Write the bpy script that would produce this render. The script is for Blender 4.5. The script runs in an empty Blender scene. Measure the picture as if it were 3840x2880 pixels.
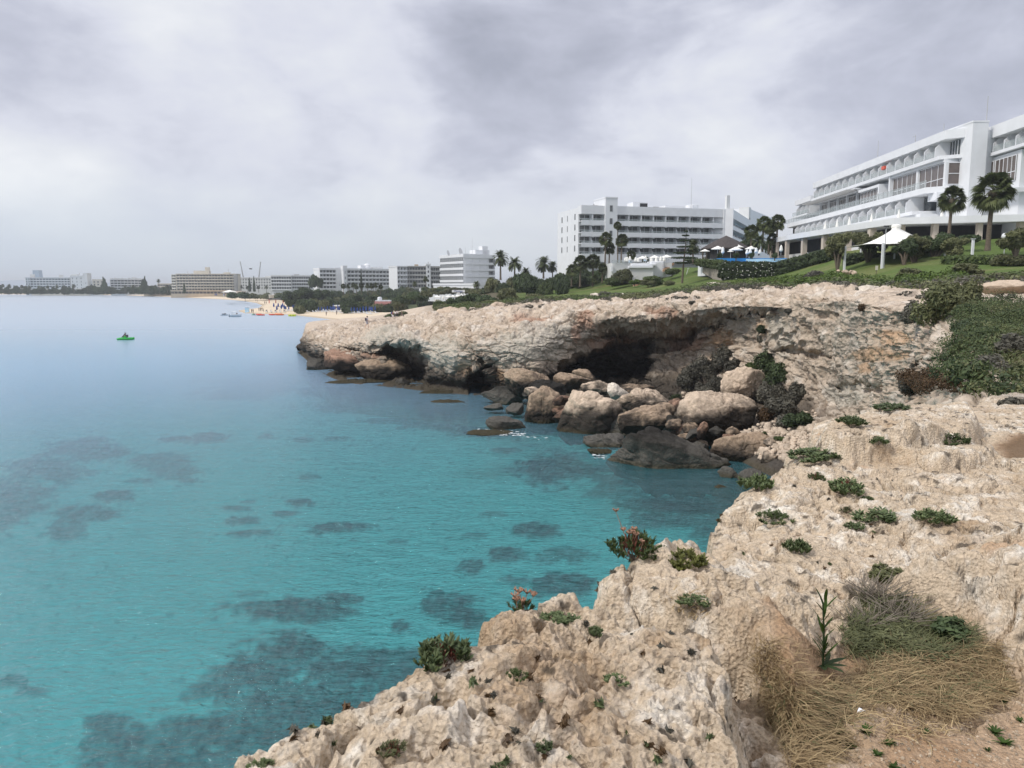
import bpy, math, random
import numpy as np
from mathutils import Vector, Matrix, Euler
R = math.radians
scene = bpy.context.scene
COL = scene.collection
# ------------------------------------------------------------------ camera model (source photo 3840x2880)
F = 2900.0; H = 12.0; PIT = math.atan(368 / F); CP, SP = math.cos(PIT), math.sin(PIT)
def P(px, py, D):
    px = np.asarray(px, float); py = np.asarray(py, float); D = np.asarray(D, float)
    u = (px - 1920) / F; v = (1440 - py) / F
    dy = CP + v * SP; dz = v * CP - SP
    return np.stack([u * D / dy, D + 0 * u, H + dz * D / dy], -1)
def PZ(px, D, z):                                   # column px, forward distance D, height z
    r = (z - H) / D; v = (r * CP + SP) / (CP - r * SP); dy = CP + v * SP
    return np.array([(px - 1920) / F * D / dy, D, z])
def PW(px, py, z=0.0):                              # where the sight line meets height z
    u = (px - 1920) / F; v = (1440 - py) / F
    dy = CP + v * SP; dz = v * CP - SP
    s = (z - H) / dz
    return np.array([u * s, dy * s, z])
def proj(p):
    x, y, z = p[..., 0], p[..., 1], p[..., 2] - H
    fw = y * CP - z * SP; up = y * SP + z * CP
    fw = np.where(np.abs(fw) < 1e-3, 1e-3, fw)
    return 1920 + F * x / fw, 1440 - F * up / fw
cam_d = bpy.data.cameras.new('camera'); cam = bpy.data.objects.new('camera', cam_d); COL.objects.link(cam)
cam_d.sensor_width = 36; cam_d.lens = 36 * F / 3840; cam_d.clip_start = 0.05; cam_d.clip_end = 40000
cam.location = (0, 0, H); cam.rotation_euler = (math.pi / 2 - PIT, 0, 0); scene.camera = cam
scene.view_settings.view_transform = 'Standard'; scene.view_settings.look = 'None'
scene.view_settings.gamma = 1; scene.view_settings.exposure = 0.0
scene.render.engine = 'CYCLES'
scene.cycles.max_bounces = 6; scene.cycles.transparent_max_bounces = 12
scene.cycles.caustics_reflective = False; scene.cycles.caustics_refractive = False
scene.cycles.use_denoising = True
# ------------------------------------------------------------------ noise in numpy
from concurrent.futures import ThreadPoolExecutor
_TP = ThreadPoolExecutor(4); U = np.uint32
def _chunked(fn, p, *a):
    p = np.asarray(p, np.float32); sh = p.shape[:-1]; q = p.reshape(-1, 3)
    if len(q) < 20000: r = fn(q, *a)
    else:
        parts = [x for x in np.array_split(q, max(4, len(q) // 40000))]
        r = list(_TP.map(lambda x: fn(x, *a), parts))
        r = tuple(np.concatenate(z) for z in zip(*r)) if isinstance(r[0], tuple) else np.concatenate(r)
    return tuple(z.reshape(sh) for z in r) if isinstance(r, tuple) else r.reshape(sh)
def _h(ix, iy, iz, s):
    h = ix * U(374761393) + iy * U(668265263) + iz * U(2147483647) + U((s * 974634777) & 0xFFFFFFFF)
    h = (h ^ (h >> U(13))) * U(1274126177); h = (h ^ (h >> U(16))) * U(2246822519)
    return h ^ (h >> U(15))
def _vn(p, s):
    i = np.floor(p); f = p - i; i = i.astype(np.int32).astype(U)
    w = f * f * f * (f * (f * 6 - 15) + 10); out = np.zeros(len(p), np.float32); fx, fy, fz = f.T; k = np.float32(1 / 127.5)
    for dx in (0, 1):
        wx = w[:, 0] if dx else 1 - w[:, 0]
        for dy in (0, 1):
            wy = wx * (w[:, 1] if dy else 1 - w[:, 1])
            for dz in (0, 1):
                h = _h(i[:, 0] + U(dx), i[:, 1] + U(dy), i[:, 2] + U(dz), s)
                g = ((h & U(255)) * k - 1) * (fx - dx) + (((h >> U(8)) & U(255)) * k - 1) * (fy - dy) + (((h >> U(16)) & U(255)) * k - 1) * (fz - dz)
                out += (g * wy * (w[:, 2] if dz else 1 - w[:, 2])).astype(np.float32)
    return out * np.float32(1.3)
def vn(p, s=0): return _chunked(_vn, p, s)
def fbm(p, o=4, s=0, g=.5, ridge=False):
    a, t, n = 1.0, 0, 0; p = np.asarray(p, float)
    for k in range(o):
        v = vn(p + k * 17.3, s + k)
        if ridge: v = 1 - 2 * np.abs(v) * 1.4
        t = t + a * v; n += a; a *= g; p = p * 2.03
    return t / n
def _wor(p, s):
    i = np.floor(p).astype(np.int32); f1 = np.full(len(p), 9.0, np.float32); f2 = f1.copy(); cid = np.zeros(len(p), np.float32); k = np.float32(1 / 1023.); iu = i.astype(U); fr = (p - i).astype(np.float32)
    for dx in (-1, 0, 1):
        for dy in (-1, 0, 1):
            for dz in (-1, 0, 1):
                h = _h(iu[:, 0] + U(dx & 0xFFFFFFFF), iu[:, 1] + U(dy & 0xFFFFFFFF), iu[:, 2] + U(dz & 0xFFFFFFFF), s + 77)
                d = (dx + (h & U(1023)) * k - fr[:, 0]) ** 2 + (dy + ((h >> U(10)) & U(1023)) * k - fr[:, 1]) ** 2 + (dz + ((h >> U(20)) & U(1023)) * k - fr[:, 2]) ** 2
                d = d.astype(np.float32); c = d < f1
                f2 = np.where(c, f1, np.minimum(f2, d)); cid = np.where(c, (h >> U(5)) & U(255), cid).astype(np.float32); f1 = np.where(c, d, f1)
    return np.sqrt(f1), np.sqrt(f2), cid / 255
def worley(p, s=0, second=False):
    r = _chunked(_wor, p, s); return r if second else r[0]
def ss(a, b, x):
    t = np.clip((x - a) / (b - a), 0, 1); return t * t * (3 - 2 * t)
def mixc(a, b, t):
    t = np.asarray(t); return a * (1 - t[..., None]) + np.asarray(b, float) * t[..., None]
def _sd(p, poly):
    x, y = p[:, 0], p[:, 1]; d = np.full(x.shape, 1e9, np.float32); ins = np.zeros(x.shape, bool); n = len(poly)
    for k in range(n):
        ax, ay = poly[k]; bx, by = poly[(k + 1) % n]
        ex, ey = bx - ax, by - ay
        t = np.clip(((x - ax) * ex + (y - ay) * ey) / (ex * ex + ey * ey + 1e-12), 0, 1)
        d = np.minimum(d, (x - ax - t * ex) ** 2 + (y - ay - t * ey) ** 2)
        if ay != by:
            ins ^= ((ay > y) != (by > y)) & (x < ex * (y - ay) / ey + ax)
    d = np.sqrt(d); return np.where(ins, d, -d)
def sdpoly(x, y, poly):                              # signed distance, positive inside
    return _chunked(_sd, np.stack([x, y, y], -1), poly)
def picker(Vv, msk=None, cell=5):
    X_, Y_ = proj(Vv); W_, H_ = 4300 // cell, 3100 // cell; ix = np.floor((X_ + 200) / cell).astype(int); iy = np.floor(Y_ / cell).astype(int)
    ok = (ix >= 0) & (ix < W_) & (iy >= 0) & (iy < H_) & (Vv[:, 1] > .5)
    if msk is not None: ok &= msk
    idx = np.nonzero(ok)[0]; idx = idx[np.argsort(-Vv[idx, 1])]; m = np.full((H_, W_), -1, np.int64); m[iy[idx], ix[idx]] = idx
    def f(px, py):
        a, b = int((px + 200) // cell), int(py // cell)
        for r in range(0, 60):
            y0, y1, x0, x1 = max(0, b - r), min(H_, b + r + 1), max(0, a - r), min(W_, a + r + 1); q = m[y0:y1, x0:x1]; q = q[q >= 0]
            if len(q):
                d = (X_[q] - px) ** 2 + (Y_[q] - py) ** 2; return Vv[q[np.argmin(d)]].astype(float)
        return None
    return f
# ------------------------------------------------------------------ meshes
def mesh_np(name, V, Fc, mat=None, parent=None, smooth=False, vcol=None, fval=None, loc=None):
    V = np.asarray(V, np.float32).reshape(-1, 3); Fc = np.asarray(Fc, np.int32); n = Fc.shape[1]
    me = bpy.data.meshes.new(name); me.vertices.add(len(V)); me.vertices.foreach_set('co', V.ravel())
    me.loops.add(Fc.size); me.loops.foreach_set('vertex_index', Fc.ravel())
    me.polygons.add(len(Fc)); me.polygons.foreach_set('loop_start', np.arange(0, Fc.size, n, dtype=np.int32))
    if smooth: me.polygons.foreach_set('use_smooth', np.ones(len(Fc), bool))
    me.update(calc_edges=True)
    if vcol is not None:
        a = me.attributes.new('tint', 'FLOAT_COLOR', 'POINT'); c = np.ones((len(V), 4), np.float32); c[:, :3] = vcol.reshape(-1, 3); a.data.foreach_set('color', c.ravel())
    if fval is not None:
        a = me.attributes.new('leafvar', 'FLOAT', 'FACE'); a.data.foreach_set('value', np.asarray(fval, np.float32))
    if mat: me.materials.append(mat)
    o = bpy.data.objects.new(name, me); COL.objects.link(o)
    if parent: o.parent = parent
    if loc is not None: o.location = loc
    return o
def gridfaces(r, c):
    a = np.arange(r * c).reshape(r, c)
    return np.stack([a[:-1, :-1], a[:-1, 1:], a[1:, 1:], a[1:, :-1]], -1).reshape(-1, 4)
class MB:
    def __init__(s): s.v = []; s.f = []
    def add(s, V, Fs):
        b = len(s.v); s.v += [tuple(map(float, p)) for p in V]; s.f += [tuple(b + i for i in f) for f in Fs]; return s
    def box(s, x0, x1, y0, y1, z0, z1):
        return s.add([(x0, y0, z0), (x1, y0, z0), (x1, y1, z0), (x0, y1, z0), (x0, y0, z1), (x1, y0, z1), (x1, y1, z1), (x0, y1, z1)],
                     [(0, 3, 2, 1), (4, 5, 6, 7), (0, 1, 5, 4), (1, 2, 6, 5), (2, 3, 7, 6), (3, 0, 4, 7)])
    def prism(s, poly, z0, z1):
        n = len(poly)
        return s.add([(x, y, z0) for x, y in poly] + [(x, y, z1) for x, y in poly],
                     [tuple(range(n))[::-1], tuple(range(n, 2 * n))] + [(i, (i + 1) % n, n + (i + 1) % n, n + i) for i in range(n)])
    def prism_x(s, poly, x0, x1):                    # poly in (y,z) swept along x
        n = len(poly)
        return s.add([(x0, y, z) for y, z in poly] + [(x1, y, z) for y, z in poly],
                     [tuple(range(n)), tuple(range(n, 2 * n))[::-1]] + [(i, n + i, n + (i + 1) % n, (i + 1) % n) for i in range(n)])
    def tube(s, pts, rad, n=6, cap=True):
        pts = [Vector(p) for p in pts]; rr = rad if hasattr(rad, '__len__') else [rad] * len(pts); V = []; Fs = []
        for i, p in enumerate(pts):
            t = (pts[min(i + 1, len(pts) - 1)] - pts[max(i - 1, 0)]).normalized()
            a = t.cross(Vector((0.31, 0.2, 0.93)) if abs(t.z) < .95 else Vector((1, 0, 0))).normalized(); b = t.cross(a)
            for k in range(n):
                an = 2 * math.pi * k / n; V.append(p + (a * math.cos(an) + b * math.sin(an)) * rr[i])
        for i in range(len(pts) - 1):
            for k in range(n): Fs.append((i * n + k, i * n + (k + 1) % n, (i + 1) * n + (k + 1) % n, (i + 1) * n + k))
        if cap: Fs += [tuple(range(n))[::-1], tuple(range((len(pts) - 1) * n, len(pts) * n))]
        return s.add(V, Fs)
    def lathe(s, prof, n=12, c=(0, 0, 0)):
        V = []; Fs = []
        for r, z in prof:
            for k in range(n):
                a = 2 * math.pi * k / n; V.append((c[0] + r * math.cos(a), c[1] + r * math.sin(a), c[2] + z))
        for i in range(len(prof) - 1):
            for k in range(n): Fs.append((i * n + k, i * n + (k + 1) % n, (i + 1) * n + (k + 1) % n, (i + 1) * n + k))
        Fs += [tuple(range(n))[::-1], tuple(range((len(prof) - 1) * n, len(prof) * n))]
        return s.add(V, Fs)
    def build(s, name, mat, parent=None, bevel=0, smooth=False, M=None):
        me = bpy.data.meshes.new(name); V = s.v if M is None else [tuple(M @ Vector(p)) for p in s.v]
        me.from_pydata(V, [], s.f); me.update()
        if smooth:
            for p in me.polygons: p.use_smooth = True
        me.materials.append(mat); o = bpy.data.objects.new(name, me); COL.objects.link(o)
        if parent: o.parent = parent
        if bevel:
            b = o.modifiers.new('b', 'BEVEL'); b.width = bevel; b.segments = 2; b.limit_method = 'ANGLE'
        return o
def tag(o, label=None, cat=None, group=None, kind=None):
    if label: o['label'] = label
    if cat: o['category'] = cat
    if group: o['group'] = group
    if kind: o['kind'] = kind
    return o
def thing(name, label, cat, loc=(0, 0, 0), rz=0, group=None, scale=1):
    o = bpy.data.objects.new(name, None); COL.objects.link(o); o.location = tuple(float(c) for c in loc); o.rotation_euler = (0, 0, rz)
    o.scale = (scale,) * 3; o.empty_display_size = .2
    return tag(o, label, cat, group)
def dup(root, loc=None, rz=None, label=None, scale=None, group=None, cat=None, name=None):
    r = root.copy(); COL.objects.link(r)
    if name: r.name = name
    for ch in [c for c in bpy.data.objects if c.parent == root] if not hasattr(dup, 'kids') else dup.kids(root):
        c = ch.copy(); COL.objects.link(c); c.parent = r
        for g in dup.kids(ch):
            d = g.copy(); COL.objects.link(d); d.parent = c
    if loc is not None: r.location = tuple(float(c) for c in loc)
    if rz is not None: r.rotation_euler = (0, 0, rz)
    if scale is not None: r.scale = scale if hasattr(scale, '__len__') else (scale,) * 3
    if label: r['label'] = label
    if group: r['group'] = group
    if cat: r['category'] = cat
    return r
_kc = {}
def _kids(o):
    if o.name not in _kc: _kc[o.name] = [c for c in bpy.data.objects if c.parent == o]
    return _kc[o.name]
dup.kids = _kids
# ------------------------------------------------------------------ materials
def mat(name, col, rough=.7, var=.12, scale=3., metal=0, bump=0, bscale=30., spec=.4, emit=None, alpha=None, coord='Object'):
    m = bpy.data.materials.new(name); m.use_nodes = True; nt = m.node_tree; b = nt.nodes['Principled BSDF']
    b.inputs['Roughness'].default_value = rough; b.inputs['Metallic'].default_value = metal; b.inputs['Specular IOR Level'].default_value = spec
    tc = nt.nodes.new('ShaderNodeTexCoord'); n = nt.nodes.new('ShaderNodeTexNoise'); n.inputs['Scale'].default_value = scale; n.inputs['Detail'].default_value = 5
    nt.links.new(tc.outputs[coord], n.inputs['Vector'])
    r = nt.nodes.new('ShaderNodeValToRGB'); c = np.array(col)
    r.color_ramp.elements[0].position = .3; r.color_ramp.elements[1].position = .7
    r.color_ramp.elements[0].color = tuple(np.clip(c * (1 - var), 0, 1)) + (1,); r.color_ramp.elements[1].color = tuple(np.clip(c * (1 + var), 0, 1)) + (1,)
    nt.links.new(n.outputs['Fac'], r.inputs['Fac']); nt.links.new(r.outputs['Color'], b.inputs['Base Color'])
    if bump:
        n2 = nt.nodes.new('ShaderNodeTexNoise'); n2.inputs['Scale'].default_value = bscale; n2.inputs['Detail'].default_value = 6
        nt.links.new(tc.outputs[coord], n2.inputs['Vector'])
        bp = nt.nodes.new('ShaderNodeBump'); bp.inputs['Strength'].default_value = bump; bp.inputs['Distance'].default_value = 1. / bscale
        nt.links.new(n2.outputs['Fac'], bp.inputs['Height']); nt.links.new(bp.outputs['Normal'], b.inputs['Normal'])
    if alpha is not None: b.inputs['Alpha'].default_value = alpha
    return m
def leafmat(name, dark, light, rough=.6, trans=.25):
    m = bpy.data.materials.new(name); m.use_nodes = True; nt = m.node_tree; b = nt.nodes['Principled BSDF']
    b.inputs['Roughness'].default_value = rough; b.inputs['Specular IOR Level'].default_value = .25
    a = nt.nodes.new('ShaderNodeAttribute'); a.attribute_name = 'leafvar'
    oi = nt.nodes.new('ShaderNodeObjectInfo')
    r = nt.nodes.new('ShaderNodeValToRGB'); r.color_ramp.elements[0].color = tuple(dark) + (1,); r.color_ramp.elements[1].color = tuple(light) + (1,)
    nt.links.new(a.outputs['Fac'], r.inputs['Fac'])
    hs = nt.nodes.new('ShaderNodeHueSaturation'); mr = nt.nodes.new('ShaderNodeMapRange'); mr.inputs[3].default_value = .75; mr.inputs[4].default_value = 1.25
    nt.links.new(oi.outputs['Random'], mr.inputs[0]); nt.links.new(mr.outputs[0], hs.inputs['Value']); nt.links.new(r.outputs['Color'], hs.inputs['Color'])
    nt.links.new(hs.outputs['Color'], b.inputs['Base Color'])
    t = nt.nodes.new('ShaderNodeBsdfTranslucent'); nt.links.new(hs.outputs['Color'], t.inputs['Color'])
    mx = nt.nodes.new('ShaderNodeMixShader'); mx.inputs[0].default_value = trans
    nt.links.new(b.outputs[0], mx.inputs[1]); nt.links.new(t.outputs[0], mx.inputs[2]); nt.links.new(mx.outputs[0], nt.nodes['Material Output'].inputs['Surface'])
    return m
def rockmat(name, sc=1., bump=.6, dist=.03, rough=.95, vary=.22):
    m = bpy.data.materials.new(name); m.use_nodes = True; nt = m.node_tree; b = nt.nodes['Principled BSDF']
    b.inputs['Roughness'].default_value = rough; b.inputs['Specular IOR Level'].default_value = .12
    a = nt.nodes.new('ShaderNodeAttribute'); a.attribute_name = 'tint'
    g = nt.nodes.new('ShaderNodeNewGeometry')
    n = nt.nodes.new('ShaderNodeTexNoise'); n.inputs['Scale'].default_value = 9 * sc; n.inputs['Detail'].default_value = 8; n.inputs['Roughness'].default_value = .7
    nt.links.new(g.outputs['Position'], n.inputs['Vector'])
    mr = nt.nodes.new('ShaderNodeMapRange'); mr.inputs[1].default_value = .3; mr.inputs[2].default_value = .7; mr.inputs[3].default_value = 1 - vary; mr.inputs[4].default_value = 1 + vary
    nt.links.new(n.outputs['Fac'], mr.inputs[0])
    vm = nt.nodes.new('ShaderNodeVectorMath'); vm.operation = 'SCALE'; nt.links.new(a.outputs['Color'], vm.inputs[0]); nt.links.new(mr.outputs[0], vm.inputs['Scale'])
    nt.links.new(vm.outputs[0], b.inputs['Base Color'])
    v = nt.nodes.new('ShaderNodeTexVoronoi'); v.inputs['Scale'].default_value = 14 * sc; nt.links.new(g.outputs['Position'], v.inputs['Vector'])
    n2 = nt.nodes.new('ShaderNodeTexNoise'); n2.inputs['Scale'].default_value = 22 * sc; n2.inputs['Detail'].default_value = 8; n2.inputs['Roughness'].default_value = .65
    nt.links.new(g.outputs['Position'], n2.inputs['Vector'])
    ad = nt.nodes.new('ShaderNodeMath'); ad.operation = 'ADD'; nt.links.new(v.outputs['Distance'], ad.inputs[0]); nt.links.new(n2.outputs['Fac'], ad.inputs[1])
    bp = nt.nodes.new('ShaderNodeBump'); bp.inputs['Strength'].default_value = bump; bp.inputs['Distance'].default_value = dist
    nt.links.new(ad.outputs[0], bp.inputs['Height']); nt.links.new(bp.outputs['Normal'], b.inputs['Normal'])
    return m
# ------------------------------------------------------------------ foliage
def leafcloud(n, blobs, size, seed, asp=2.0, up=.3, shell=.55):
    """n leaf quads spread in a list of ellipsoids (cx,cy,cz,rx,ry,rz); returns V, F, val"""
    rg = np.random.default_rng(seed); blobs = np.array(blobs, float)
    w = (blobs[:, 3] * blobs[:, 4] * blobs[:, 5]) ** (2 / 3.); k = rg.choice(len(blobs), n, p=w / w.sum())
    d = rg.normal(size=(n, 3)); d /= np.linalg.norm(d, axis=1)[:, None]
    r = shell + (1 - shell) * rg.random(n) ** .6
    r *= 1 + .22 * vn(d * 2.2 + k[:, None] * 3.7, seed)+.12*vn(d*6+k[:,None],seed+1)
    B = blobs[k]; c = B[:, :3] + d * B[:, 3:] * r[:, None]
    nr = d + rg.normal(size=(n, 3)) * .55; nr[:, 2] += up; nr /= np.linalg.norm(nr, axis=1)[:, None]
    t = np.cross(nr, rg.normal(size=(n, 3))); t /= np.linalg.norm(t, axis=1)[:, None]; b = np.cross(nr, t)
    s = size * (.6 + .8 * rg.random(n)); a = (t * (s * asp / 2)[:, None]); bb = b * (s / 2)[:, None]
    V = np.stack([c - a, c + bb, c + a, c - bb], 1).reshape(-1, 3)
    val = np.clip(.45 + .3 * vn(c * (1.3 / max(.3, blobs[:, 3].mean())), seed + 9) + rg.normal(size=n) * .2 + k % 3 * .06, 0, 1)
    return V, np.arange(n * 4).reshape(-1, 4), val
def blobset(rx, ry, rz, n, seed, base=.25):
    rg = random.Random(seed); out = []
    for i in range(n):
        a = rg.uniform(0, 6.28); q = rg.random() ** .5 * .62
        s = rg.uniform(.32, .55)
        out.append((math.cos(a) * q * rx, math.sin(a) * q * ry, rz * (base + rg.random() * (1.62 - base - s * .75 ) * (1 - q * .45)) , rx * s, ry * s, rz * s))
    return out
# ------------------------------------------------------------------ sky, sun
w = bpy.data.worlds.new('World'); scene.world = w; w.use_nodes = True; nt = w.node_tree; N = nt.nodes; L = nt.links
bg = N['Background']; bg.inputs['Strength'].default_value = 1.0
SUN_EL, SUN_AZ = R(46), R(245)                       # behind and left of the camera
sky = N.new('ShaderNodeTexSky'); sky.sky_type = 'NISHITA'; sky.sun_disc = False; sky.sun_elevation = SUN_EL; sky.sun_rotation = SUN_AZ
def math_(op, a, b=None, c=None):
    m = N.new('ShaderNodeMath'); m.operation = op
    for i, x in enumerate((a, b, c)):
        if x is None: continue
        if isinstance(x, (int, float)): m.inputs[i].default_value = x
        else: L.new(x, m.inputs[i])
    return m.outputs[0]
tc = N.new('ShaderNodeTexCoord'); nrm = N.new('ShaderNodeVectorMath'); nrm.operation = 'NORMALIZE'; L.new(tc.outputs['Generated'], nrm.inputs[0])
sx = N.new('ShaderNodeSeparateXYZ'); L.new(nrm.outputs[0], sx.inputs[0])
zc = math_('MAXIMUM', sx.outputs[2], 0.0)
den = math_('ADD', zc, 0.30)
cx = N.new('ShaderNodeCombineXYZ'); L.new(math_('DIVIDE', sx.outputs[0], den), cx.inputs[0]); L.new(math_('DIVIDE', sx.outputs[1], den), cx.inputs[1])
def noise(scale, detail, rough, off, dist=0, src=None):
    mp = N.new('ShaderNodeMapping'); mp.inputs['Location'].default_value = off; L.new(src or cx.outputs[0], mp.inputs['Vector'])
    n = N.new('ShaderNodeTexNoise'); n.inputs['Scale'].default_value = scale; n.inputs['Detail'].default_value = detail; n.inputs['Roughness'].default_value = rough; n.inputs['Distortion'].default_value = dist
    L.new(mp.outputs[0], n.inputs['Vector']); return n.outputs['Fac']
n1 = noise(1.0, 3, .45, (3.1, 1.7, 0), .2); nz_ = N.new('ShaderNodeVectorMath'); nz_.operation = 'MULTIPLY'; nz_.inputs[1].default_value = (1, 1, 2.0); L.new(nrm.outputs[0], nz_.inputs[0])
n2 = noise(3.4, 6, .52, (7.7, 2.2, 1), .5, nz_.outputs[0]); n3 = noise(11, 5, .55, (1.2, 9.1, 2), .2, nz_.outputs[0])
val = math_('ADD', math_('ADD', math_('MULTIPLY', n1, .8), math_('MULTIPLY', n2, 1.3)), math_('MULTIPLY', n3, .52))   # mean ~.92
val = math_('SUBTRACT', val, 1.29)
def blob(px, py, rad, amt, sxy=1.0):
    """a brighter or darker part of the cloud deck round the direction seen at (px,py); rad in radians"""
    global val
    d = Vector(P(px, py, 10.) - np.array([0, 0, H])).normalized()
    sub = N.new('ShaderNodeVectorMath'); sub.operation = 'SUBTRACT'; L.new(nrm.outputs[0], sub.inputs[0]); sub.inputs[1].default_value = d
    mu = N.new('ShaderNodeVectorMath'); mu.operation = 'MULTIPLY'; L.new(sub.outputs[0], mu.inputs[0]); mu.inputs[1].default_value = (1, 1, sxy)
    ln = N.new('ShaderNodeVectorMath'); ln.operation = 'LENGTH'; L.new(mu.outputs[0], ln.inputs[0])
    dist = math_('ADD', ln.outputs['Value'], math_('MULTIPLY', math_('SUBTRACT', n2, .5), rad * 1.1))
    mr = N.new('ShaderNodeMapRange'); mr.interpolation_type = 'SMOOTHERSTEP'; L.new(dist, mr.inputs[0]); mr.inputs[1].default_value = 0; mr.inputs[2].default_value = rad; mr.inputs[3].default_value = amt; mr.inputs[4].default_value = 0
    val = math_('ADD', val, mr.outputs[0])
for b_ in [(850, 230, .26, .34, 1.4), (1100, 520, .22, .10, 1.5), (150, 610, .22, .38, 1.8), (2500, 620, .42, .15, 2.6), (3300, 560, .25, .10, 2), (3000, 150, .50, -.20, 1.3), (2100, 330, .30, -.12, 1.6), (3700, 330, .35, -.10, 1.5),
           (900, 640, .20, -.12, 2.6), (200, 250, .25, -.05, 1.5), (1700, 60, .25, .06, 1.5), (1500, 900, .5, .10, 4), (100, 430, .16, -.12, 2.5)]: blob(*b_)
rp = N.new('ShaderNodeValToRGB'); L.new(math_('ADD', val, .5), rp.inputs['Fac'])
e = rp.color_ramp.elements; e[0].position = .10; e[0].color = (.395, .415, .50, 1); e[1].position = .98; e[1].color = (.93, .94, .96, 1)
x = e.new(.36); x.color = (.54, .56, .66, 1)
x = e.new(.55); x.color = (.70, .72, .81, 1)
x = e.new(.74); x.color = (.79, .81, .86, 1)
# horizon veil: pale blue-grey, smoother
hz = N.new('ShaderNodeMapRange'); hz.interpolation_type = 'SMOOTHSTEP'; L.new(zc, hz.inputs[0]); hz.inputs[1].default_value = 0.0; hz.inputs[2].default_value = .17; hz.inputs[3].default_value = .8; hz.inputs[4].default_value = 0
hc = N.new('ShaderNodeValToRGB'); mrx = N.new('ShaderNodeMapRange'); L.new(sx.outputs[0], mrx.inputs[0]); mrx.inputs[1].default_value = -.55; mrx.inputs[2].default_value = .45; L.new(mrx.outputs[0], hc.inputs['Fac'])
hc.color_ramp.elements[0].color = (.57, .66, .77, 1); hc.color_ramp.elements[1].color = (.69, .705, .73, 1)
mx = N.new('ShaderNodeMix'); mx.data_type = 'RGBA'; L.new(hz.outputs[0], mx.inputs[0]); L.new(rp.outputs['Color'], mx.inputs[6]); L.new(hc.outputs['Color'], mx.inputs[7])
# an overcast sky is about three times brighter overhead than at the horizon
zen = N.new('ShaderNodeMapRange'); zen.interpolation_type = 'SMOOTHSTEP'; L.new(zc, zen.inputs[0]); zen.inputs[1].default_value = .36; zen.inputs[2].default_value = .95; zen.inputs[3].default_value = 1; zen.inputs[4].default_value = 1.8
sc_ = N.new('ShaderNodeVectorMath'); sc_.operation = 'SCALE'; L.new(mx.outputs[2], sc_.inputs[0]); L.new(zen.outputs[0], sc_.inputs['Scale'])
sk = N.new('ShaderNodeVectorMath'); sk.operation = 'SCALE'; L.new(sky.outputs[0], sk.inputs[0]); sk.inputs['Scale'].default_value = .006
ad = N.new('ShaderNodeVectorMath'); ad.operation = 'ADD'; L.new(sc_.outputs[0], ad.inputs[0]); L.new(sk.outputs[0], ad.inputs[1])
L.new(ad.outputs[0], bg.inputs['Color'])
sd = bpy.data.lights.new('sun', 'SUN'); sun = bpy.data.objects.new('sun', sd); COL.objects.link(sun)
sd.energy = 2.8; sd.angle = R(9); sd.color = (1, .95, .88)
dirv = Vector((math.sin(SUN_AZ) * math.cos(SUN_EL), math.cos(SUN_AZ) * math.cos(SUN_EL), math.sin(SUN_EL)))
sun.rotation_euler = dirv.to_track_quat('Z', 'Y').to_euler()
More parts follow.
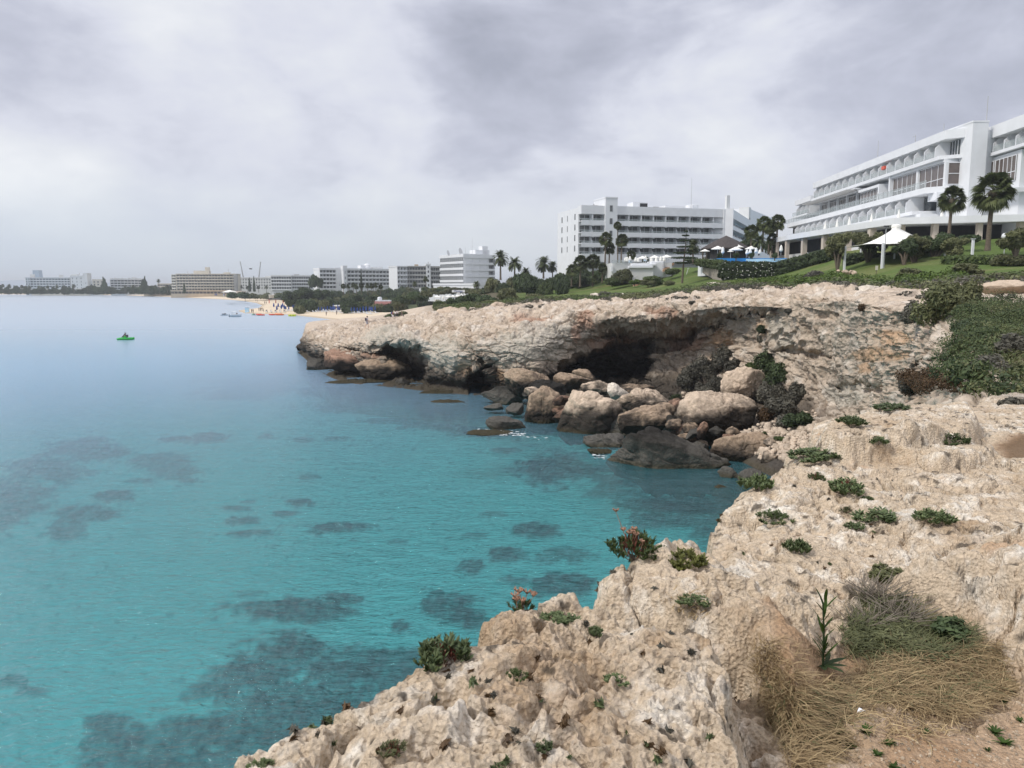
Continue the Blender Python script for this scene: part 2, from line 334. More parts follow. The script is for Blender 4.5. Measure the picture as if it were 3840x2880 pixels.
# ------------------------------------------------------------------ sea bed
sand = np.array((.78, .76, .66)); reef = np.array((.055, .055, .05))
ZB = -3.5
PATCH = [  # (px,py,rx,ry) dark sea grass and reef patches as seen through the water, with strength
 (1100, 2285, 230, 38, 1), (1290, 2250, 90, 30, 1), (1000, 2300, 90, 24, .9), (1180, 2420, 30, 10, 0),
 (1100, 2440, 150, 60, 1), (950, 2530, 200, 80, 1), (1350, 2520, 260, 90, 1), (1150, 2640, 260, 110, 1), (800, 2600, 130, 50, .9), (850, 2760, 220, 90, .95), (500, 2800, 160, 70, .95), (400, 2720, 80, 40, .9), (560, 2870, 250, 50, .9), (1000, 2800, 250, 110, 1), (700, 2850, 200, 60, 1),(1250,2700,200,100,1),(1500,2500,120,50,1),
 (1680, 2270, 100, 48, 1), (1760, 2330, 90, 45, 1), (1500, 2355, 42, 28, 1), (1640, 2240, 40, 30, .8), (2110, 2190, 110, 38, 1), (1930, 2180, 60, 22, .8), (1770, 2125, 45, 28, .95), (1890, 2080, 55, 26, .95), (2000, 1990, 85, 26, 1), (2120, 2080, 110, 30, .7), (1860, 1930, 55, 10, .5), (1790, 2010, 45, 14, .6),
 (1280, 1980, 120, 20, .95), (950, 2005, 80, 14, .8), (1120, 1885, 50, 17, .9), (1070, 1925, 50, 10, .8), (930, 1885, 35, 10, .7), (880, 1910, 60, 14, .7), (900, 1950, 60, 16, .8), (1490, 2035, 40, 10, .7),
 (330, 1690, 150, 45, .8), (180, 1760, 150, 50, .8), (60, 1860, 140, 70, .8), (-60, 1940, 140, 80, .8), (430, 1865, 90, 24, .85), (330, 1930, 110, 35, .8), (250, 1990, 100, 40, .75), (700, 1650, 110, 16, .8), (790, 1635, 60, 14, .8), (590, 1730, 100, 30, .7), (650, 1770, 120, 20, .7), (700, 1800, 60, 12, .7), (520, 1805, 60, 8, .7),
 (1000, 1640, 35, 14, .6), (1130, 1650, 45, 9, .6), (1280, 1645, 50, 8, .6), (1160, 1790, 40, 8, .6), (960, 1440, 180, 40, .6), (1060, 1390, 160, 30, .6), (880, 1480, 150, 22, .6), (40, 2560, 70, 30, .8), (100, 2600, 60, 20, .6), (940, 2230, 100, 12, .5),
 (2060, 1760, 110, 52, 1), (2150, 1770, 80, 36, .8), (2300, 1810, 110, 30, .8), (2350, 1850, 140, 20, .7), (2500, 1890, 160, 40, .9), (2680, 1900, 150, 60, .6), (2480, 1960, 140, 40, .9), (2700,1980,120,60,.8),(1700, 1600, 180, 14, .8), (1830, 1600, 200, 38, .95), (1700, 1500, 200, 20, .8), (1930, 1550, 120, 40, .9), (1300, 1530, 150, 20, .6), (1480, 1580, 120, 12, .7), (1500, 1500, 160, 20, .8),(1200,1470,90,20,.7),(1900, 1690, 60, 10, .7)]
nr_, nc_ = 520, 620
tt = np.linspace(0, 1, nr_); Dd = 6 * (2600 / 6.) ** tt
aa = np.linspace(-1.05, .75, nc_)
DD, AA = np.meshgrid(Dd, aa, indexing='ij')
X = AA * DD; Y = DD.copy(); Z = np.full(X.shape, ZB)
pq = np.stack([X, Y, Z], -1)
px_, py_ = proj(pq); wob = fbm(np.stack([X, Y, X * 0], -1) * .22, 5, 5, .62)
wob2 = fbm(np.stack([X, Y, X * 0], -1) * 1.1, 3, 8)
pm = np.zeros(X.shape)
for (a, b, rx, ry, st) in PATCH:
    q = np.sqrt(((px_ - a) / rx) ** 2 + ((py_ - b) / ry) ** 2) + wob * 1.25 + wob2 * 1.0
    pm = np.maximum(pm, st * ss(1.25, .75, q))
nearshade = 0
Z = ZB + pm * .12 + wob * .15 + pm * wob2 * .3
c = np.broadcast_to(sand, X.shape + (3,)) * (1 + .14 * wob[..., None])
wob3 = fbm(np.stack([X, Y, X * 0], -1) * 3.2, 3, 19)
c = mixc(c, reef, np.clip(pm * (.86 + .7 * wob2 + .5 * wob3), 0, 1)); c = mixc(c, reef * 2, ss(.30, .5, wob2 + .6 * wob3) * .35)
V = np.stack([X, Y, Z], -1)
bedmat = rockmat('seabed_sand_and_reef', .3, .3, .05, vary=.12)
bed = mesh_np('seabed', V, gridfaces(nr_, nc_), bedmat, smooth=True, vcol=c); tag(bed, kind='structure')
# ------------------------------------------------------------------ sea surface
m = bpy.data.materials.new('sea_water'); m.use_nodes = True; nt = m.node_tree; N = nt.nodes; L = nt.links; N.remove(N['Principled BSDF'])
geo = N.new('ShaderNodeNewGeometry')
def wn(scale, detail, rough, sc3=(1, 1, 1), rot=0, dist=0.):
    mp = N.new('ShaderNodeMapping'); mp.inputs['Scale'].default_value = sc3; mp.inputs['Rotation'].default_value = (0, 0, rot); L.new(geo.outputs['Position'], mp.inputs['Vector'])
    n = N.new('ShaderNodeTexNoise'); n.inputs['Scale'].default_value = scale; n.inputs['Detail'].default_value = detail; n.inputs['Roughness'].default_value = rough; n.inputs['Distortion'].default_value = dist
    L.new(mp.outputs[0], n.inputs['Vector']); return n.outputs['Fac']
a1 = wn(.5, 3, .55, (1, 2.2, 1), .35, .6); a2 = wn(2.2, 4, .6, (1, 2.0, 1), -.25, .5); a3 = wn(.07, 3, .5, (1, 2.5, 1), .2)
b1 = N.new('ShaderNodeBump'); b1.inputs['Strength'].default_value = 1; b1.inputs['Distance'].default_value = .26; L.new(a1, b1.inputs['Height'])
far = N.new('ShaderNodeMapRange'); far.interpolation_type = 'SMOOTHSTEP'; _y = N.new('ShaderNodeSeparateXYZ'); L.new(geo.outputs['Position'], _y.inputs[0]); L.new(_y.outputs[1], far.inputs[0]); far.inputs[1].default_value = 20; far.inputs[2].default_value = 220; far.inputs[3].default_value = 1; far.inputs[4].default_value = .3
b2 = N.new('ShaderNodeBump'); b2.inputs['Strength'].default_value = 1; b2.inputs['Distance'].default_value = .17; L.new(a2, b2.inputs['Height']); L.new(far.outputs[0], b1.inputs['Strength']); L.new(far.outputs[0], b2.inputs['Strength']); L.new(b1.outputs[0], b2.inputs['Normal'])
fr = N.new('ShaderNodeFresnel'); fr.inputs['IOR'].default_value = 1.40; L.new(b2.outputs[0], fr.inputs['Normal'])
gl = N.new('ShaderNodeBsdfGlossy'); rgh = N.new('ShaderNodeMapRange'); rgh.interpolation_type = 'SMOOTHSTEP'; L.new(_y.outputs[1], rgh.inputs[0]); rgh.inputs[1].default_value = 30; rgh.inputs[2].default_value = 300; rgh.inputs[3].default_value = .06; rgh.inputs[4].default_value = .34; L.new(rgh.outputs[0], gl.inputs['Roughness']); L.new(b2.outputs[0], gl.inputs['Normal'])
tr = N.new('ShaderNodeBsdfTransparent'); tr.inputs['Color'].default_value = (.29, .82, .88, 1)
df = N.new('ShaderNodeBsdfDiffuse'); L.new(b2.outputs[0], df.inputs['Normal'])
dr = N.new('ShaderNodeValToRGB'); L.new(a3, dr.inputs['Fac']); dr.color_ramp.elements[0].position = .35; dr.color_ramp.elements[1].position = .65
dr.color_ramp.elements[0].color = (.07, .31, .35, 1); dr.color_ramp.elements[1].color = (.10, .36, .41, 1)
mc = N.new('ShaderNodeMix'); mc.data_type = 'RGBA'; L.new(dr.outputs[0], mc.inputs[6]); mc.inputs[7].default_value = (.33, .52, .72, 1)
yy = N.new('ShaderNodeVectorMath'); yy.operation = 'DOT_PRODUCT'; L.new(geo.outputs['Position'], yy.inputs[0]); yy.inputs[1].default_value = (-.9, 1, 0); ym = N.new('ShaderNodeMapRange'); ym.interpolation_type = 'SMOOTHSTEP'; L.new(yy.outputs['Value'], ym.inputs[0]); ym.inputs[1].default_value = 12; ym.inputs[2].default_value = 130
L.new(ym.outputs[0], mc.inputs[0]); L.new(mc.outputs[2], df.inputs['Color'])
# further out the water is deeper: less of the bed shows
ln = N.new('ShaderNodeSeparateXYZ'); L.new(geo.outputs['Position'], ln.inputs[0])
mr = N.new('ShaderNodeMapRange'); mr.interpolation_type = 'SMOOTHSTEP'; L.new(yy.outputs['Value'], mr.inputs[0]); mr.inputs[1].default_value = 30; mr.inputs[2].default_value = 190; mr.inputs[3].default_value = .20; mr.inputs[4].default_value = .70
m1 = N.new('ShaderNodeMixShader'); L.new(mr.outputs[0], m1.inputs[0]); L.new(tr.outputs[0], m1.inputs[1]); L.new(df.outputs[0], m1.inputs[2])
m2 = N.new('ShaderNodeMixShader'); L.new(fr.outputs[0], m2.inputs[0]); L.new(m1.outputs[0], m2.inputs[1]); L.new(gl.outputs[0], m2.inputs[2])
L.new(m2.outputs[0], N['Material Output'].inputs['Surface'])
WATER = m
sea = MB(); sea.add([(-9000, -60, 0), (9000, -60, 0), (9000, 14000, 0), (-9000, 14000, 0)], [(0, 1, 2, 3)])
sea = sea.build('sea', WATER); tag(sea, kind='structure')
deep = MB().add([(-9000, -60, -9), (9000, -60, -9), (9000, 14000, -9), (-9000, 14000, -9)], [(0, 1, 2, 3)]).build('deep_seabed', mat('deep_sand', (.30, .30, .26), .9, .1, .05)); tag(deep, kind='structure')
# ------------------------------------------------------------------ the limestone cliff with its sea caves, and the ground above it
def st(px, *rows):
    out = []
    for r in rows:
        if r[0] == 'w': out.append(PW(px, r[1]))
        elif r[0] == 'd': out.append(PZ(px, r[1], r[2]))
        else: out.append(P(px, r[0], r[1]))
    b = out[0]; out.insert(0, np.array([b[0] * (b[1] - .8) / b[1], b[1] - .8, min(b[2], 0) - 4.]))
    return px, out
ST = [
 st(1118, ('w', 1322), (1318, 138), (1312, 138.5), (1307, 139), (1303, 139.5), (1300, 140), ('d', 142, .6), ('d', 144, .2), ('d', 146, -1), ('d', 148, -3), ('d', 150, -4), ('d', 155, -5)),
 st(1150, ('w', 1352), (1335, 128), (1320, 128), (1300, 128), (1285, 129), (1272, 132), (1262, 138), (1250, 145), (1212, 166), ('d', 168, 1), ('d', 170, -2), ('d', 175, -5)),
 st(1200, ('w', 1395), (1370, 116), (1345, 115), (1315, 113), (1285, 114), (1262, 119), (1245, 132), (1232, 148), (1202, 170), ('d', 173, 1), ('d', 176, -2), ('d', 180, -5)),
 st(1290, ('w', 1432), (1400, 107), (1365, 106), (1325, 104), (1285, 106), (1250, 113), (1232, 132), (1212, 155), (1194, 178), ('d', 182, 1), ('d', 186, -2), ('d', 190, -5)),
 st(1400, ('w', 1448), (1420, 101), (1380, 101), (1330, 101), (1285, 101), (1238, 107), (1223, 130), (1203, 155), (1186, 195), ('d', 200, 2), ('d', 205, -1), ('d', 210, -3)),
 st(1490, ('w', 1455), (1430, 95), (1385, 95), (1330, 95), (1275, 95), (1224, 101), (1212, 130), (1195, 170), (1168, 215), ('d', 222, 3), ('d', 230, 1), ('d', 240, -1)),
 st(1610, ('w', 1468), (1440, 90), (1390, 90), (1320, 89), (1260, 91), (1218, 96), (1200, 112), (1172, 145), (1148, 180), ('d', 195, 7), ('d', 205, 5), ('d', 230, 2)),
 st(1800, ('w', 1484), (1450, 85), (1400, 85), (1330, 85), (1250, 86), (1192, 90), (1178, 103), (1158, 125), (1135, 160), (1115, 185), ('d', 215, 9.5), ('d', 240, 9)),
 st(2000, ('w', 1500), (1470, 83), (1420, 83), (1340, 84), (1250, 85), (1174, 89), (1156, 102), (1136, 130), (1122, 165), (1110, 195), (1094, 215), (1064, 240)),
 st(2250, ('w', 1530), (1465, 86), (1430, 87), (1340, 88), (1235, 86), (1160, 86), (1146, 97), (1128, 115), (1112, 138), (1095, 172), (1070, 196), (1015, 215)),
 st(2500, ('w', 1600), (1480, 78), (1420, 84), (1340, 86), (1225, 84), (1140, 82), (1130, 92), (1112, 108), (1096, 128), (1075, 158), (1045, 180), (1005, 205)),
 st(2700, ('w', 1690), (1500, 70), (1400, 76), (1300, 79), (1200, 77), (1122, 75), (1112, 86), (1092, 103), (1070, 123), (1056, 138), (1042, 150), (1000, 180)),
 st(2900, ('w', 1790), (1600, 56), (1480, 64.5), (1340, 66), (1200, 65.5), (1108, 66), (1100, 78), (1085, 90), (1060, 108), (1050, 120), (1035, 138), (985, 165)),
 st(3060, ('d', 44, 0), ('d', 50, 2.5), (1540, 56), (1400, 57.5), (1230, 57.5), (1110, 58), (1098, 70), (1080, 83), (1050, 98), (1035, 108), (1010, 122), (958, 145)),
 st(3250, ('d', 34, 0), ('d', 38, 3), (1530, 44), (1400, 45.3), (1250, 45.3), (1138, 46), (1112, 57), (1090, 68), (1055, 84), (1018, 98), (985, 108), (930, 125)),
 st(3400, ('d', 24, 2), ('d', 26, 4), (1500, 35), (1400, 36.3), (1280, 36.8), (1165, 38), (1120, 48), (1090, 58), (1052, 72), (1012, 88), (970, 104), (915, 118)),
 st(3520, ('d', 17, 4), ('d', 18, 6), (1460, 24), (1370, 27), (1280, 30), (1190, 33), (1120, 44), (1078, 57), (1040, 72), (1000, 88), (955, 102), (905, 116)),
 st(3650, ('d', 11, 9), ('d', 12, 9.9), (1425, 15), (1350, 19), (1270, 24), (1195, 30), (1120, 42), (1068, 55), (1030, 72), (990, 88), (950, 102), (900, 114)),
 st(3850, ('d', 8, 9.6), ('d', 10, 10.1), (1420, 14), (1340, 18.5), (1250, 24), (1180, 30), (1110, 42), (1060, 55), (1020, 70), (980, 88), (940, 102), (890, 114)),
 st(4400, ('d', 7, 9.6), ('d', 9, 10.1), ('d', 12, 10.4), ('d', 16, 10.6), ('d', 22, 10.9), ('d', 30, 11.3), ('d', 42, 12), ('d', 55, 12.8), ('d', 70, 14), ('d', 88, 16), ('d', 102, 18), ('d', 114, 20)),
]
SP_ = np.array([s[0] for s in ST], float); G = np.array([s[1] for s in ST])      # (stations, 13 rows, 3)
def pchip(x, y, xi):
    h = np.diff(x); sh = (slice(None),) + (None,) * (y.ndim - 1); d = np.diff(y, axis=0) / h[sh]
    m = np.zeros_like(y); a, b = d[:-1], d[1:]
    w1 = (2 * h[1:] + h[:-1])[sh]; w2 = (h[1:] + 2 * h[:-1])[sh]
    with np.errstate(divide='ignore', invalid='ignore'):
        hm = (w1 + w2) / (w1 / a + w2 / b)
    m[1:-1] = np.where(a * b > 0, np.nan_to_num(hm), 0); m[0] = d[0]; m[-1] = d[-1]
    k = np.clip(np.searchsorted(x, xi) - 1, 0, len(x) - 2); t = (xi - x[k]) / h[k]; t = t[(slice(None),) + (None,) * (y.ndim - 1)]; hk = h[k][(slice(None),) + (None,) * (y.ndim - 1)]
    return y[k] * (1 + 2 * t) * (1 - t) ** 2 + m[k] * hk * t * (1 - t) ** 2 + y[k + 1] * t * t * (3 - 2 * t) + m[k + 1] * hk * t * t * (t - 1)
PXI = np.concatenate([np.arange(1118, 1300, 2.), np.arange(1300, 3700, 2.6), np.arange(3700, 4400, 7.)])
Gc = pchip(SP_, G, PXI)                                   # (cols, rows, 3)
rows = [(0, 1, 8), (1, 2, 34), (2, 6, 190), (6, 7, 60), (7, 8, 50), (8, 9, 50), (9, 10, 34), (10, 12, 40)]
VI = np.concatenate([np.linspace(a, b, n, endpoint=False) for a, b, n in rows] + [[12.]])
Gf = pchip(np.arange(13.), np.swapaxes(Gc, 0, 1), VI)     # (rowsfine, cols, 3)
def ground(px, D):                                        # height of the upper ground in column px at forward distance D (before detail)
    c = int(np.clip(np.searchsorted(PXI, px), 0, len(PXI) - 1)); k0 = int(np.searchsorted(VI, 6.0))
    return float(np.interp(D, Gf[k0:, c, 1], Gf[k0:, c, 2]))
def GP(px, D, dz=0.0):
    return PZ(px, D, ground(px, D) + dz)
CL = Gf.copy(); cpx, cpy = proj(CL)
vrow = VI[:, None] + 0 * cpx
# caves and recesses, pushed back along the sight line: polygon in photo px, depth (m), softness (px)
CAVES = [
 ([(1250, 1306), (1330, 1303), (1371, 1322), (1425, 1318), (1442, 1300), (1496, 1275), (1538, 1296), (1583, 1292), (1604, 1338), (1610, 1371), (1602, 1445), (1529, 1452), (1500, 1380), (1460, 1348), (1400, 1338), (1330, 1322)], 9, 22),
 ([(1440, 1330), (1600, 1330), (1606, 1440), (1440, 1440)], 5, 30),
 ([(1345, 1385), (1550, 1385), (1590, 1450), (1345, 1445)], 3, 14),
 ([(1812, 1326), (1831, 1346), (1841, 1396), (1840, 1476), (1756, 1482), (1742, 1434), (1766, 1388), (1800, 1360)], 10, 24),
 ([(2020, 1415), (2120, 1345), (2184, 1308), (2310, 1265), (2460, 1258), (2470, 1290), (2456, 1354), (2437, 1430), (2275, 1450), (2100, 1445)], 16, 40),
 ([(2200, 1262), (2330, 1232), (2540, 1236), (2640, 1232), (2720, 1202), (2712, 1222), (2640, 1262), (2600, 1300), (2470, 1330), (2300, 1275)], 4.5, 26),
 ([(2735, 1182), (2800, 1178), (2905, 1174), (2880, 1188), (2780, 1194), (2735, 1190)], 2.2, 7),
 ([(2890, 1312), (2960, 1302), (3050, 1306), (3140, 1335), (3090, 1345), (2980, 1338)], 2.0, 14),
 ([(2690, 1300), (2735, 1290), (2740, 1312), (2705, 1322)], 1.5, 8),
 ([(3130, 1440), (3240, 1420), (3330, 1440), (3330, 1470), (3140, 1480)], 1.2, 14),
 ([(3440, 1340), (3500, 1340), (3500, 1375), (3445, 1380)], .9, 12),
]
Pc = CL.reshape(-1, 3); up = np.zeros(len(Pc)); fx, fy = cpx.ravel(), cpy.ravel()
warp = fbm(np.stack([fx, fy, 0 * fx], -1) / 55., 3, 3) * 22
for poly, dep, soft in CAVES:
    sdv = sdpoly(fx + warp, fy + warp * .6, poly); up = np.maximum(up, dep * ss(-2, soft, sdv))
up = np.where((vrow.ravel() < 5.98) & (vrow.ravel() > .9), up, 0)
# proud lips: bulging parts come forward
BULGE = [((1380, 1275), (150, 34), 2.2), ((1530, 1262), (70, 30), 2.5), ((1700, 1330), (120, 90), 1.6), ((1990, 1290), (180, 80), 1.5), ((2380, 1190), (160, 34), 2.6), ((2620, 1165), (170, 36), 2.4), ((2820, 1148), (120, 26), 1.8), ((3000, 1190), (120, 60), 1.3), ((3120, 1260), (60, 100), 1.0), ((3330, 1290), (110, 110), .9), ((1300, 1350), (90, 28), 2), ((3150, 1130), (200, 22), 1.0), ((3350, 1170), (90, 22), .8)]
for (bx, by), (rx, ry), am in BULGE: up -= am * np.exp(-((fx - bx) / rx) ** 2 - ((fy - by) / ry) ** 2)
cen = np.array([0, 0, H]); dv = Pc - cen; Pc = cen + dv * (1 + up / dv[:, 1])[:, None]
CL = Pc.reshape(CL.shape)
def gnormal(A):
    a = np.gradient(A, axis=0); b = np.gradient(A, axis=1); n = np.cross(b, a); l = np.linalg.norm(n, axis=-1, keepdims=True)
    return n / np.maximum(l, 1e-9)
nr = gnormal(CL); 
sgn = np.sign(-(nr[..., 1:2]) + nr[..., 2:3] * 1.0); nr *= np.where(sgn == 0, 1, sgn)
face = ss(.9, 1.6, vrow) * ss(6.5, 5.7, vrow); top = ss(5.7, 6.4, vrow) * ss(8.5, 7.8, vrow); veg = ss(7.7, 8.05, vrow + .35 * fbm(CL / 9., 4, 21) * 1.2) * ss(1560, 1700, cpx)
q = CL * np.array([1, 1, 1.]); near = np.clip(CL[..., 1] / 90., .25, 1.)[..., None]
tilt = CL.copy(); tilt[..., 2] = CL[..., 2] * 2.2 + CL[..., 0] * .55
nearw = ss(34, 78, CL[..., 1])
def field(k, sd_):
    b_ = fbm(q / 6.5 / k, 3, 1 + sd_) * 1.5 + fbm(tilt / 3.2 / k, 4, 2 + sd_, .58) * 1.0
    f1, f2, cid = worley(tilt / 2.6 / k + .35 * fbm(q / 1.5 / k, 3, 9 + sd_)[..., None], 5 + sd_, True)
    bl = (cid - .5) * .4 * ss(0, .3, f2 - f1) - .38 * ss(.08, 0, f2 - f1)
    f1, f2, cid = worley(q / .8 / k, 15 + sd_, True)
    return (b_ + bl + fbm(q / .9 / k, 4, 12 + sd_, .6) * .5 + (cid - .5) * .1 * ss(0, .25, f2 - f1) - .22 * ss(.35, 0, f1)) * k
fine = fbm(q / .9, 4, 12, .55) * .38
smo = 1 - .55 * np.maximum(np.exp(-((cpx - 2010) / 230) ** 2 - ((cpy - 1300) / 75) ** 2), np.exp(-((cpx - 1660) / 90) ** 2 - ((cpy - 1340) / 90) ** 2))
disp = face * smo * (field(1., 0) * nearw + (field(.42, 60) + fbm(q / 5., 2, 66) * .7) * (1 - nearw))
f1t, f2t, cidt = worley(q * np.array([1, .6, 1]) / 3.2, 31, True)
topd = fbm(tilt * np.array([.5, 1, 1]) / 2.4, 5, 34, .6) * .75 + fbm(q / 4., 4, 33, .55, True) * .6 + (cidt - .5) * .5 * ss(0, .2, f2t - f1t) - .35 * ss(.14, 0, f2t - f1t) + fine * .45
disp += (top * (1 - veg)) * topd * (.35 + .65 * nearw)
disp += veg * fbm(q / 6., 3, 40) * .15
disp *= ss(.5, 1.2, vrow) * .8 + .2
CL = CL + nr * disp[..., None]
# horizontal notches worn near the waterline
CL[..., 1] += 1.2 * np.exp(-((CL[..., 2] - .5) / .55) ** 2) * ss(.9, 1.3, vrow) * ss(5, 3, vrow) * (CL[..., 1] > 60)
# colours of the stone, plus crevice shade painted in as thin dark lines
x1 = fbm(q / 5., 4, 50); x2 = fbm(q / 1.3, 4, 51); x3 = fbm(tilt / 2.2, 4, 52, .6); x4 = fbm(q / .5, 3, 53)
cream = np.array((.47, .385, .30)); grey = np.array((.36, .33, .285)); brown = np.array((.31, .225, .155)); orange = np.array((.45, .25, .115)); red = np.array((.32, .17, .11)); wet = np.array((.020, .018, .016)); pale = np.array((.58, .51, .43))
c = np.broadcast_to(cream, CL.shape).copy()
c = mixc(c, pale, ss(.0, .35, x2)); c = mixc(c, brown, .6 * ss(.0, .4, x3)); c = mixc(c, grey, .5 * ss(.05, .4, x1) * face)
lin = ss(.045, .0, np.abs(fbm(tilt * np.array([.45, .8, 1]) / 2.6, 4, 54, .6))) + .8 * ss(.04, 0, np.abs(fbm(tilt * np.array([.5, 1, 1]) / 1.1, 3, 55)))
c = mixc(c, np.array((.13, .10, .075)), np.clip(lin, 0, 1) * .55 * np.clip(face + top, 0, 1) * ss(-.3, .2, x1 + .2))
def reg(rs, t, col, am):
    global c
    mth = 0
    for (a, b, rx, ry) in rs: mth = np.maximum(mth, np.exp(-(((cpx - a) / rx) ** 2 + ((cpy - b) / ry) ** 2)))
    c = mixc(c, col, np.clip(ss(t, t + .35, mth + x3 * .45 + x4 * .2) * am * face, 0, 1))
reg([(1980, 1300, 250, 90), (2100, 1260, 130, 60), (1650, 1320, 90, 80), (1450, 1260, 150, 40), (2950, 1300, 60, 60), (3180, 1480, 110, 60), (2900,1230,80,60)], .45, np.array((.43, .39, .325)), .8)
reg([(3280, 1330, 150, 50), (3350, 1270, 90, 50), (2860, 1230, 40, 60), (2700, 1270, 70, 60), (1750, 1400, 60, 60), (1870, 1420, 50, 70), (3250,1380,60,40)], .55, orange, .5)
reg([(1990, 1190, 110, 22), (2200, 1200, 60, 50), (2160, 1250, 30, 60), (2480, 1170, 100, 30), (2560, 1280, 120, 60), (2320, 1290, 160, 40), (1400, 1335, 120, 16), (1950,1180,40,20)], .5, red, .6)
reg([(2100, 1300, 40, 30)], .5, grey, .5)
wl = ss(3.9, 1.5, CL[..., 2] + x1 * 1.6 + x2 * .9) * (CL[..., 1] > 40)
c = mixc(c, wet, wl * .9)
c = mixc(c, np.array((.07, .06, .04)), ss(.35, .0, np.abs(CL[..., 2] - .18)) * .7 * (CL[..., 1] > 40))
c = mixc(c, mixc(np.broadcast_to(np.array((.02, .035, .03)), CL.shape), np.array((.40, .42, .35)), ss(-1.2, -3.4, CL[..., 2] + x1 * 2 + x2)), ss(-.1, -.3, CL[..., 2]) * (CL[..., 1] > 40))
lawnw = ss(9.0, 9.15, vrow + x1 * .12) * ss(1850, 1990, cpx)
soil = np.array((.085, .075, .045)); lawn = np.array((.085, .125, .032)); lawn2 = np.array((.15, .155, .06))
c = mixc(c, soil, np.clip(veg * .95, 0, 1) * ss(-.5, -.1, x2 - .25 * (1 - 0 * x2) + .6))
lc = mixc(np.broadcast_to(lawn, CL.shape).copy(), lawn2, ss(-.1, .45, fbm(q * np.array([.05, .18, .1]), 4, 61) + .25 * x1))
c = c * (1 - lawnw[..., None]) + lc * lawnw[..., None]
cl_mat = rockmat('limestone_cliff', .35, .55, .12, vary=.25)
cliff = mesh_np('sea_cliff', CL, gridfaces(*CL.shape[:2]), cl_mat, smooth=False, vcol=c); tag(cliff, kind='structure')
# ------------------------------------------------------------------ the limestone ledge the photographer stands on
ZG = 10.4
edge = [(600, 3300), (780, 3000), (875, 2880), (895, 2814), (942, 2787), (1024, 2785), (1092, 2739), (1139, 2715), (1234, 2671), (1255, 2640), (1275, 2612), (1315, 2597), (1397, 2572), (1424, 2536), (1465, 2509), (1553, 2470), (1610, 2425), (1668, 2386), (1749, 2350), (1817, 2312), (1885, 2271), (1953, 2251), (2054, 2207), (2122, 2212), (2214, 2206), (2216, 2172), (2259, 2110), (2350, 2060), (2445, 2021), (2482, 1991), (2578, 1965), (2682, 1954), (2684, 1924), (2704, 1880), (2771, 1835), (2867, 1783), (2905, 1752), (2960, 1727), (2955, 1684), (3063, 1666), (3057, 1636), (3048, 1581), (3075, 1545), (3184, 1535), (3257, 1505), (3400, 1500), (3590, 1500), (3640, 1495), (3700, 1470), (4300, 1430)]
def ez(a): return ZG + (.30 if a < 2200 else .22 if a < 2683 else .05)
EW = [tuple(PW(a, b, ez(a))[:2]) for a, b in edge] + [(9.5, 12), (9.5, 0), (6, -2.5), (-1.2, -2.5), (-1.0, .3)]
def poly_w(pts, z=ZG): return [tuple(PW(a, b, z)[:2]) for a, b in pts]
S1 = poly_w([(300, 3100), (500, 2880), (900, 2600), (1300, 2380), (1700, 2180), (2000, 2100), (2205, 2120), (2230, 2215), (2497, 2280), (2682, 2332), (2778, 2399), (2838, 2466), (2860, 2577), (2867, 2636), (2912, 2747), (2986, 2880), (3060, 3100), (3100, 3400), (800, 3500)], ZG + .32)
S2 = poly_w([(2150, 2206), (2150, 2050), (2400, 1930), (2680, 1880), (2700, 1990), (2830, 2073), (2960, 2130), (3186, 2221), (3190, 2330), (3120, 2400), (3060, 2470), (2960, 2500), (2860, 2420), (2760, 2350), (2600, 2290), (2450, 2240)], ZG + .22)
S3 = poly_w([(2630, 1924), (2640, 1840), (2800, 1720), (2900, 1660), (3500, 1700), (4200, 1720), (4200, 2300), (3900, 2250), (3600, 2120), (3300, 2060), (3000, 1990), (2850, 1950)], ZG)
S4 = poly_w([(3195, 2225), (3420, 2270), (3640, 2330), (3780, 2470), (3830, 2560), (4500, 2500), (4500, 2000), (3700, 2020), (3350, 2080)], ZG + .1)
SLAB = poly_w([(3060, 1640), (3052, 1575), (3080, 1545), (3190, 1537), (3257, 1503), (3590, 1484), (3655, 1486), (3690, 1530), (3680, 1600), (3450, 1640), (3200, 1660)], ZG + .25)
SHELF = poly_w([(3340, 1690), (3350, 1650), (3700, 1640), (3760, 1660), (3740, 1700), (3550, 1720)], ZG + .15)
GRASS = poly_w([(2830, 2430), (2900, 2420), (2990, 2530), (3130, 2500), (3190, 2330), (3420, 2280), (3640, 2330), (3760, 2480), (3780, 2600), (3600, 2700), (3320, 2640), (3200, 2720), (3120, 2830), (3060, 2960), (2960, 2960), (2900, 2740), (2850, 2600)], ZG - .05)
DIRT = poly_w([(3060, 3000), (3150, 2800), (3320, 2640), (3600, 2700), (3790, 2600), (4300, 2560), (4300, 3400), (3060, 3400)], ZG - .05)
SOIL2 = poly_w([(3700, 1640), (3800, 1605), (4300, 1600), (4300, 1750), (3850, 1735), (3720, 1690)], ZG)
na, nd = 1300, 1080
az = np.linspace(-.56, .84, na)
g1 = 1.7 * (26 / 1.7) ** (np.linspace(0, 1, nd) ** 1.0)
DD, AA = np.meshgrid(g1, az, indexing='ij'); X = AA * DD; Y = DD - .0
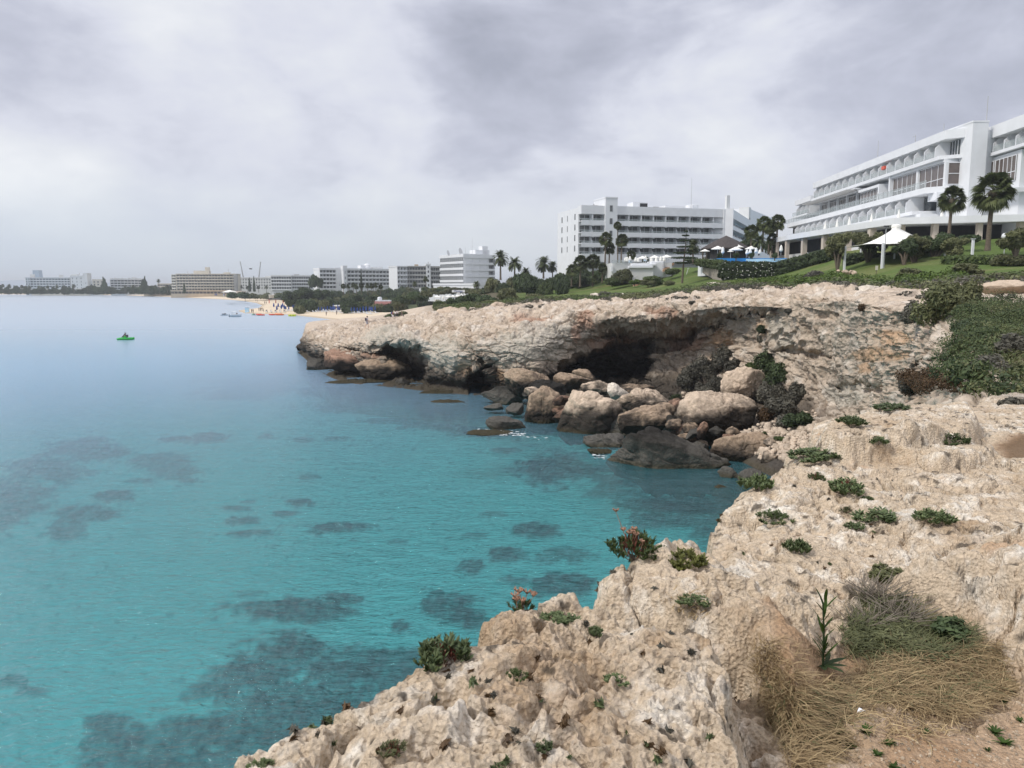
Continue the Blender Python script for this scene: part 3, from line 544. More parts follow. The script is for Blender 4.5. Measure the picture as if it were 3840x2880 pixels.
# extend beyond camera foot handled by start distance
p2 = np.stack([X, Y, 0 * X], -1)
w1 = fbm(p2 / .55, 4, 71, .55); w2 = fbm(p2 / .12, 3, 72, .6)
wx, wy = X + w1 * .10 + w2 * .03, Y + fbm(p2 / .55 + 9, 4, 73, .55) * .10
dE = sdpoly(wx, wy, EW)
d1 = sdpoly(wx, wy, S1); d2 = sdpoly(wx, wy, S2); d3 = sdpoly(wx, wy, S3); dS = sdpoly(wx, wy, SLAB); dH = sdpoly(wx, wy, SHELF)
dG = sdpoly(wx, wy, GRASS); dD = sdpoly(wx, wy, DIRT); dO = sdpoly(wx, wy, SOIL2)
Z = np.full(X.shape, ZG - .06) + .03 * w1
Z += .34 * ss(-.02, .13, d1) + .08 * ss(.1, .9, d1)
Z += .22 * ss(-.03, .2, d2) + .10 * ss(.1, .6, d2)
Z += (.22 * ss(-.03, .25, sdpoly(wx, wy, S4)) + .15 * ss(0, 1.2, sdpoly(wx, wy, S4))) * ss(.05, -.18, dG)
Z += .10 * ss(-.10, .5, d3) + .05 * fbm(p2 / 1.4, 2, 75)
Z += .22 * ss(-.03, .12, dS) + .04 * ss(-.02, .5, dS) + .12 * ss(-.03, .12, dH)
Z += .10 * ss(7.5, 14, Y) + .25 * ss(10, 20, Y) * ss(3.5, 6, X)
soft = np.clip(ss(-.03, .08, dG) + ss(-.05, .12, dD) + ss(-.05, .15, dO), 0, 1)
rock = 1 - soft
# karst relief: lumps, ridges, scalloped pits
px3 = np.stack([X, Y, Z], -1)
rid = fbm(px3 / .5, 5, 80, .55, True)
c1, c2, ci = worley(px3 / .16 + .4 * w1[..., None], 81, True)
k1, k2, ki = worley(px3 / .06 + .3 * w2[..., None], 83, True)
pitm = ss(-.15, .35, fbm(px3 / .45, 3, 85))
bigpit = worley(px3 / .42 + .3 * w1[..., None], 87); bpm = ss(.0, .3, fbm(px3 / .9, 2, 88))
s1 = worley(px3 / .30 + .35 * w1[..., None], 84)
m1, m2, mi = worley(px3 / .6 + .5 * w1[..., None], 184, True)
n1_ = worley(px3 / .032, 188); big_ = ss(-.2, .25, fbm(px3 / .5, 2, 190))
q1 = ss(-.25, .15, fbm(px3 / .7, 2, 192)); q2 = ss(-.2, .2, fbm(px3 / .22, 2, 193))
rel = (mi - .5) * .045 * ss(0, .25, m2 - m1) - .06 * ss(.09, 0, m2 - m1) + rid * .03 + fbm(px3 / .16, 5, 82, .72) * .036 + .045 * s1 * (.2 + .8 * pitm) \
 - .085 * (.25 + .75 * pitm) * ss(.52, .16, c1) - .045 * (.3 + .7 * q2) * ss(.5, .14, k1) - .018 * q1 * ss(.5, .15, n1_) + fbm(px3 / .03, 2, 191) * .012 + (ci - .5) * .03 * ss(0, .2, c2 - c1) - .15 * bpm * ss(.34, .12, bigpit) - .0
crk = fbm(np.stack([X + Y * .4, Y * .55, 0 * X], -1) / .9, 4, 90); rel -= .11 * ss(.03, .0, np.abs(crk)) * ss(-.1, .2, fbm(px3 / 1.1, 2, 194))
sc = np.clip(1.2 - Y * .08, .38, 1.)
Z += rel * rock * sc + soft * (fbm(px3 / .1, 3, 91) * .010 + fbm(px3 / .5, 2, 92) * .02)
# cavities that open sideways
inn = ss(-.02, .12, dE); rk_ = rock * inn
X = X + rk_ * (fbm(px3 / .13, 3, 93) * .035 + fbm(px3 / .05, 2, 94) * .012); Y = Y + rk_ * (fbm(px3 / .13 + 5, 3, 95) * .035 + fbm(px3 / .05, 2, 96) * .012)
# the seaward drop
dn = dE + fbm(px3 * np.array([1, 1, 0]) / .3, 3, 97) * .05
fall = np.clip(-dn, 0, None); rimr = ss(.14, 0, dn) * .05
Zc = Z - rimr - np.minimum(fall * 5 + fall ** 2 * 60, 15.5)
Z = Zc
LD = np.stack([X, Y, Z], -1)
t1 = fbm(LD / .8, 4, 100); t2 = fbm(LD / .25, 4, 101, .6); t3 = fbm(LD / .06, 3, 102, .6); t4 = fbm(LD / 1.5, 3, 103)
cream = np.array((.55, .445, .325)); pale = np.array((.80, .74, .64)); tan = np.array((.38, .26, .155)); lich = np.array((.27, .25, .22)); rust = np.array((.43, .24, .12)); pit_dark = np.array((.05, .042, .034))
c = np.broadcast_to(cream, LD.shape).copy()
c = mixc(c, pale, ss(-.05, .4, t2 + .5 * t3) * .85); c = mixc(c, tan, ss(.0, .45, t1 + .4 * t3) * .75); c = mixc(c, lich, ss(.15, .45, t4 + .5 * t2) * .55)
c = mixc(c, rust, ss(.32, .55, fbm(LD / .4, 3, 105) + .2 * t3) * .5); c = mixc(c, pit_dark, ss(.22, .36, fbm(LD / .09, 3, 106) + .35 * fbm(LD / .7, 2, 107)) * .8)  # scattered dark specks painted in to stand for shaded pits
c = mixc(c, np.array((.40, .33, .27)), ss(9, 13, LD[..., 1]) * .25)
dirt = np.array((.36, .235, .14)); dirt2 = np.array((.45, .32, .21))
dc = mixc(np.broadcast_to(dirt, LD.shape).copy(), dirt2, ss(-.1, .4, t1 + t3 * .5)); dc = mixc(dc, np.array((.14, .10, .07)), ss(.30, .55, t2 + t3 * .6) * .6)
dc = mixc(dc, np.array((.15, .10, .06)), ss(0, .2, dO) * .8)
c = c * (1 - soft[..., None]) + dc * soft[..., None]
ledmat = rockmat('karst_limestone', 4.2, 1.0, .014, vary=.32)
ledge = mesh_np('rock_ledge', LD, gridfaces(nd, na), ledmat, smooth=False, vcol=c); tag(ledge, kind='structure')
LDk = LD
led = picker(LD.reshape(-1, 3), LD.reshape(-1, 3)[:, 2] > 9.6)
clf = picker(CL.reshape(-1, 3))
# ------------------------------------------------------------------ boulders
bldmat = rockmat('boulder_limestone', .55, .6, .07, vary=.28)
bldsmall = rockmat('garden_stone', 1.5, .5, .03, vary=.2)
def boulder(px, py, hw, hh, D, label, seed, style='cream', flat=.75, name='boulder', group=None, n=70, cat='boulder', tiltx=0, ang=.96):
    rg = np.random.default_rng(seed); c = P(px, py, D); s = D / F
    rx, rz = hw * s * 1.12, hh * s * 1.09; ry = rx * flat
    th = np.linspace(0, np.pi, n)[:, None]; ph = np.linspace(0, 2 * np.pi, int(n * 1.5), endpoint=False)[None]
    d = np.stack([np.sin(th) * np.cos(ph), np.sin(th) * np.sin(ph), np.cos(th) + 0 * ph], -1)
    pn = rg.normal(size=(15, 3)); pn /= np.linalg.norm(pn, axis=1)[:, None]; hgt = rg.uniform(.60, .98, 15)
    r = np.full(d.shape[:2], 1.12)
    for a, h_ in zip(pn, hgt):
        q = d @ a; r = np.where(q > .05, np.minimum(r, h_ / np.maximum(q, .05)), r)
    r = (1 - ang) + ang * r
    r = r * (1 + .10 * fbm(d * 1.4 + seed, 3, seed)); 
    V = d * r[..., None] * np.array([rx, ry, rz])
    if tiltx: V[..., 2] += V[..., 0] * tiltx
    W = V + c; rr = (rx + rz) / 2
    a1, a2, ai = worley(W / (rr * .45) + .3 * fbm(W / rr, 2, 7)[..., None], seed, True)
    b1, b2, bi = worley(W / (rr * .16), seed + 5, True)
    dsp = rr * (.17 * fbm(W / (rr * .55), 5, 3, .62) - .04 * ss(.1, 0, a2 - a1) + (ai - .5) * .07 * ss(0, .25, a2 - a1) - .035 * ss(.35, 0, b1) + .03 * fbm(W / (rr * .1), 3, 8))
    V = V + d * dsp[..., None]; W = V + c
    x1 = fbm(W / (rr * .7), 4, 50 + seed); x2 = fbm(W / (rr * .2), 4, 51, .6)
    base = {'cream': (.47, .375, .285), 'pale': (.56, .50, .42), 'dark': (.026, .024, .021), 'brown': (.30, .225, .16), 'red': (.27, .17, .12), 'olive': (.035, .032, .022), 'blue': (.085, .08, .07)}[style]
    col = np.broadcast_to(np.array(base), W.shape).copy()
    col = mixc(col, np.array(base) * 1.35, ss(0, .4, x2)); col = mixc(col, np.array(base) * .62, ss(.05, .4, -x1 + .4 * x2) * .7)
    if style == 'dark':
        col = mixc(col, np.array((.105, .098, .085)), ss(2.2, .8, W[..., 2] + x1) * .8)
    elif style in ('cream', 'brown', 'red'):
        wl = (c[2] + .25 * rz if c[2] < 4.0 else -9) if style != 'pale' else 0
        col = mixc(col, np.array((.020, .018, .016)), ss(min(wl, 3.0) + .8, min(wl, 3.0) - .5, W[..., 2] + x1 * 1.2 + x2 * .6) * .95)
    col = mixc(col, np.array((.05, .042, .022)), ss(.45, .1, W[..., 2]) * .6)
    m = int(n * 1.5); idx = np.arange(n * m).reshape(n, m); nx = np.roll(idx, -1, 1)
    Fc = np.stack([idx[:-1], idx[1:], nx[1:], nx[:-1]], -1).reshape(-1, 4)
    o = mesh_np(name, V, Fc, bldmat if rr > .9 else bldsmall, vcol=col, loc=tuple(map(float, c)))
    return tag(o, label, cat, group)
GB = 'boulders fallen below the cliff'
BL = [
 (2492, 1733, 228, 100, 52, 'huge dark sea-stained boulder with small white streaks, lying longest at the water edge', 'dark', .6, 1, -.18),
 (2790, 1694, 108, 80, 53, 'round boulder with cream top and dark base behind the near ledge', 'brown', .8, 2, 0),
 (2692, 1568, 128, 105, 58.5, 'tall broad cream boulder with a ridge down its right side', 'cream', .7, 33, 0),
 (2793, 1458, 76, 80, 65, 'upright cream boulder with a pointed top against the dark bushes', 'cream', .7, 4, 0),
 (2765, 1535, 60, 46, 62.5, 'cream block wedged between the tall broad boulder and the upright one', 'cream', .8, 5, 0),
 (2198, 1552, 112, 108, 64, 'big rounded boulder with light top and black undercut base in the water', 'cream', .8, 6, 0),
 (2028, 1553, 72, 88, 68, 'rough brown boulder standing in the water beside the big rounded one', 'brown', .8, 7, 0),
 (2415, 1505, 95, 48, 68, 'low cream mass of rock behind the dark brown split boulder', 'cream', .7, 8, .0),
 (2420, 1578, 82, 72, 60.5, 'dark brown split boulder in the middle of the rock pile', 'brown', .8, 9, 0),
 (1985, 1442, 78, 60, 77, 'brown boulder leaning on the foot of the cliff left of the cave', 'brown', .8, 10, -.2),
 (2128, 1433, 74, 36, 76, 'long low boulder in front of the dark cave mouth', 'brown', .6, 11, .12),
 (2200, 1420, 48, 30, 80, 'small rounded boulder inside the lower lip of the cave mouth', 'brown', .8, 12, -.2),
 (2243, 1458, 56, 28, 74, 'flat tan rock between the cave mouth and the pale stone', 'cream', .8, 13, 0),
 (2312, 1469, 40, 30, 72, 'small pale grey stone beside the green patch under the cave', 'pale', .8, 14, -.2),
 (2045, 1470, 72, 40, 74, 'black flat boulder under the long low boulder', 'dark', .8, 15, 0),
 (1900, 1592, 66, 34, 65, 'blue-grey low rock at the waterline left of the rough brown boulder', 'blue', .7, 16, -.1),
 (1900, 1482, 76, 48, 79, 'dark wedge of rock at the foot of the cliff beside the narrow cave', 'dark', .7, 17, -.1),
 (2275, 1652, 82, 30, 58, 'flat dark grey slab at the waterline behind the huge dark boulder', 'blue', .8, 18, 0),
 (2245, 1697, 44, 18, 55, 'small olive wet rock in the water at the tip of the huge dark boulder', 'olive', .8, 19, 0),
 (2515, 1602, 27, 28, 59.5, 'small dark grey stone in the gap of the rock pile', 'blue', .8, 20, 0),
 (2556, 1618, 32, 28, 58.5, 'small reddish stone in the gap of the rock pile', 'red', .8, 21, 0),
 (2572, 1645, 38, 32, 57, 'small grey pointed stone left of the tall broad boulder', 'brown', .8, 22, 0),
 (2482, 1545, 42, 42, 63, 'medium brown stone right behind the dark brown split boulder', 'brown', .8, 23, 0),
 (2545, 1530, 52, 32, 66, 'flat red-brown slab stone behind the gap in the rock pile', 'red', .8, 24, 0),
 (2560, 1582, 22, 17, 61, 'tiny dark stone on top of the stones in the gap', 'brown', .8, 25, 0),
 (2735, 1784, 36, 34, 48, 'rounded blue-grey stone between the huge dark boulder and the near ledge', 'blue', .8, 26, 0),
 (2808, 1806, 54, 42, 47, 'pale grey boulder half hidden by the near ledge', 'blue', .8, 27, .3),
 (2706, 1843, 44, 24, 45.5, 'olive wet rock in the shallows right under the near ledge', 'olive', .8, 28, 0),
 (2548, 1853, 27, 26, 46, 'small pointed rock standing alone in the shallow water', 'olive', .8, 29, 0),
 (1438, 1390, 96, 44, 99, 'large grey rounded boulder under the far overhang', 'brown', .7, 30, 0),
 (1506, 1438, 24, 21, 94, 'small dark boulder at the waterline under the far overhang', 'blue', .8, 31, 0),
 (1325, 1356, 118, 38, 104, 'long reddish rock shelf under the tip of the headland', 'red', .6, 32, -.12),
 (1190, 1375, 45, 40, 112, 'black rock at the waterline below the headland tip', 'dark', .8, 34, 0),
 (1855, 1527, 36, 15, 72.5, 'low flat stone at the waterline in front of the dark wedge of rock', 'blue', .8, 35, 0),
 (1932, 1537, 38, 22, 70.5, 'low grey stone behind the blue-grey rock', 'blue', .8, 36, 0),
 (2390, 1458, 62, 16, 77, 'thin rock shelf across the floor of the big cave', 'brown', .8, 37, 0),
 (2620, 1690, 50, 36, 56, 'shaded stone in the hollow under the tall broad boulder', 'dark', .8, 38, 0),
 (2330, 1600, 50, 46, 62.5, 'dark stone between the big rounded boulder and the brown split one', 'dark', .8, 39, 0),
 (2880, 1720, 34, 32, 50, 'grey-cream stone tucked against the rubble slope', 'cream', .8, 40, 0),
 (2900, 1660, 36, 22, 52, 'cream flat stone on the rubble slope above the round boulder', 'cream', .8, 41, 0),
 (1345, 1432, 110, 10, 97, 'thin wave-cut shelf awash below the far overhang', 'olive', .6, 42, 0),
 (1640, 1474, 90, 10, 87, 'thin wave-cut shelf awash below the cliff pillar', 'olive', .5, 43, 0),
 (1680, 1506, 60, 8, 80, 'thin brown reef just breaking the surface before the narrow cave', 'olive', .6, 44, 0),
 (1830, 1625, 90, 8, 62.5, 'flat pale reef awash beside the blue-grey rock', 'olive', .6, 45, 0),
]
for px, py, hw, hh, D, lb, sty, fl, sd_, tx in BL:
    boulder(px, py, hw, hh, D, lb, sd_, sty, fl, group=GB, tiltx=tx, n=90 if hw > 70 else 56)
rg = random.Random(77)
for i in range(46):
    f_ = rg.random(); px = 1950 + f_ * 820; py = 1500 + f_ * 165 + rg.uniform(-40, 60); D = 70 - f_ * 17 + rg.uniform(-1, 3)
    boulder(px, py, rg.uniform(18, 42), rg.uniform(14, 32), D, 'smaller brown stone filling a gap in the pile of boulders', 200 + i, rg.choice(('brown', 'cream', 'dark', 'dark', 'red')), rg.uniform(.7, .95), name='gap_stone', group='stones filling the gaps of the boulder pile', n=34, tiltx=rg.uniform(-.3, .3), cat='stone')
# rubble on the slope
rg = random.Random(5)
rubV = []; rubF = []; rubC = []; off = 0
for i in range(1500):
    px, py = rg.choice([(rg.uniform(2840, 3060), rg.uniform(1540, 1720)), (rg.uniform(2560, 2700), rg.uniform(1470, 1560)), (rg.uniform(2780, 3050), rg.uniform(1600, 1700))])
    p = clf(px, py); r = rg.uniform(.05, .28) * rg.random() + .05
    V = np.array([(-1, -1, -1), (1, -1, -1), (1, 1, -1), (-1, 1, -1), (-.7, -.7, .8), (.8, -.6, .7), (.6, .8, .9), (-.8, .6, .6)]) * r * np.array([rg.uniform(.6, 1.3), rg.uniform(.6, 1.2), rg.uniform(.5, .9)])
    a = rg.uniform(0, 6.28); V = V @ np.array([[math.cos(a), -math.sin(a), 0], [math.sin(a), math.cos(a), 0], [0, 0, 1]]) + p
    rubV.append(V); rubF.append(np.array([(0, 3, 2, 1), (4, 5, 6, 7), (0, 1, 5, 4), (1, 2, 6, 5), (2, 3, 7, 6), (3, 0, 4, 7)]) + off); off += 8
    k = rg.uniform(.75, 1.2); rubC.append(np.tile(np.array((.50, .41, .32)) * k, (8, 1)))
tag(mesh_np('rubble', np.concatenate(rubV), np.concatenate(rubF), bldsmall, vcol=np.concatenate(rubC)), kind='stuff')
# blocks on the upper ground
for px, py, hw, hh, D, lb, sty, sd_ in [
 (2121, 1109, 27, 11, 196, 'cream boulder at the lower end of the lawn by the two walkers', 'cream', 51),
 (2678, 1066, 28, 9, 128, 'long cream stone lying alone on the lawn edge before the hedge', 'pale', 52),
 (3770, 1590, 95, 75, 11.5, 'cracked tan rock block standing at the soil patch beside the big slab', 'cream', 53),
 (3835, 1500, 60, 62, 12.8, 'cream rock block behind the soil patch', 'cream', 54),
 (3560, 1098, 70, 26, 40, 'smooth cream rock hump in the shrubs at the top of the cliff', 'pale', 55),
 (3780, 1075, 95, 24, 38, 'long cream rock outcrop in the shrubs above the cliff', 'cream', 56),
 (3260, 1085, 45, 16, 60, 'cream rock knob between shrubs at the cliff rim', 'pale', 57),
 (2235, 1112, 26, 10, 125, 'cream knob of rock on the rim below the lawn end', 'pale', 58),
 (2305, 1108, 34, 9, 120, 'two-lobed cream rock on the rim in front of grey shrubs', 'pale', 59),
 (1868, 1150, 42, 20, 118, 'smooth tan boulder on the cliff top before the dark green bushes', 'cream', 60),
 (1690, 1172, 44, 18, 122, 'broad tan boulder on the cliff top near the lone bush', 'cream', 61),
 (3830, 1195, 60, 40, 30, 'pinkish rock outcrop among the feathery shrubs', 'cream', 62)]:
    boulder(px, py, hw, hh, D, lb, sd_, sty, .8, group='rocks on the upper ground', n=50)
for i in range(7):
    boulder(3133 + i * 12, 1025 - (i % 2) * 5, 11, 8, 97 + (i % 3) * .5, 'brown-cream stone in the small ring of garden stones near the tent', 70 + i, 'cream', .9, name='garden_stone', group='ring of garden stones', n=20)
# ------------------------------------------------------------------ plants
LM = {
 'dark': leafmat('leaf_dark_green', (.024, .038, .018), (.085, .118, .048)),
 'mid': leafmat('leaf_mid_green', (.03, .048, .016), (.11, .145, .045)),
 'olive': leafmat('leaf_olive', (.055, .065, .028), (.18, .185, .085)),
 'grey': leafmat('leaf_grey_brown', (.045, .043, .035), (.17, .16, .125)),
 'bright': leafmat('leaf_bright_green', (.04, .075, .012), (.15, .22, .04)),
 'palm': leafmat('leaf_palm', (.03, .045, .016), (.12, .14, .055)),
 'slope': leafmat('leaf_slope_green', (.032, .052, .022), (.125, .155, .06)),
 'rusty': leafmat('leaf_rusty_brown', (.06, .035, .018), (.16, .10, .05)),
 'yellow': leafmat('leaf_yellow_green', (.07, .085, .02), (.24, .24, .06)),
 'samph': leafmat('leaf_samphire', (.04, .062, .026), (.19, .235, .10), .5),
 'redleaf': leafmat('leaf_red', (.10, .03, .02), (.24, .09, .06), .5),
 'straw': leafmat('leaf_straw', (.17, .11, .055), (.56, .43, .24), .7),
 'bark': mat('bark', (.12, .095, .07), .95, .3, 8, bump=.5, bscale=20),
 'twig': mat('dry_twig', (.20, .17, .135), .9, .25, 20),
}
def bush_mesh(rx, ry, rz, n, seed, size, m, asp=2.0, blobs=None):
    V, Fc, val = leafcloud(n, blobs or blobset(rx, ry, rz, 11, seed), size, seed, asp)
    o = mesh_np('tmp', V, Fc, LM[m], fval=val); me = o.data; bpy.data.objects.remove(o); return me
_bm = {}
def bush(name, label, cat, loc, rx, rz, m, seed=0, n=2600, size=None, group=None, stem=True, ry=None, asp=2.):
    key = (m, seed % 4, n, round((size or .12) / rx, 2), round(rz / rx, 1))
    if key not in _bm: _bm[key] = bush_mesh(1, 1, 1, n, seed % 4 + hash(m) % 1 * 0 + len(m), (size or .12) / rx, m, asp)
    t = thing(name, label, cat, loc, group=group); rg = random.Random(seed)
    o = bpy.data.objects.new('foliage', _bm[key]); COL.objects.link(o); o.parent = t; o.scale = (rx, ry or rx, rz); o.rotation_euler = (0, 0, rg.uniform(0, 6.28) if not ry else 0)
    if stem:
        b = MB()
        for k in range(4):
            a = rg.uniform(0, 6.28); b.tube([(0, 0, -.05 * rz), (math.cos(a) * rx * .2, math.sin(a) * rx * .2, rz * .45), (math.cos(a) * rx * .45, math.sin(a) * rx * .45, rz * 1.0)], [rx * .035, rx * .022, rx * .01], 5)
        b.build('stem', LM['bark'], t)
    return t
# --- palms
def fan_palm(h, cr, seed, kind='fan', trunk_r=.22, nf=78):
    rg = random.Random(seed); V = []; Fc = []; val = []
    for i in range(nf):
        a = rg.uniform(0, 6.28); el = math.radians((-62 + 144 * ((i * .618) % 1))) if kind == 'fan' else math.radians((-40 + 118 * ((i * .618) % 1)))
        dead = el < math.radians(-38) and kind == 'fan'
        d = np.array([math.cos(a) * math.cos(el), math.sin(a) * math.cos(el), math.sin(el)]); side = np.array([-math.sin(a), math.cos(a), 0]); upv = np.cross(side, d) * -1; rl = rg.uniform(-.9, .9); side0 = side; side = (side * math.cos(rl) + upv * math.sin(rl)) if kind == 'fan' else side; upv = np.cross(side, d) * -1
        if kind == 'fan':
            L_ = cr * rg.uniform(.42, .58); c0 = d * L_; nl = 15
            for k in range(nl):
                t = (k / (nl - 1) - .5) * math.radians(165); ln = cr * .52 * (1 - .25 * abs(k / (nl - 1) - .5)) * rg.uniform(.85, 1.1)
                q = d * math.cos(t) + side * math.sin(t); tip = c0 + q * ln - np.array([0, 0, ln * .32]); mid = c0 + q * ln * .55; wv = np.cross(q, upv); wv = wv / (np.linalg.norm(wv) + 1e-9) * cr * .05
                b = len(V); V += [c0, mid + wv, tip, mid - wv]; Fc.append((b, b + 1, b + 2, b + 3)); val.append(rg.uniform(.1, .85) if not dead else 1)
            b = len(V); V += [side * .02, -side * .02, c0 - side * .02, c0 + side * .02]; Fc.append((b, b + 1, b + 2, b + 3)); val.append(.6)
        else:
            pts = []; p = np.zeros(3); dd = d.copy(); n = 9; sl = cr * 1.12 / n
            for k in range(n + 1):
                pts.append(p.copy()); p = p + dd * sl; dd = dd - np.array([0, 0, .13 + .02 * k]); dd /= np.linalg.norm(dd)
            for k in range(1, n + 1):
                ax = pts[k] - pts[k - 1]; ax = ax / np.linalg.norm(ax)
                for jj in range(3):
                    base = pts[k - 1] + (pts[k] - pts[k - 1]) * (jj / 3.)
                    for s_ in (-1, 1):
                        ll = cr * .30 * math.sin(math.pi * min(1, (k + .6) / (n + 1.5))) ** .6; lv = side * s_ * .8 + ax * .55 + np.array([0, 0, -.12 + rg.uniform(-.12, .12)]); lv /= np.linalg.norm(lv)
                        b = len(V); w_ = ax * cr * .022; V += [base - w_, base + w_, base + lv * ll * .6 + w_ * .9, base + lv * ll]; Fc.append((b, b + 1, b + 2, b + 3)); val.append(rg.uniform(.1, .9))
    me = mesh_np('tmp', np.array(V), np.array(Fc), LM['palm'], fval=val); m1 = me.data; bpy.data.objects.remove(me)
    b = MB(); n = 9; lean = rg.uniform(-.3, .3)
    b.tube([(lean * (k / n) ** 2, 0, h * k / n) for k in range(n + 1)], [trunk_r * (1.25 if k == 0 else 1 - .25 * k / n) for k in range(n + 1)], 10)
    if kind == 'fan':
        b.lathe([(trunk_r * .8, h * .86), (trunk_r * 1.7, h * .9), (trunk_r * 1.9, h * .97), (trunk_r * 1., h * 1.01)], 10, (lean, 0, 0))
    o = b.build('tmp', LM['bark']); m2 = o.data; bpy.data.objects.remove(o)
    return m1, m2, h, lean
PALM = {'fan': [fan_palm(6, 1.9, 1), fan_palm(6, 2.0, 2)], 'tall': [fan_palm(9, 1.5, 3, trunk_r=.2)], 'date': [fan_palm(4.5, 2.6, 4, 'date', .28, 60), fan_palm(4.5, 2.6, 5, 'date', .28, 60)]}
def palm(px, pyc, D, rpx, pybase, kind='fan', label='', group='palms of the seafront', cat='palm tree', v=0):
    """px, pyc: centre of the crown in the photo; rpx crown radius; pybase: foot of the trunk"""
    m1, m2, h, lean = PALM[kind][v % len(PALM[kind])]
    base = P(px, pybase, D); top = P(px, pyc, D); H_ = top[2] - base[2]; cr = rpx * D / F; cr0 = {'fan': 1.95, 'tall': 1.5, 'date': 2.6}[kind]
    t = thing('palm_tree', label, cat, base, group=group)
    k = cr / cr0
    o = bpy.data.objects.new('crown', m1); COL.objects.link(o); o.parent = t; o.location = (lean * k, 0, H_); o.scale = (k,) * 3; o.rotation_euler = (0, 0, (px * .37) % 6.28)
    o = bpy.data.objects.new('trunk', m2); COL.objects.link(o); o.parent = t; o.scale = (k, k, H_ / h)
    return t
# --- succulent shore plants on the ledge
def samphire_mesh(seed, n=420, r=.1, h=.1, ll=.035, m='samph'):
    rg = np.random.default_rng(seed); V = []; Fc = []; val = []
    ns = 46
    for s_ in range(ns):
        a = rg.uniform(0, 6.28); q = r * math.sqrt(rg.random()); b0 = np.array([math.cos(a) * q, math.sin(a) * q, 0]); tp = b0 * 1.25 + np.array([0, 0, h * (1 - .55 * (q / r) ** 2) * rg.uniform(.7, 1.15)])
        for k in range(n // ns):
            t = rg.uniform(.45, 1); o = b0 + (tp - b0) * t; aa = rg.uniform(0, 6.28); d = np.array([math.cos(aa) * .75, math.sin(aa) * .75, rg.uniform(.35, 1.1)]); d /= np.linalg.norm(d)
            sd_ = np.cross(d, [0, 0, 1.]); sd_ /= np.linalg.norm(sd_) + 1e-9; up_ = np.cross(sd_, d); l = ll * rg.uniform(.7, 1.2); w_ = l * .17
            b = len(V); mid = o + d * l * .6
            V += [o, mid + sd_ * w_, o + d * l, mid - sd_ * w_, mid + up_ * w_ * .9]
            for f_ in ((0, 1, 4), (1, 2, 4), (2, 3, 4), (3, 0, 4)): Fc.append([b + i for i in f_]); val.append(np.clip(rg.normal(.45, .22), 0, 1))
    o = mesh_np('tmp', np.array(V), np.array(Fc), LM[m], fval=val); me = o.data; bpy.data.objects.remove(o); return me
SAM = [samphire_mesh(1, 900), samphire_mesh(2, 900), samphire_mesh(3, 700, h=.06), samphire_mesh(4, 700, ll=.026, m='olive'), samphire_mesh(5, 1100, ll=.022, m='mid'), samphire_mesh(6, 520, ll=.045, m='samph')]; SAMY = samphire_mesh(8, 800, m='yellow'); SAMR = samphire_mesh(7, 240, m='redleaf', h=.09)
def twigs(n, r, h, seed, rad=.0016, umbel=0):
    b = MB(); rg = random.Random(seed); tips = []
    for k in range(n):
        a = rg.uniform(0, 6.28); q = rg.uniform(.2, 1) * r; p0 = (0 + rg.uniform(-.2, .2) * r, rg.uniform(-.2, .2) * r, 0); p2 = (math.cos(a) * q, math.sin(a) * q, h * rg.uniform(.5, 1)); p1 = ((p0[0] + p2[0]) / 2 + rg.uniform(-.2, .2) * r, (p0[1] + p2[1]) / 2, p2[2] * .5)
        b.tube([p0, p1, p2], [rad * 1.3, rad, rad * .7], 4); tips.append(p2)
        for j in range(umbel):
            a2 = rg.uniform(0, 6.28); b.tube([p2, (p2[0] + math.cos(a2) * .016, p2[1] + math.sin(a2) * .016, p2[2] + .018)], [rad * .7, rad * 1.8], 4)
    return b
def samphire(px, py, wpx, hpx, label, seed, red=False, twig=0, umbel=False, name='rock_samphire'):
    p = led(px, py + hpx * .35); D = p[1]; r = wpx / 2 * D / F; h = hpx * .8 * D / F
    t = thing(name, label, 'shore plant', p - np.array([0, 0, .012]), group='low plants growing on the rock ledge')
    o = bpy.data.objects.new('foliage', SAMY if seed == 4 else SAM[(seed * 5 + seed // 3) % 6]); COL.objects.link(o); o.parent = t; o.scale = (r / .1, r / .1 * .8, h / .1); o.rotation_euler = (0, 0, seed)
    if red:
        o = bpy.data.objects.new('red_leaf', SAMR); COL.objects.link(o); o.parent = t; o.scale = (r / .2, r / .2, h / .1); o.rotation_euler = (0, 0, seed + 1)
    twigs(10 + twig, r * 1.1, h * .55, seed).build('woody_stem', LM['bark'], t)
    if umbel: twigs(7, r * .9, h * 1.7, seed + 3, .0022, 9).build('dry_flower_head', LM['twigred'], t)
    return t
LM['twigred'] = mat('dry_flower', (.30, .17, .11), .9, .25, 20)
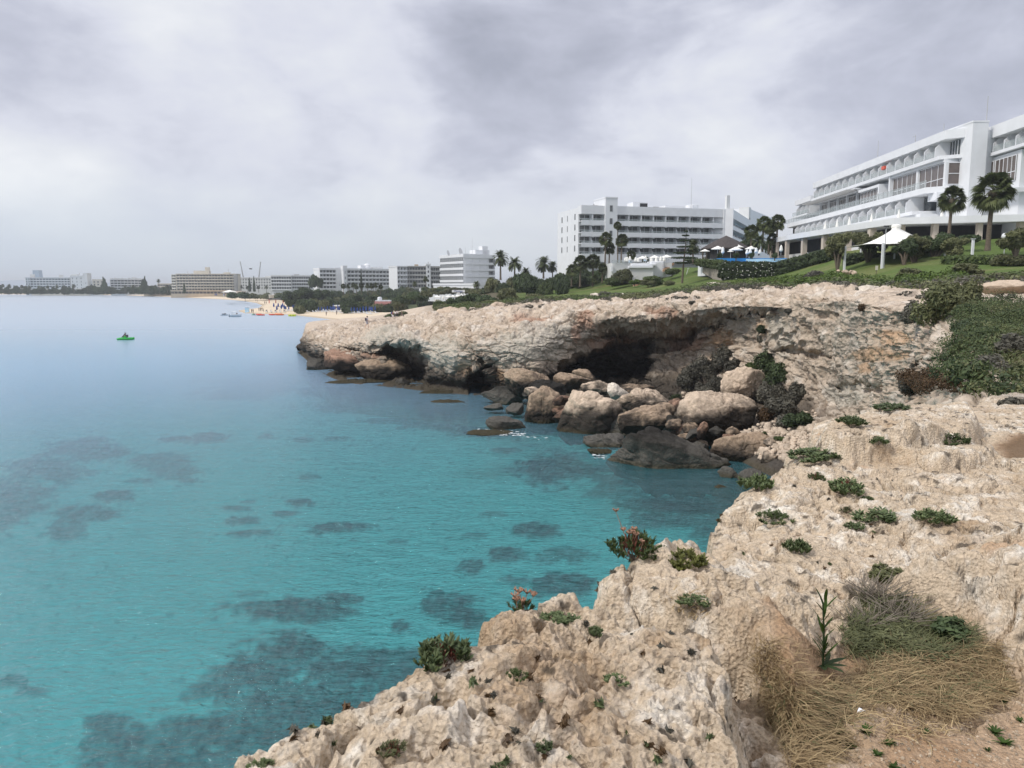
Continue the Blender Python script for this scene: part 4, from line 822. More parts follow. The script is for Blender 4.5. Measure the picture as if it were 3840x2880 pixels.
for a in [
 (1660, 2440, 190, 120, 'wide fleshy green plant with red tips hanging over the ledge edge', 1, True, 12),
 (1940, 2235, 110, 60, 'green plant with dry flower heads at the ledge edge against the water', 2, False, 4, True),
 (2355, 2030, 190, 140, 'largest leafy plant with tall dry flower heads on the ledge edge over the bay', 3, True, 16, True),
 (2560, 2095, 160, 80, 'yellow-green plant with bare dark twigs just behind the largest leafy plant', 4, False, 30),
 (2985, 2035, 95, 90, 'dense dark green plant in a hollow in the middle of the ledge', 5, False, 10),
 (2830, 1800, 110, 100, 'green plant overhanging the ledge edge above the blue-grey stones', 6, False, 6),
 (3050, 1705, 180, 50, 'long mat of green plant on the ledge rim before the rubble slope', 7, False, 8),
 (3170, 1825, 130, 70, 'dark green plant with purple twigs on the far part of the ledge', 8, True, 20),
 (3500, 1935, 120, 60, 'round dark green plant at the crevice near the centre right of the ledge', 9, False, 6),
 (3280, 1925, 150, 45, 'thin yellowish green tuft in the crevice left of the round plant', 10, False, 30),
 (2900, 1935, 150, 50, 'flat green plant at the foot of the small rock step', 11, False, 8),
 (1935, 2520, 80, 50, 'small bright green rosette alone on the pale rock', 12, False, 2),
 (1475, 2800, 105, 70, 'red and green rosette near the lower rim of the ledge', 13, True, 4),
 (1860, 2855, 110, 60, 'green rosette cut by the bottom edge of the view', 14, False, 3),
 (2310, 2530, 90, 50, 'small grey-green cushion on the big front slab', 15, False, 2),
 (970, 2860, 90, 40, 'grey-green tuft with thin stalks at the lowest ledge corner', 16, False, 14),
 (2040, 2790, 70, 40, 'small dark tuft in the deep hollow of the front slab', 17, False, 16),
 (3190, 1575, 90, 45, 'green plant on the end of the fallen slab block', 18, False, 4),
 (3290, 1655, 60, 35, 'small green plant on the flat rock before the fallen slab block', 19, False, 4),
 (3570, 1650, 140, 55, 'grey-green shrub under the thin rock shelf', 20, False, 20),
 (3060, 1785, 60, 40, 'small purple twiggy tuft on the far rim of the ledge', 21, True, 20),
 (3170, 1905, 50, 30, 'tiny green tuft on the middle of the ledge', 22, False, 4),
 (3200, 1960, 80, 35, 'small dark tuft below the yellowish tuft', 23, False, 8),
 (3250, 1860, 40, 25, 'tiny tuft beside a pit in the far rock', 24, False, 4),
 (2600, 2250, 110, 40, 'dry straw-like tuft in the gap behind the front slab', 25, False, 40),
 (3340, 1520, 130, 30, 'thin grey-green line of leaves on top of the fallen slab block', 26, False, 6),
 (2230, 2360, 60, 40, 'dark dead tuft in a pit of the front slab', 27, False, 30),
 (2100, 2310, 120, 40, 'dark low dead shrub in the hollow behind the rim', 28, False, 40)]: samphire(*a)
# --- dry grass and dead branches in the hollow
def blades(n, polys, seed, name, m, ln=(.12, .28), w=.0022, lift=.5, flow=(1, -.2), lab=None):
    rg = np.random.default_rng(seed); V = []; Fc = []; val = []; base = len(V)
    P0 = []
    xs = [p[0] for pl in polys for p in pl]; ys = [p[1] for pl in polys for p in pl]
    cand = np.stack([rg.uniform(min(xs), max(xs), n * 8), rg.uniform(min(ys), max(ys), n * 8)], -1); ok = np.zeros(len(cand), bool); 
    for pl in polys: ok |= sdpoly(cand[:, 0], cand[:, 1], pl) > rg.normal(0, 9, len(cand))
    cand = cand[ok][:n]
    g = 6
    G0 = {}
    for (a, b) in cand:
        p = led(a, b) + np.array([rg.normal() * .008, rg.normal() * .01, 0])
        l = rg.uniform(*ln); an = (rg.uniform(0, 6.28) if rg.random() < .45 else math.atan2(flow[1], flow[0]) + rg.normal() * 1.0) + 1.6 * float(np.sin(a * .012 + b * .017)); d = np.array([math.cos(an), math.sin(an), rg.uniform(.2, 1.) * lift * 1.6]); d /= np.linalg.norm(d)
        sd_ = np.array([-math.sin(an), math.cos(an), 0]); k = 5; q = p.copy(); ww = w * rg.uniform(.7, 1.4); b0 = len(V); cv = rg.normal() * .55
        for j in range(k + 1):
            wj = ww * (1 - (j / k) ** 2 * .8); V.append(q - sd_ * wj); V.append(q + sd_ * wj + np.array([0, 0, wj * .6]))
            q = q + d * l / k; d = d + np.array([0, 0, -.30 * lift * (j + 1) / 2.2]) + sd_ * cv * .5; d /= np.linalg.norm(d)
            if q[2] < p[2] + .004: q[2] = p[2] + .004 + rg.random() * .02
        for j in range(k): Fc.append((b0 + 2 * j, b0 + 2 * j + 1, b0 + 2 * j + 3, b0 + 2 * j + 2)); val.append(0)
        vv = np.clip(rg.normal(.5, .25), 0, 1)
        for j in range(k): val[-1 - j] = vv
    o = mesh_np(name, np.array(V), np.array(Fc), LM[m], fval=val); tag(o, lab, kind='stuff'); return o
blades(9000, [[(2830, 2430), (2900, 2400), (3000, 2560), (3200, 2540), (3240, 2640), (3180, 2720), (3110, 2830), (3060, 2900), (2980, 2900), (2900, 2740), (2850, 2600)],
              [(3190, 2540), (3330, 2430), (3560, 2420), (3740, 2400), (3790, 2560), (3740, 2640), (3560, 2690), (3320, 2640), (3220, 2600)]], 1, 'dry_grass', 'straw', (.05, .16), .0014, .45, (.8, -.5))
blades(2600, [[(3150, 2400), (3230, 2230), (3400, 2250), (3480, 2330), (3660, 2370), (3600, 2460), (3330, 2470), (3180, 2470)]], 2, 'withered_green_grass', 'olive', (.06, .16), .0019, .8)
blades(900, [[(2860, 2560), (3000, 2600), (3200, 2560), (3560, 2440), (3740, 2440), (3740, 2600), (3500, 2660), (3300, 2600), (3120, 2760), (2980, 2850), (2900, 2700)]], 9, 'green_blades_in_straw', 'olive', (.05, .13), .0015, .6)
blades(260, [[(3250, 2650), (3700, 2650), (3560, 2760), (3250, 2790)]], 3, 'scattered_straw', 'straw', (.05, .12), .0015, .15)
blades(160, [[(2470, 2240), (2560, 2230), (2660, 2300), (2600, 2330)]], 4, 'straw_in_gap', 'straw', (.05, .12), .0016, .5)
def twigbush(px, py, r, h, n, label, seed, rad=.0022, m='twig', name='dead_branches'):
    p = led(px, py); o = twigs(n, r, h, seed, rad).build(name, LM[m]); o.location = tuple(map(float, p)); return tag(o, label, 'dry branches', 'dead twigs on the ledge')
twigbush(3290, 2260, .22, .13, 130, 'tangle of grey dead branches above the withered grass', 3)
twigbush(3250, 2350, .16, .10, 70, 'smaller tangle of grey dead twigs beside the tall weed', 4)
twigbush(3380, 2330, .20, .12, 80, 'loose grey twigs in the middle of the withered shrub', 6)
t = bush('withered_shrub', 'grey-green withered low shrub in the hollow above the dry grass', 'shrub', led(3350, 2390), .26, .035, 'olive', 3, 2600, .009, asp=5, stem=False)
bush('withered_shrub', 'dark green clump among the straw at the right of the hollow', 'shrub', led(3560, 2400), .10, .07, 'dark', 4, 900, .02, stem=False)
bush('withered_shrub', 'small grey-green tuft high on the rock above the dead branches', 'shrub', led(3330, 2180), .10, .06, 'olive', 5, 900, .014, asp=3, stem=False)
# tall weed
p = led(3085, 2500); t = thing('tall_weed', 'tall upright green weed with narrow leaves rising from the dry grass', 'weed', p)
s_ = p[1] / F; hh = 300 * s_ * 1.02
MB().tube([(0, 0, -.02), (-.004, 0, hh * .5), (-.012, .005, hh * .85), (-.03, .01, hh)], [.0045, .004, .003, .0015], 6).build('stem', LM['samph'], t)
def leafblade(b, o, d, l, w_):
    d = Vector(d).normalized(); sd_ = d.cross(Vector((0, 0, 1))).normalized() if abs(d.z) < .98 else Vector((1, 0, 0)); o = Vector(o); dr = Vector((0, 0, -.25)); pts = []
    for k in range(5):
        f_ = k / 4; c = o + d * l * f_ + dr * l * f_ * f_ * .6; ww = w_ * (math.sin(math.pi * (.08 + .9 * f_)) ** .8) / 2; pts.append((c - sd_ * ww, c + Vector((0, 0, -ww * .4)), c + sd_ * ww))
    V = [q for r_ in pts for q in r_]; b.add(V, [(3 * i + j, 3 * i + j + 1, 3 * i + j + 4, 3 * i + j + 3) for i in range(4) for j in (0, 1)])
rg = random.Random(8)
for k in range(16):
    z = hh * (.12 + .82 * k / 16); a = k * 2.4; b = MB(); leafblade(b, (-.008 * (z / hh), 0, z), (math.cos(a), math.sin(a) * .6, 1.3 + .5 * rg.random()), hh * rg.uniform(.18, .34), .014); b.build('leaf', LM['bright'], t)
for k in range(9):
    a = k * .7 + .2; b = MB(); leafblade(b, (0, 0, .01), (math.cos(a), math.sin(a), .35), rg.uniform(.07, .12), .028); b.build('leaf', LM['mid'], t)
b = MB()
for k in range(60):
    a = rg.uniform(0, 6.28); z = rg.uniform(.08, .3) * hh; leafblade(b, (0, 0, z), (math.cos(a), math.sin(a), .9), rg.uniform(.03, .06), .004)
b.build('fine_leaves', LM['olive'], t)
# rosettes of weed on the dirt
for i, (px, py, w_, lb) in enumerate([(3155, 2790, 110, 'biggest green weed on the dirt, at the lower end of the dry grass'), (3240, 2745, 55, 'small green weed at the edge of the straw above the biggest weed'), (3465, 2745, 40, 'small green weed near the middle of the dirt'), (3730, 2745, 55, 'green weed on the dirt, upper of the close pair'), (3760, 2785, 60, 'green weed on the dirt, lower of the close pair'), (3290, 2830, 40, 'thin grey-green weed on the dirt below the straw'), (3700, 2810, 25, 'tiny weed beside the close pair of weeds'), (3820, 2700, 35, 'small weed at the far right of the dirt'), (3330, 2790, 45, 'grey-green weed seedling on the dirt'), (3350, 2875, 45, 'green weed cut by the bottom of the view'), (3765,2630,40,'small weed at the foot of the rock bank beside the straw')]):
    p = led(px, py); t = thing('ground_weed', lb, 'weed', p, group='weeds on the bare dirt'); b = MB(); r = w_ * p[1] / F / 2 * 1.35; rg = random.Random(i)
    for k in range(26):
        a = rg.uniform(0, 6.28); leafblade(b, (0, 0, .002), (math.cos(a), math.sin(a), rg.uniform(.25, .9)), r * rg.uniform(.7, 1.3), r * .22)
    b.build('leaves', LM['bright'], t)
p = led(3210, 2680); b = MB(); b.add([(0, 0, .012), (.03, .004, .02), (.045, .02, .008), (.02, .026, .006), (.012, .012, .028)], [(0, 1, 4), (1, 2, 4), (2, 3, 4), (3, 0, 4), (0, 3, 2, 1)])
o = b.build('paper_scrap', mat('white_paper', (.8, .82, .84), .6, .05)); o.location = tuple(map(float, p)); tag(o, 'crumpled white scrap of paper lying at the edge of the straw', 'litter')
p = led(3205, 2650); b = MB(); b.add([(0, 0, .01), (.012, .004, .014), (.014, .02, .008), (.004, .022, .02)], [(0, 1, 3), (1, 2, 3), (0, 3, 2, 1)])
o = b.build('paper_scrap', bpy.data.materials['white_paper']); o.location = tuple(map(float, p)); tag(o, 'tiny white scrap just above the crumpled white paper', 'litter')
# pebbles on the dirt
V = []; Fc = []; C_ = []; rg = np.random.default_rng(3); off = 0
for i in range(1300):
    px, py = rg.uniform(3080, 3840), rg.uniform(2600, 2880)
    if sdpoly(np.array([px]), np.array([py]), [(3060, 3000), (3150, 2800), (3320, 2650), (3600, 2700), (3790, 2600), (3900, 2560), (3900, 3000)])[0] < 0: continue
    k = (int(px // 8), int(py // 8)); p = led(px, py); r = .0015 + .006 * rg.random() ** 4
    q = np.array([(-1, -1, -.5), (1, -1, -.5), (1, 1, -.5), (-1, 1, -.5), (-.6, -.6, .7), (.7, -.5, .6), (.5, .7, .8), (-.7, .6, .5)]) * r
    V.append(q + p); Fc.append(np.array([(0, 3, 2, 1), (4, 5, 6, 7), (0, 1, 5, 4), (1, 2, 6, 5), (2, 3, 7, 6), (3, 0, 4, 7)]) + off); off += 8; C_.append(np.tile(np.array((.5, .40, .29)) * rg.uniform(.6, 1.3), (8, 1)))
tag(mesh_np('pebbles', np.concatenate(V), np.concatenate(Fc), ledmat, vcol=np.concatenate(C_)), kind='stuff')
# --- tiny dried plants in the pits of the rock
for nm, m, n, sd_ in (('crevice_dry_plants', 'rusty', 45, 31), ('crevice_green_plants', 'samph', 26, 32), ('crevice_dead_stems', 'grey', 40, 33)):
    rg = np.random.default_rng(sd_); bl = []
    while len(bl) < n:
        px, py = rg.uniform(900, 3830), rg.uniform(1650, 2870); p = led(px, py)
        if p is None or p[2] < 10.2 or fbm(np.array([p / .5]), 2, 40)[0] < .05 or py < p[1] * 0 + 1650: continue
        s_ = rg.uniform(.005, .014); bl.append((p[0], p[1], p[2] + s_ * .3, s_, s_, s_ * .8))
    V, Fc, val = leafcloud(n * 16, bl, .009, sd_, 3.2, shell=.2); tag(mesh_np(nm, V, Fc, LM[m], fval=val), kind='stuff')
# --- bushes in the cove
GC = 'bushes on the slope of the cove'
for i, (px, py, hw, hh, m, lb) in enumerate([
 (2600, 1400, 62, 60, 'grey', 'dark round bush at the lower left of the bushy slope'), (2575, 1440, 40, 50, 'grey', 'small dark bush lowest on the left of the slope'),
 (2650, 1390, 60, 70, 'grey', 'grey dry-looking bush in the middle of the left clump'), (2720, 1345, 62, 66, 'grey', 'tall dark bush at the top of the left clump'),
 (2765, 1395, 55, 60, 'grey', 'grey bush right behind the upright boulder'), (2690, 1455, 60, 50, 'grey', 'grey bush just behind the broad cream boulder'), (2640, 1462, 36, 34, 'grey', 'small grey bush above the cave-side slope'),
 (2825, 1376, 34, 26, 'mid', 'bright green bush between the two dark clumps'), (2885, 1375, 66, 66, 'dark', 'dark green bush at the top of the right clump'), (2925, 1420, 60, 70, 'dark', 'big dark green bush in the right clump'),
 (2890, 1480, 56, 70, 'grey', 'grey bush to the right of the upright boulder'), (2985, 1480, 55, 62, 'grey', 'dark brown-grey bush lowest right of the right clump'), (2935, 1540, 70, 60, 'grey', 'pale twiggy bush at the foot of the right clump'), 
 (2880, 1555, 40, 46, 'rusty', 'brown bush hanging over the rubble slope'), (3000, 1580, 60, 48, 'dark', 'dark bush against the end of the near ledge'), (2950, 1590, 44, 44, 'grey', 'grey bush on the rubble beside the near ledge'),
 (2862, 1640, 16, 22, 'mid', 'small green tuft on the rubble slope'), (2920, 1648, 28, 16, 'mid', 'low green cushion on the rubble slope'), (2870, 1235, 34, 26, 'dark', 'green bush clinging to the cliff face'), (2850, 1270, 18, 40, 'grey', 'dry plant trailing down the cliff under the clinging bush'), (2795, 1262, 14, 12, 'grey', 'tiny dark tuft on the cliff face left of the clinging bush'), (2955, 1168, 15, 16, 'grey', 'small dark tuft on the cliff rim above the orange rock'), (3232, 1155, 13, 16, 'rusty', 'small brown tuft in the cleft of the cliff rim'), (2595, 1135, 17, 10, 'grey', 'small round grey tuft hanging on the cliff rim'), (2540, 1492, 26, 16, 'dark', 'low dark tuft above the cave floor'), (2400, 1470, 55, 22, 'dark', 'dark green patch of plants on the floor below the cave')]):
    p = clf(px, py + hh * .45); D = p[1]; rx = hw * D / F; rz = hh * D / F * .95
    bush('bush', lb, 'bush', p - np.array([0, -.2 * rx, .1 * rz]), rx, rz, m, i, 3000 if hw > 30 else 900, .12 if hw > 30 else .07, group=GC, asp=2.6)
# --- low shrubs along the cliff top (nobody could count them)
def low_shrubs(name, m, n, seed, band, sz=(.35, 1.0), leaf=.10, h=.5, pxr=(1650, 3860)):
    rg = np.random.default_rng(seed); bl = []; 
    pxs = rg.uniform(pxr[0], pxr[1], n * 6)
    k8 = np.searchsorted(VI, band[0]); k9 = np.searchsorted(VI, band[1])
    cnt = 0
    for px in pxs:
        c = int(np.clip(np.searchsorted(PXI, px), 0, len(PXI) - 1)); r_ = rg.integers(k8, k9); p = CL[r_, c]
        if float(fbm(np.array([[p[0] / 7, p[1] / 11, seed]]), 3, seed)[0]) < -.02: continue
        s_ = rg.uniform(*sz) * np.clip(p[1] / 70, .35, 1.4); bl.append((p[0], p[1], p[2] + s_ * h * .25, s_, s_ * rg.uniform(.8, 1.3), s_ * h * rg.uniform(.7, 1.2))); cnt += 1
        if cnt >= n: break
    V, Fc, val = leafcloud(n * 95, bl, leaf, seed, 2.2, shell=.75); 
    B = np.array(bl)
    return tag(mesh_np(name, V, Fc, LM[m], fval=val), kind='stuff')
low_shrubs('low_green_shrubs', 'mid', 340, 11, (7.9, 8.7), (.4, 1.1), .16)
low_shrubs('low_grey_shrubs', 'grey', 260, 12, (7.5, 8.6), (.35, .9), .13)
low_shrubs('low_olive_shrubs', 'olive', 300, 13, (7.7, 8.7), (.4, 1.0), .15)
low_shrubs('low_yellow_green_shrubs', 'bright', 170, 14, (8.5, 9.2), (.5, 1.2), .16, pxr=(2750, 3600))
low_shrubs('sparse_rim_tufts', 'grey', 110, 15, (6.5, 7.6), (.2, .5), .09, pxr=(1900, 3800))
# --- the green slope at the right
def slope_blobs(n, seed, poly, sz):
    rg = np.random.default_rng(seed); out = []
    while len(out) < n:
        px, py = rg.uniform(3380, 3900), rg.uniform(1080, 1560)
        if sdpoly(np.array([px]), np.array([py]), poly)[0] < rg.normal() * 6: continue
        p = clf(px, py); s_ = rg.uniform(*sz) * p[1] / 22; out.append((p[0], p[1], p[2] + s_ * .2, s_, s_, s_ * .55))
    return out
GS = [(3570, 1150), (3700, 1140), (3900, 1180), (3900, 1500), (3700, 1480), (3560, 1420), (3500, 1400), (3560, 1350), (3580, 1290), (3640, 1230), (3600, 1190)]
for nm, m, n, sd_, poly, sz, lf in [('slope_shrubs_green', 'slope', 120, 21, GS, (.3, .7), .028), ('slope_shrubs_mid', 'dark', 50, 22, GS, (.25, .6), .045), ('slope_shrubs_olive', 'olive', 90, 23, GS, (.25, .6), .03),
      ('slope_shrubs_rust', 'rusty', 60, 24, [(3380, 1430), (3440, 1400), (3560, 1410), (3640, 1430), (3620, 1470), (3380, 1475)], (.2, .4), .04)]:
    V, Fc, val = leafcloud(n * 260, slope_blobs(n, sd_, poly, sz), lf, sd_, 2.6, shell=.7); tag(mesh_np(nm, V, Fc, LM[m], fval=val), kind='stuff')
for i, (px, py, hw, hh, m, lb) in enumerate([
 (3520, 1150, 100, 90, 'olive', 'feathery brown-green bush on the cliff corner, taller than the shrubs round it'), (3610, 1120, 70, 70, 'olive', 'feathery olive bush right behind the tall one on the cliff corner'),
 (3440, 1180, 60, 50, 'grey', 'grey thorny bush on the rim below the feathery bush'), (3720, 1400, 110, 80, 'grey', 'pale twiggy bush on the green slope'), (3800, 1430, 80, 70, 'olive', 'olive bush at the foot of the green slope'),
 (3810, 1560, 70, 70, 'grey', 'grey bush standing on the soil patch beside the rock blocks'), (3690, 1600, 50, 36, 'olive', 'yellowish bush between the slab and the soil patch'), (3800, 1300, 90, 60, 'grey', 'dark dry bush high on the green slope'), (3430, 1450, 60, 34, 'grey', 'ash-grey cushion shrub left of the rusty shrubs'),
 (3060, 1068, 46, 26, 'grey', 'grey dome-shaped bush on the cliff top in front of the garden stones'), (3400, 1040, 60, 30, 'olive', 'olive dome-shaped bush below the tent'), (3260, 1060, 50, 22, 'grey', 'flat grey bush at the rim right of the garden stones'), (3620, 1040, 60, 26, 'olive', 'wide olive bush in the shrubs below the big palm'), (3780, 1020, 60, 30, 'olive', 'olive bush in the shrubs at the far right'), (2290, 1098, 50, 20, 'grey', 'dark grey bush in front of the lawn'), (3040,1040,60,22,'bright','bright yellow-green bush below the garden stones')]):
    p = clf(px, py + hh * .5) if py > 1100 else GP(px, float(np.interp(py, [1020, 1070, 1100], [82, 95 if px < 3200 else 60, 118])))
    D = p[1]; rx = hw * D / F; rz = hh * D / F
    bush('bush', lb, 'bush', p - np.array([0, 0, .1 * rz]), rx, rz * 1.1, m, i + 40, 3600, .055 * D / 25 if D < 60 else .16, group='bushes along the cliff top', asp=3)
# ------------------------------------------------------------------ bay, beach, far shore
SH = [(-700, 1102), (-200, 1103), (0, 1104), (300, 1105), (480, 1108), (600, 1112), (745, 1118), (860, 1124), (918, 1129), (962, 1136), (985, 1145), (973, 1156), (930, 1161), (896, 1166), (918, 1174), (976, 1177), (1092, 1180), (1150, 1187), (1240, 1197), (1330, 1208), (1700, 1260)]
SW = [tuple(PW(a, b)[:2]) for a, b in SH]; SW = SW + [(60, 150), (900, 150), (1400, 6000), (-3000, 6000), (-3000, SW[0][1])]
na, nd = 700, 420; az = np.linspace(-.92, .42, na); D_ = 130 * (2600 / 130.) ** np.linspace(0, 1, nd)
DD, AA = np.meshgrid(D_, az, indexing='ij'); X = AA * DD; Y = DD.copy(); dI = sdpoly(X, Y, SW)
pxx = 1920 + X / Y * F
n_ = fbm(np.stack([X, Y, 0 * X], -1) / 60, 4, 200); n2_ = fbm(np.stack([X, Y, 0 * X], -1) / 14, 4, 201)
hillw = ss(850, 1500, pxx) * ss(750, 450, Y)
def gz(dI, pxx, Y, n_=0.):
    hw_ = ss(850, 1500, pxx) * ss(820, 480, Y)
    return np.where(dI > 0, .25 + np.minimum(dI * .045, 1.1) + ss(22, 220, dI) * (2.2 + 10.5 * hw_) * (1 + .25 * n_), np.maximum(dI * .11, -4.5))
Z = gz(dI, pxx, Y, n_)
Z = np.where((pxx > 1350) & (Y < 260), np.minimum(Z, 1.0), Z)
sand_ = np.array((.60, .50, .37)); scrub = np.array((.07, .085, .04)); dry = np.array((.20, .17, .12))
c = np.broadcast_to(sand_, X.shape + (3,)).copy(); c = mixc(c, np.array((.38, .31, .22)), ss(2.5, .2, dI) * ss(-4, -1, dI) * .8); gw = ss(30, 44, dI + n2_ * 14 + 14 * (1 - hillw)); c = mixc(c, scrub, gw); c = mixc(c, dry, gw * ss(.05, .4, n2_))
tag(mesh_np('shore_ground', np.stack([X, Y, Z], -1), gridfaces(nd, na), rockmat('shore_ground', .25, .3, .1, vary=.12), smooth=True, vcol=c), kind='structure')
def far(px, py, dz=0): 
    """point of the far shore ground seen at px,py"""
    return _fp(px, py)
_fp = picker(np.stack([X, Y, Z], -1).reshape(-1, 3), (dI > -3).ravel(), 4)
_FG = (X, Y, Z)
def fz(px, D):
    X_ = (px - 1920) / F * D; i = int(np.clip(np.searchsorted(D_, D), 0, nd - 1)); j = int(np.clip(np.searchsorted(az, X_ / D), 0, na - 1)); return float(_FG[2][i, j])
def FP(px, D, dz=0.): return PZ(px, D, fz(px, D) + dz)
# far hills across the water
hv = []; 
for k in range(160):
    a = -1.1 + .75 * k / 159; D0 = 5200; h_ = 12 + 30 * max(0, math.sin((a + 1.1) * 5.2)) * (1 + .3 * math.sin(a * 60)) + 14 * float(vn(np.array([[a * 40, 0, 0]]), 5)[0]); h_ *= ss(-.42, -.62, a) * 1.15
    hv.append((a * D0, D0, -3)); hv.append((a * D0, D0 + 260, float(h_) * .7)); hv.append((a * D0, D0 + 700, float(h_))); hv.append((a * D0, D0 + 1600, -3))
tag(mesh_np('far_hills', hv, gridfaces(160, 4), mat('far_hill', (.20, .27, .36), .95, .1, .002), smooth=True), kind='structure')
# ------------------------------------------------------------------ materials of buildings
MW = mat('white_render', (.67, .685, .70), .8, .04, .6); MWH = mat('weathered_white_render', (.60, .61, .60), .85, .07, .3); MCR = mat('cream_render', (.56, .52, .44), .85, .07, .3); MGR = mat('grey_render', (.36, .36, .35), .85, .08, .4)
MTAN = mat('tan_render', (.45, .36, .26), .85, .08, .4); MGL = mat('dark_glass', (.045, .055, .06), .12, .3, .5, spec=.8); MGL2 = mat('curtained_glass', (.11, .118, .12), .35, .35, 1.3, spec=.4); MBR = mat('brown_tinted_glass', (.10, .078, .068), .14, .25, .8, spec=.8)
MRAIL = mat('glass_railing', (.40, .46, .46), .1, .05, 1, alpha=.26, spec=.6); MDK = mat('dark_metal', (.05, .05, .055), .5, .15, 4); MMET = mat('grey_metal', (.40, .41, .42), .45, .1, 4); MSHADE = mat('dark_interior', (.03, .03, .032), .9, .2, 1)
MWOOD = mat('dark_shingle_roof', (.060, .050, .046), .9, .3, 3, bump=.8, bscale=6); MBLUE = mat('pool_blue_paint', (.02, .22, .55), .5, .1, 1); MLB = mat('pale_blue_paint', (.45, .66, .80), .5, .1, .6); MSTONE = mat('rubble_stone_wall', (.30, .27, .23), .95, .35, 3, bump=1, bscale=4)
MWP = mat('white_canvas', (.78, .77, .72), .8, .04, 2); MCLB = mat('blue_canvas', (.015, .05, .22), .8, .2, 2); MPINK = mat('beige_stone_column', (.52, .45, .38), .85, .08, 2); MTERR = mat('terracotta_step', (.42, .26, .16), .9, .15, 3)
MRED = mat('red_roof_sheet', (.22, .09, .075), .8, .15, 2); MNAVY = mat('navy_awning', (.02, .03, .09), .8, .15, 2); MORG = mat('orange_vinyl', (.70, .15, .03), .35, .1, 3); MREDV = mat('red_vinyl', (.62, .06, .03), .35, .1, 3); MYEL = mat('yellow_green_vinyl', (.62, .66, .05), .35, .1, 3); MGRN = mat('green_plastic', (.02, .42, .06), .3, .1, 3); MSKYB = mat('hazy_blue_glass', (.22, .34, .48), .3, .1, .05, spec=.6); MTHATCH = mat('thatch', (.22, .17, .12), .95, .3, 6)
def Mloc(o, ang): return Matrix.Translation(Vector(tuple(map(float, o)))) @ Matrix.Rotation(ang, 4, 'Z')
def hotel(label, px0, D0, px1, D1, pytop, nf, bays, fh=3.0, depth=16, wall=MW, win=MGL2, style='balcony', par=1.2, zb=None, bd=1.3, name='hotel_building', cat='hotel', ww=.82, skipw=0):
    """a slab block whose front runs from column px0 at distance D0 to px1 at D1; pytop: photo row of its roof edge at px0"""
    A = P(px0, pytop, D0); zt = A[2]; B = PZ(px1, D1, zt); L_ = math.hypot(B[0] - A[0], B[1] - A[1]); ang = math.atan2(B[1] - A[1], B[0] - A[0])
    z0 = zt - par - nf * fh if zb is None else zb
    t = thing(name, label, cat, (A[0], A[1], z0), ang); Hh = zt - z0
    MB().box(0, L_, 0, depth, -3, Hh - par * .3).build('wall', wall, t)
    MB().box(-.25, L_ + .25, -(bd if style == 'balcony' else .25), depth + .2, Hh - par, Hh).build('parapet', wall, t)
    bw = L_ / bays; wmesh = None
    for f_ in range(nf):
        zf = Hh - par - (f_ + 1) * fh
        if style == 'balcony':
            b = MB().box(-.05, L_ + .05, -bd, -.002, zf - .12, zf + .10).box(-.05, L_ + .05, -bd, -bd + .12, zf + .10, zf + .95)
            for k in range(bays + 1): b.box(k * bw - .1, k * bw + .1, -bd + .13, -.004, zf + .10, zf + fh - .12)
            b.build('balcony', wall, t)
        elif style == 'band':
            MB().box(-.05, L_ + .05, -.3, -.002, zf - .1, zf + 1.0).build('band', wall, t)
        if zf < -.5: continue
        for k in range(bays):
            if skipw and k % skipw == skipw - 1: continue
            if wmesh is None:
                wh = fh - .5 if style == 'balcony' else (fh - 1.3 if style == 'band' else fh * .5)
                o = MB().box(-bw * ww / 2, bw * ww / 2, -.08, .1, 0, wh).build('window', win, t); wmesh = o.data
                if bw > 2: 
                    fr_ = MB().box(-.05, .05, -.12, -.081, 0, wh).build('frame', wall, o); fmesh = fr_.data
            else:
                o = bpy.data.objects.new('window', wmesh); COL.objects.link(o); o.parent = t
                if bw > 2 and D0 < 500: q = bpy.data.objects.new('frame', fmesh); COL.objects.link(q); q.parent = o
            o.location = ((k + .5) * bw, 0, zf + (.12 if style == 'balcony' else 1.02 if style == 'band' else fh * .3))
    t['L'] = L_; t['Hh'] = Hh; return t
def roofbox(t, x0, x1, y0, y1, h, m=MW, nm='roof_block', z=None): MB().box(x0, x1, y0, y1, (t['Hh'] if z is None else z) - .5, (t['Hh'] if z is None else z) + h).build(nm, m, t)
def dish(t, x, y, h=1.6, r=.9):
    b = MB().tube([(x, y, t['Hh'] - .4), (x, y, t['Hh'] + h)], .08, 6); n = 12
    b.add([(x + r * math.cos(k * 6.283 / n) * .5, y - .4 + .5 * math.sin(k * 6.283 / n) * r, t['Hh'] + h + r * math.sin(k * 6.283 / n)) for k in range(n)] + [(x + .5, y + .2, t['Hh'] + h - .2)], [(k, (k + 1) % n, n) for k in range(n)] + [tuple(range(n))])
    b.build('satellite_dish', MMET, t)
def mast(t, x, y, h, r=.09): MB().tube([(x, y, t['Hh'] - .4), (x, y, t['Hh'] + h)], [r, r * .4], 6).build('antenna', MMET, t)
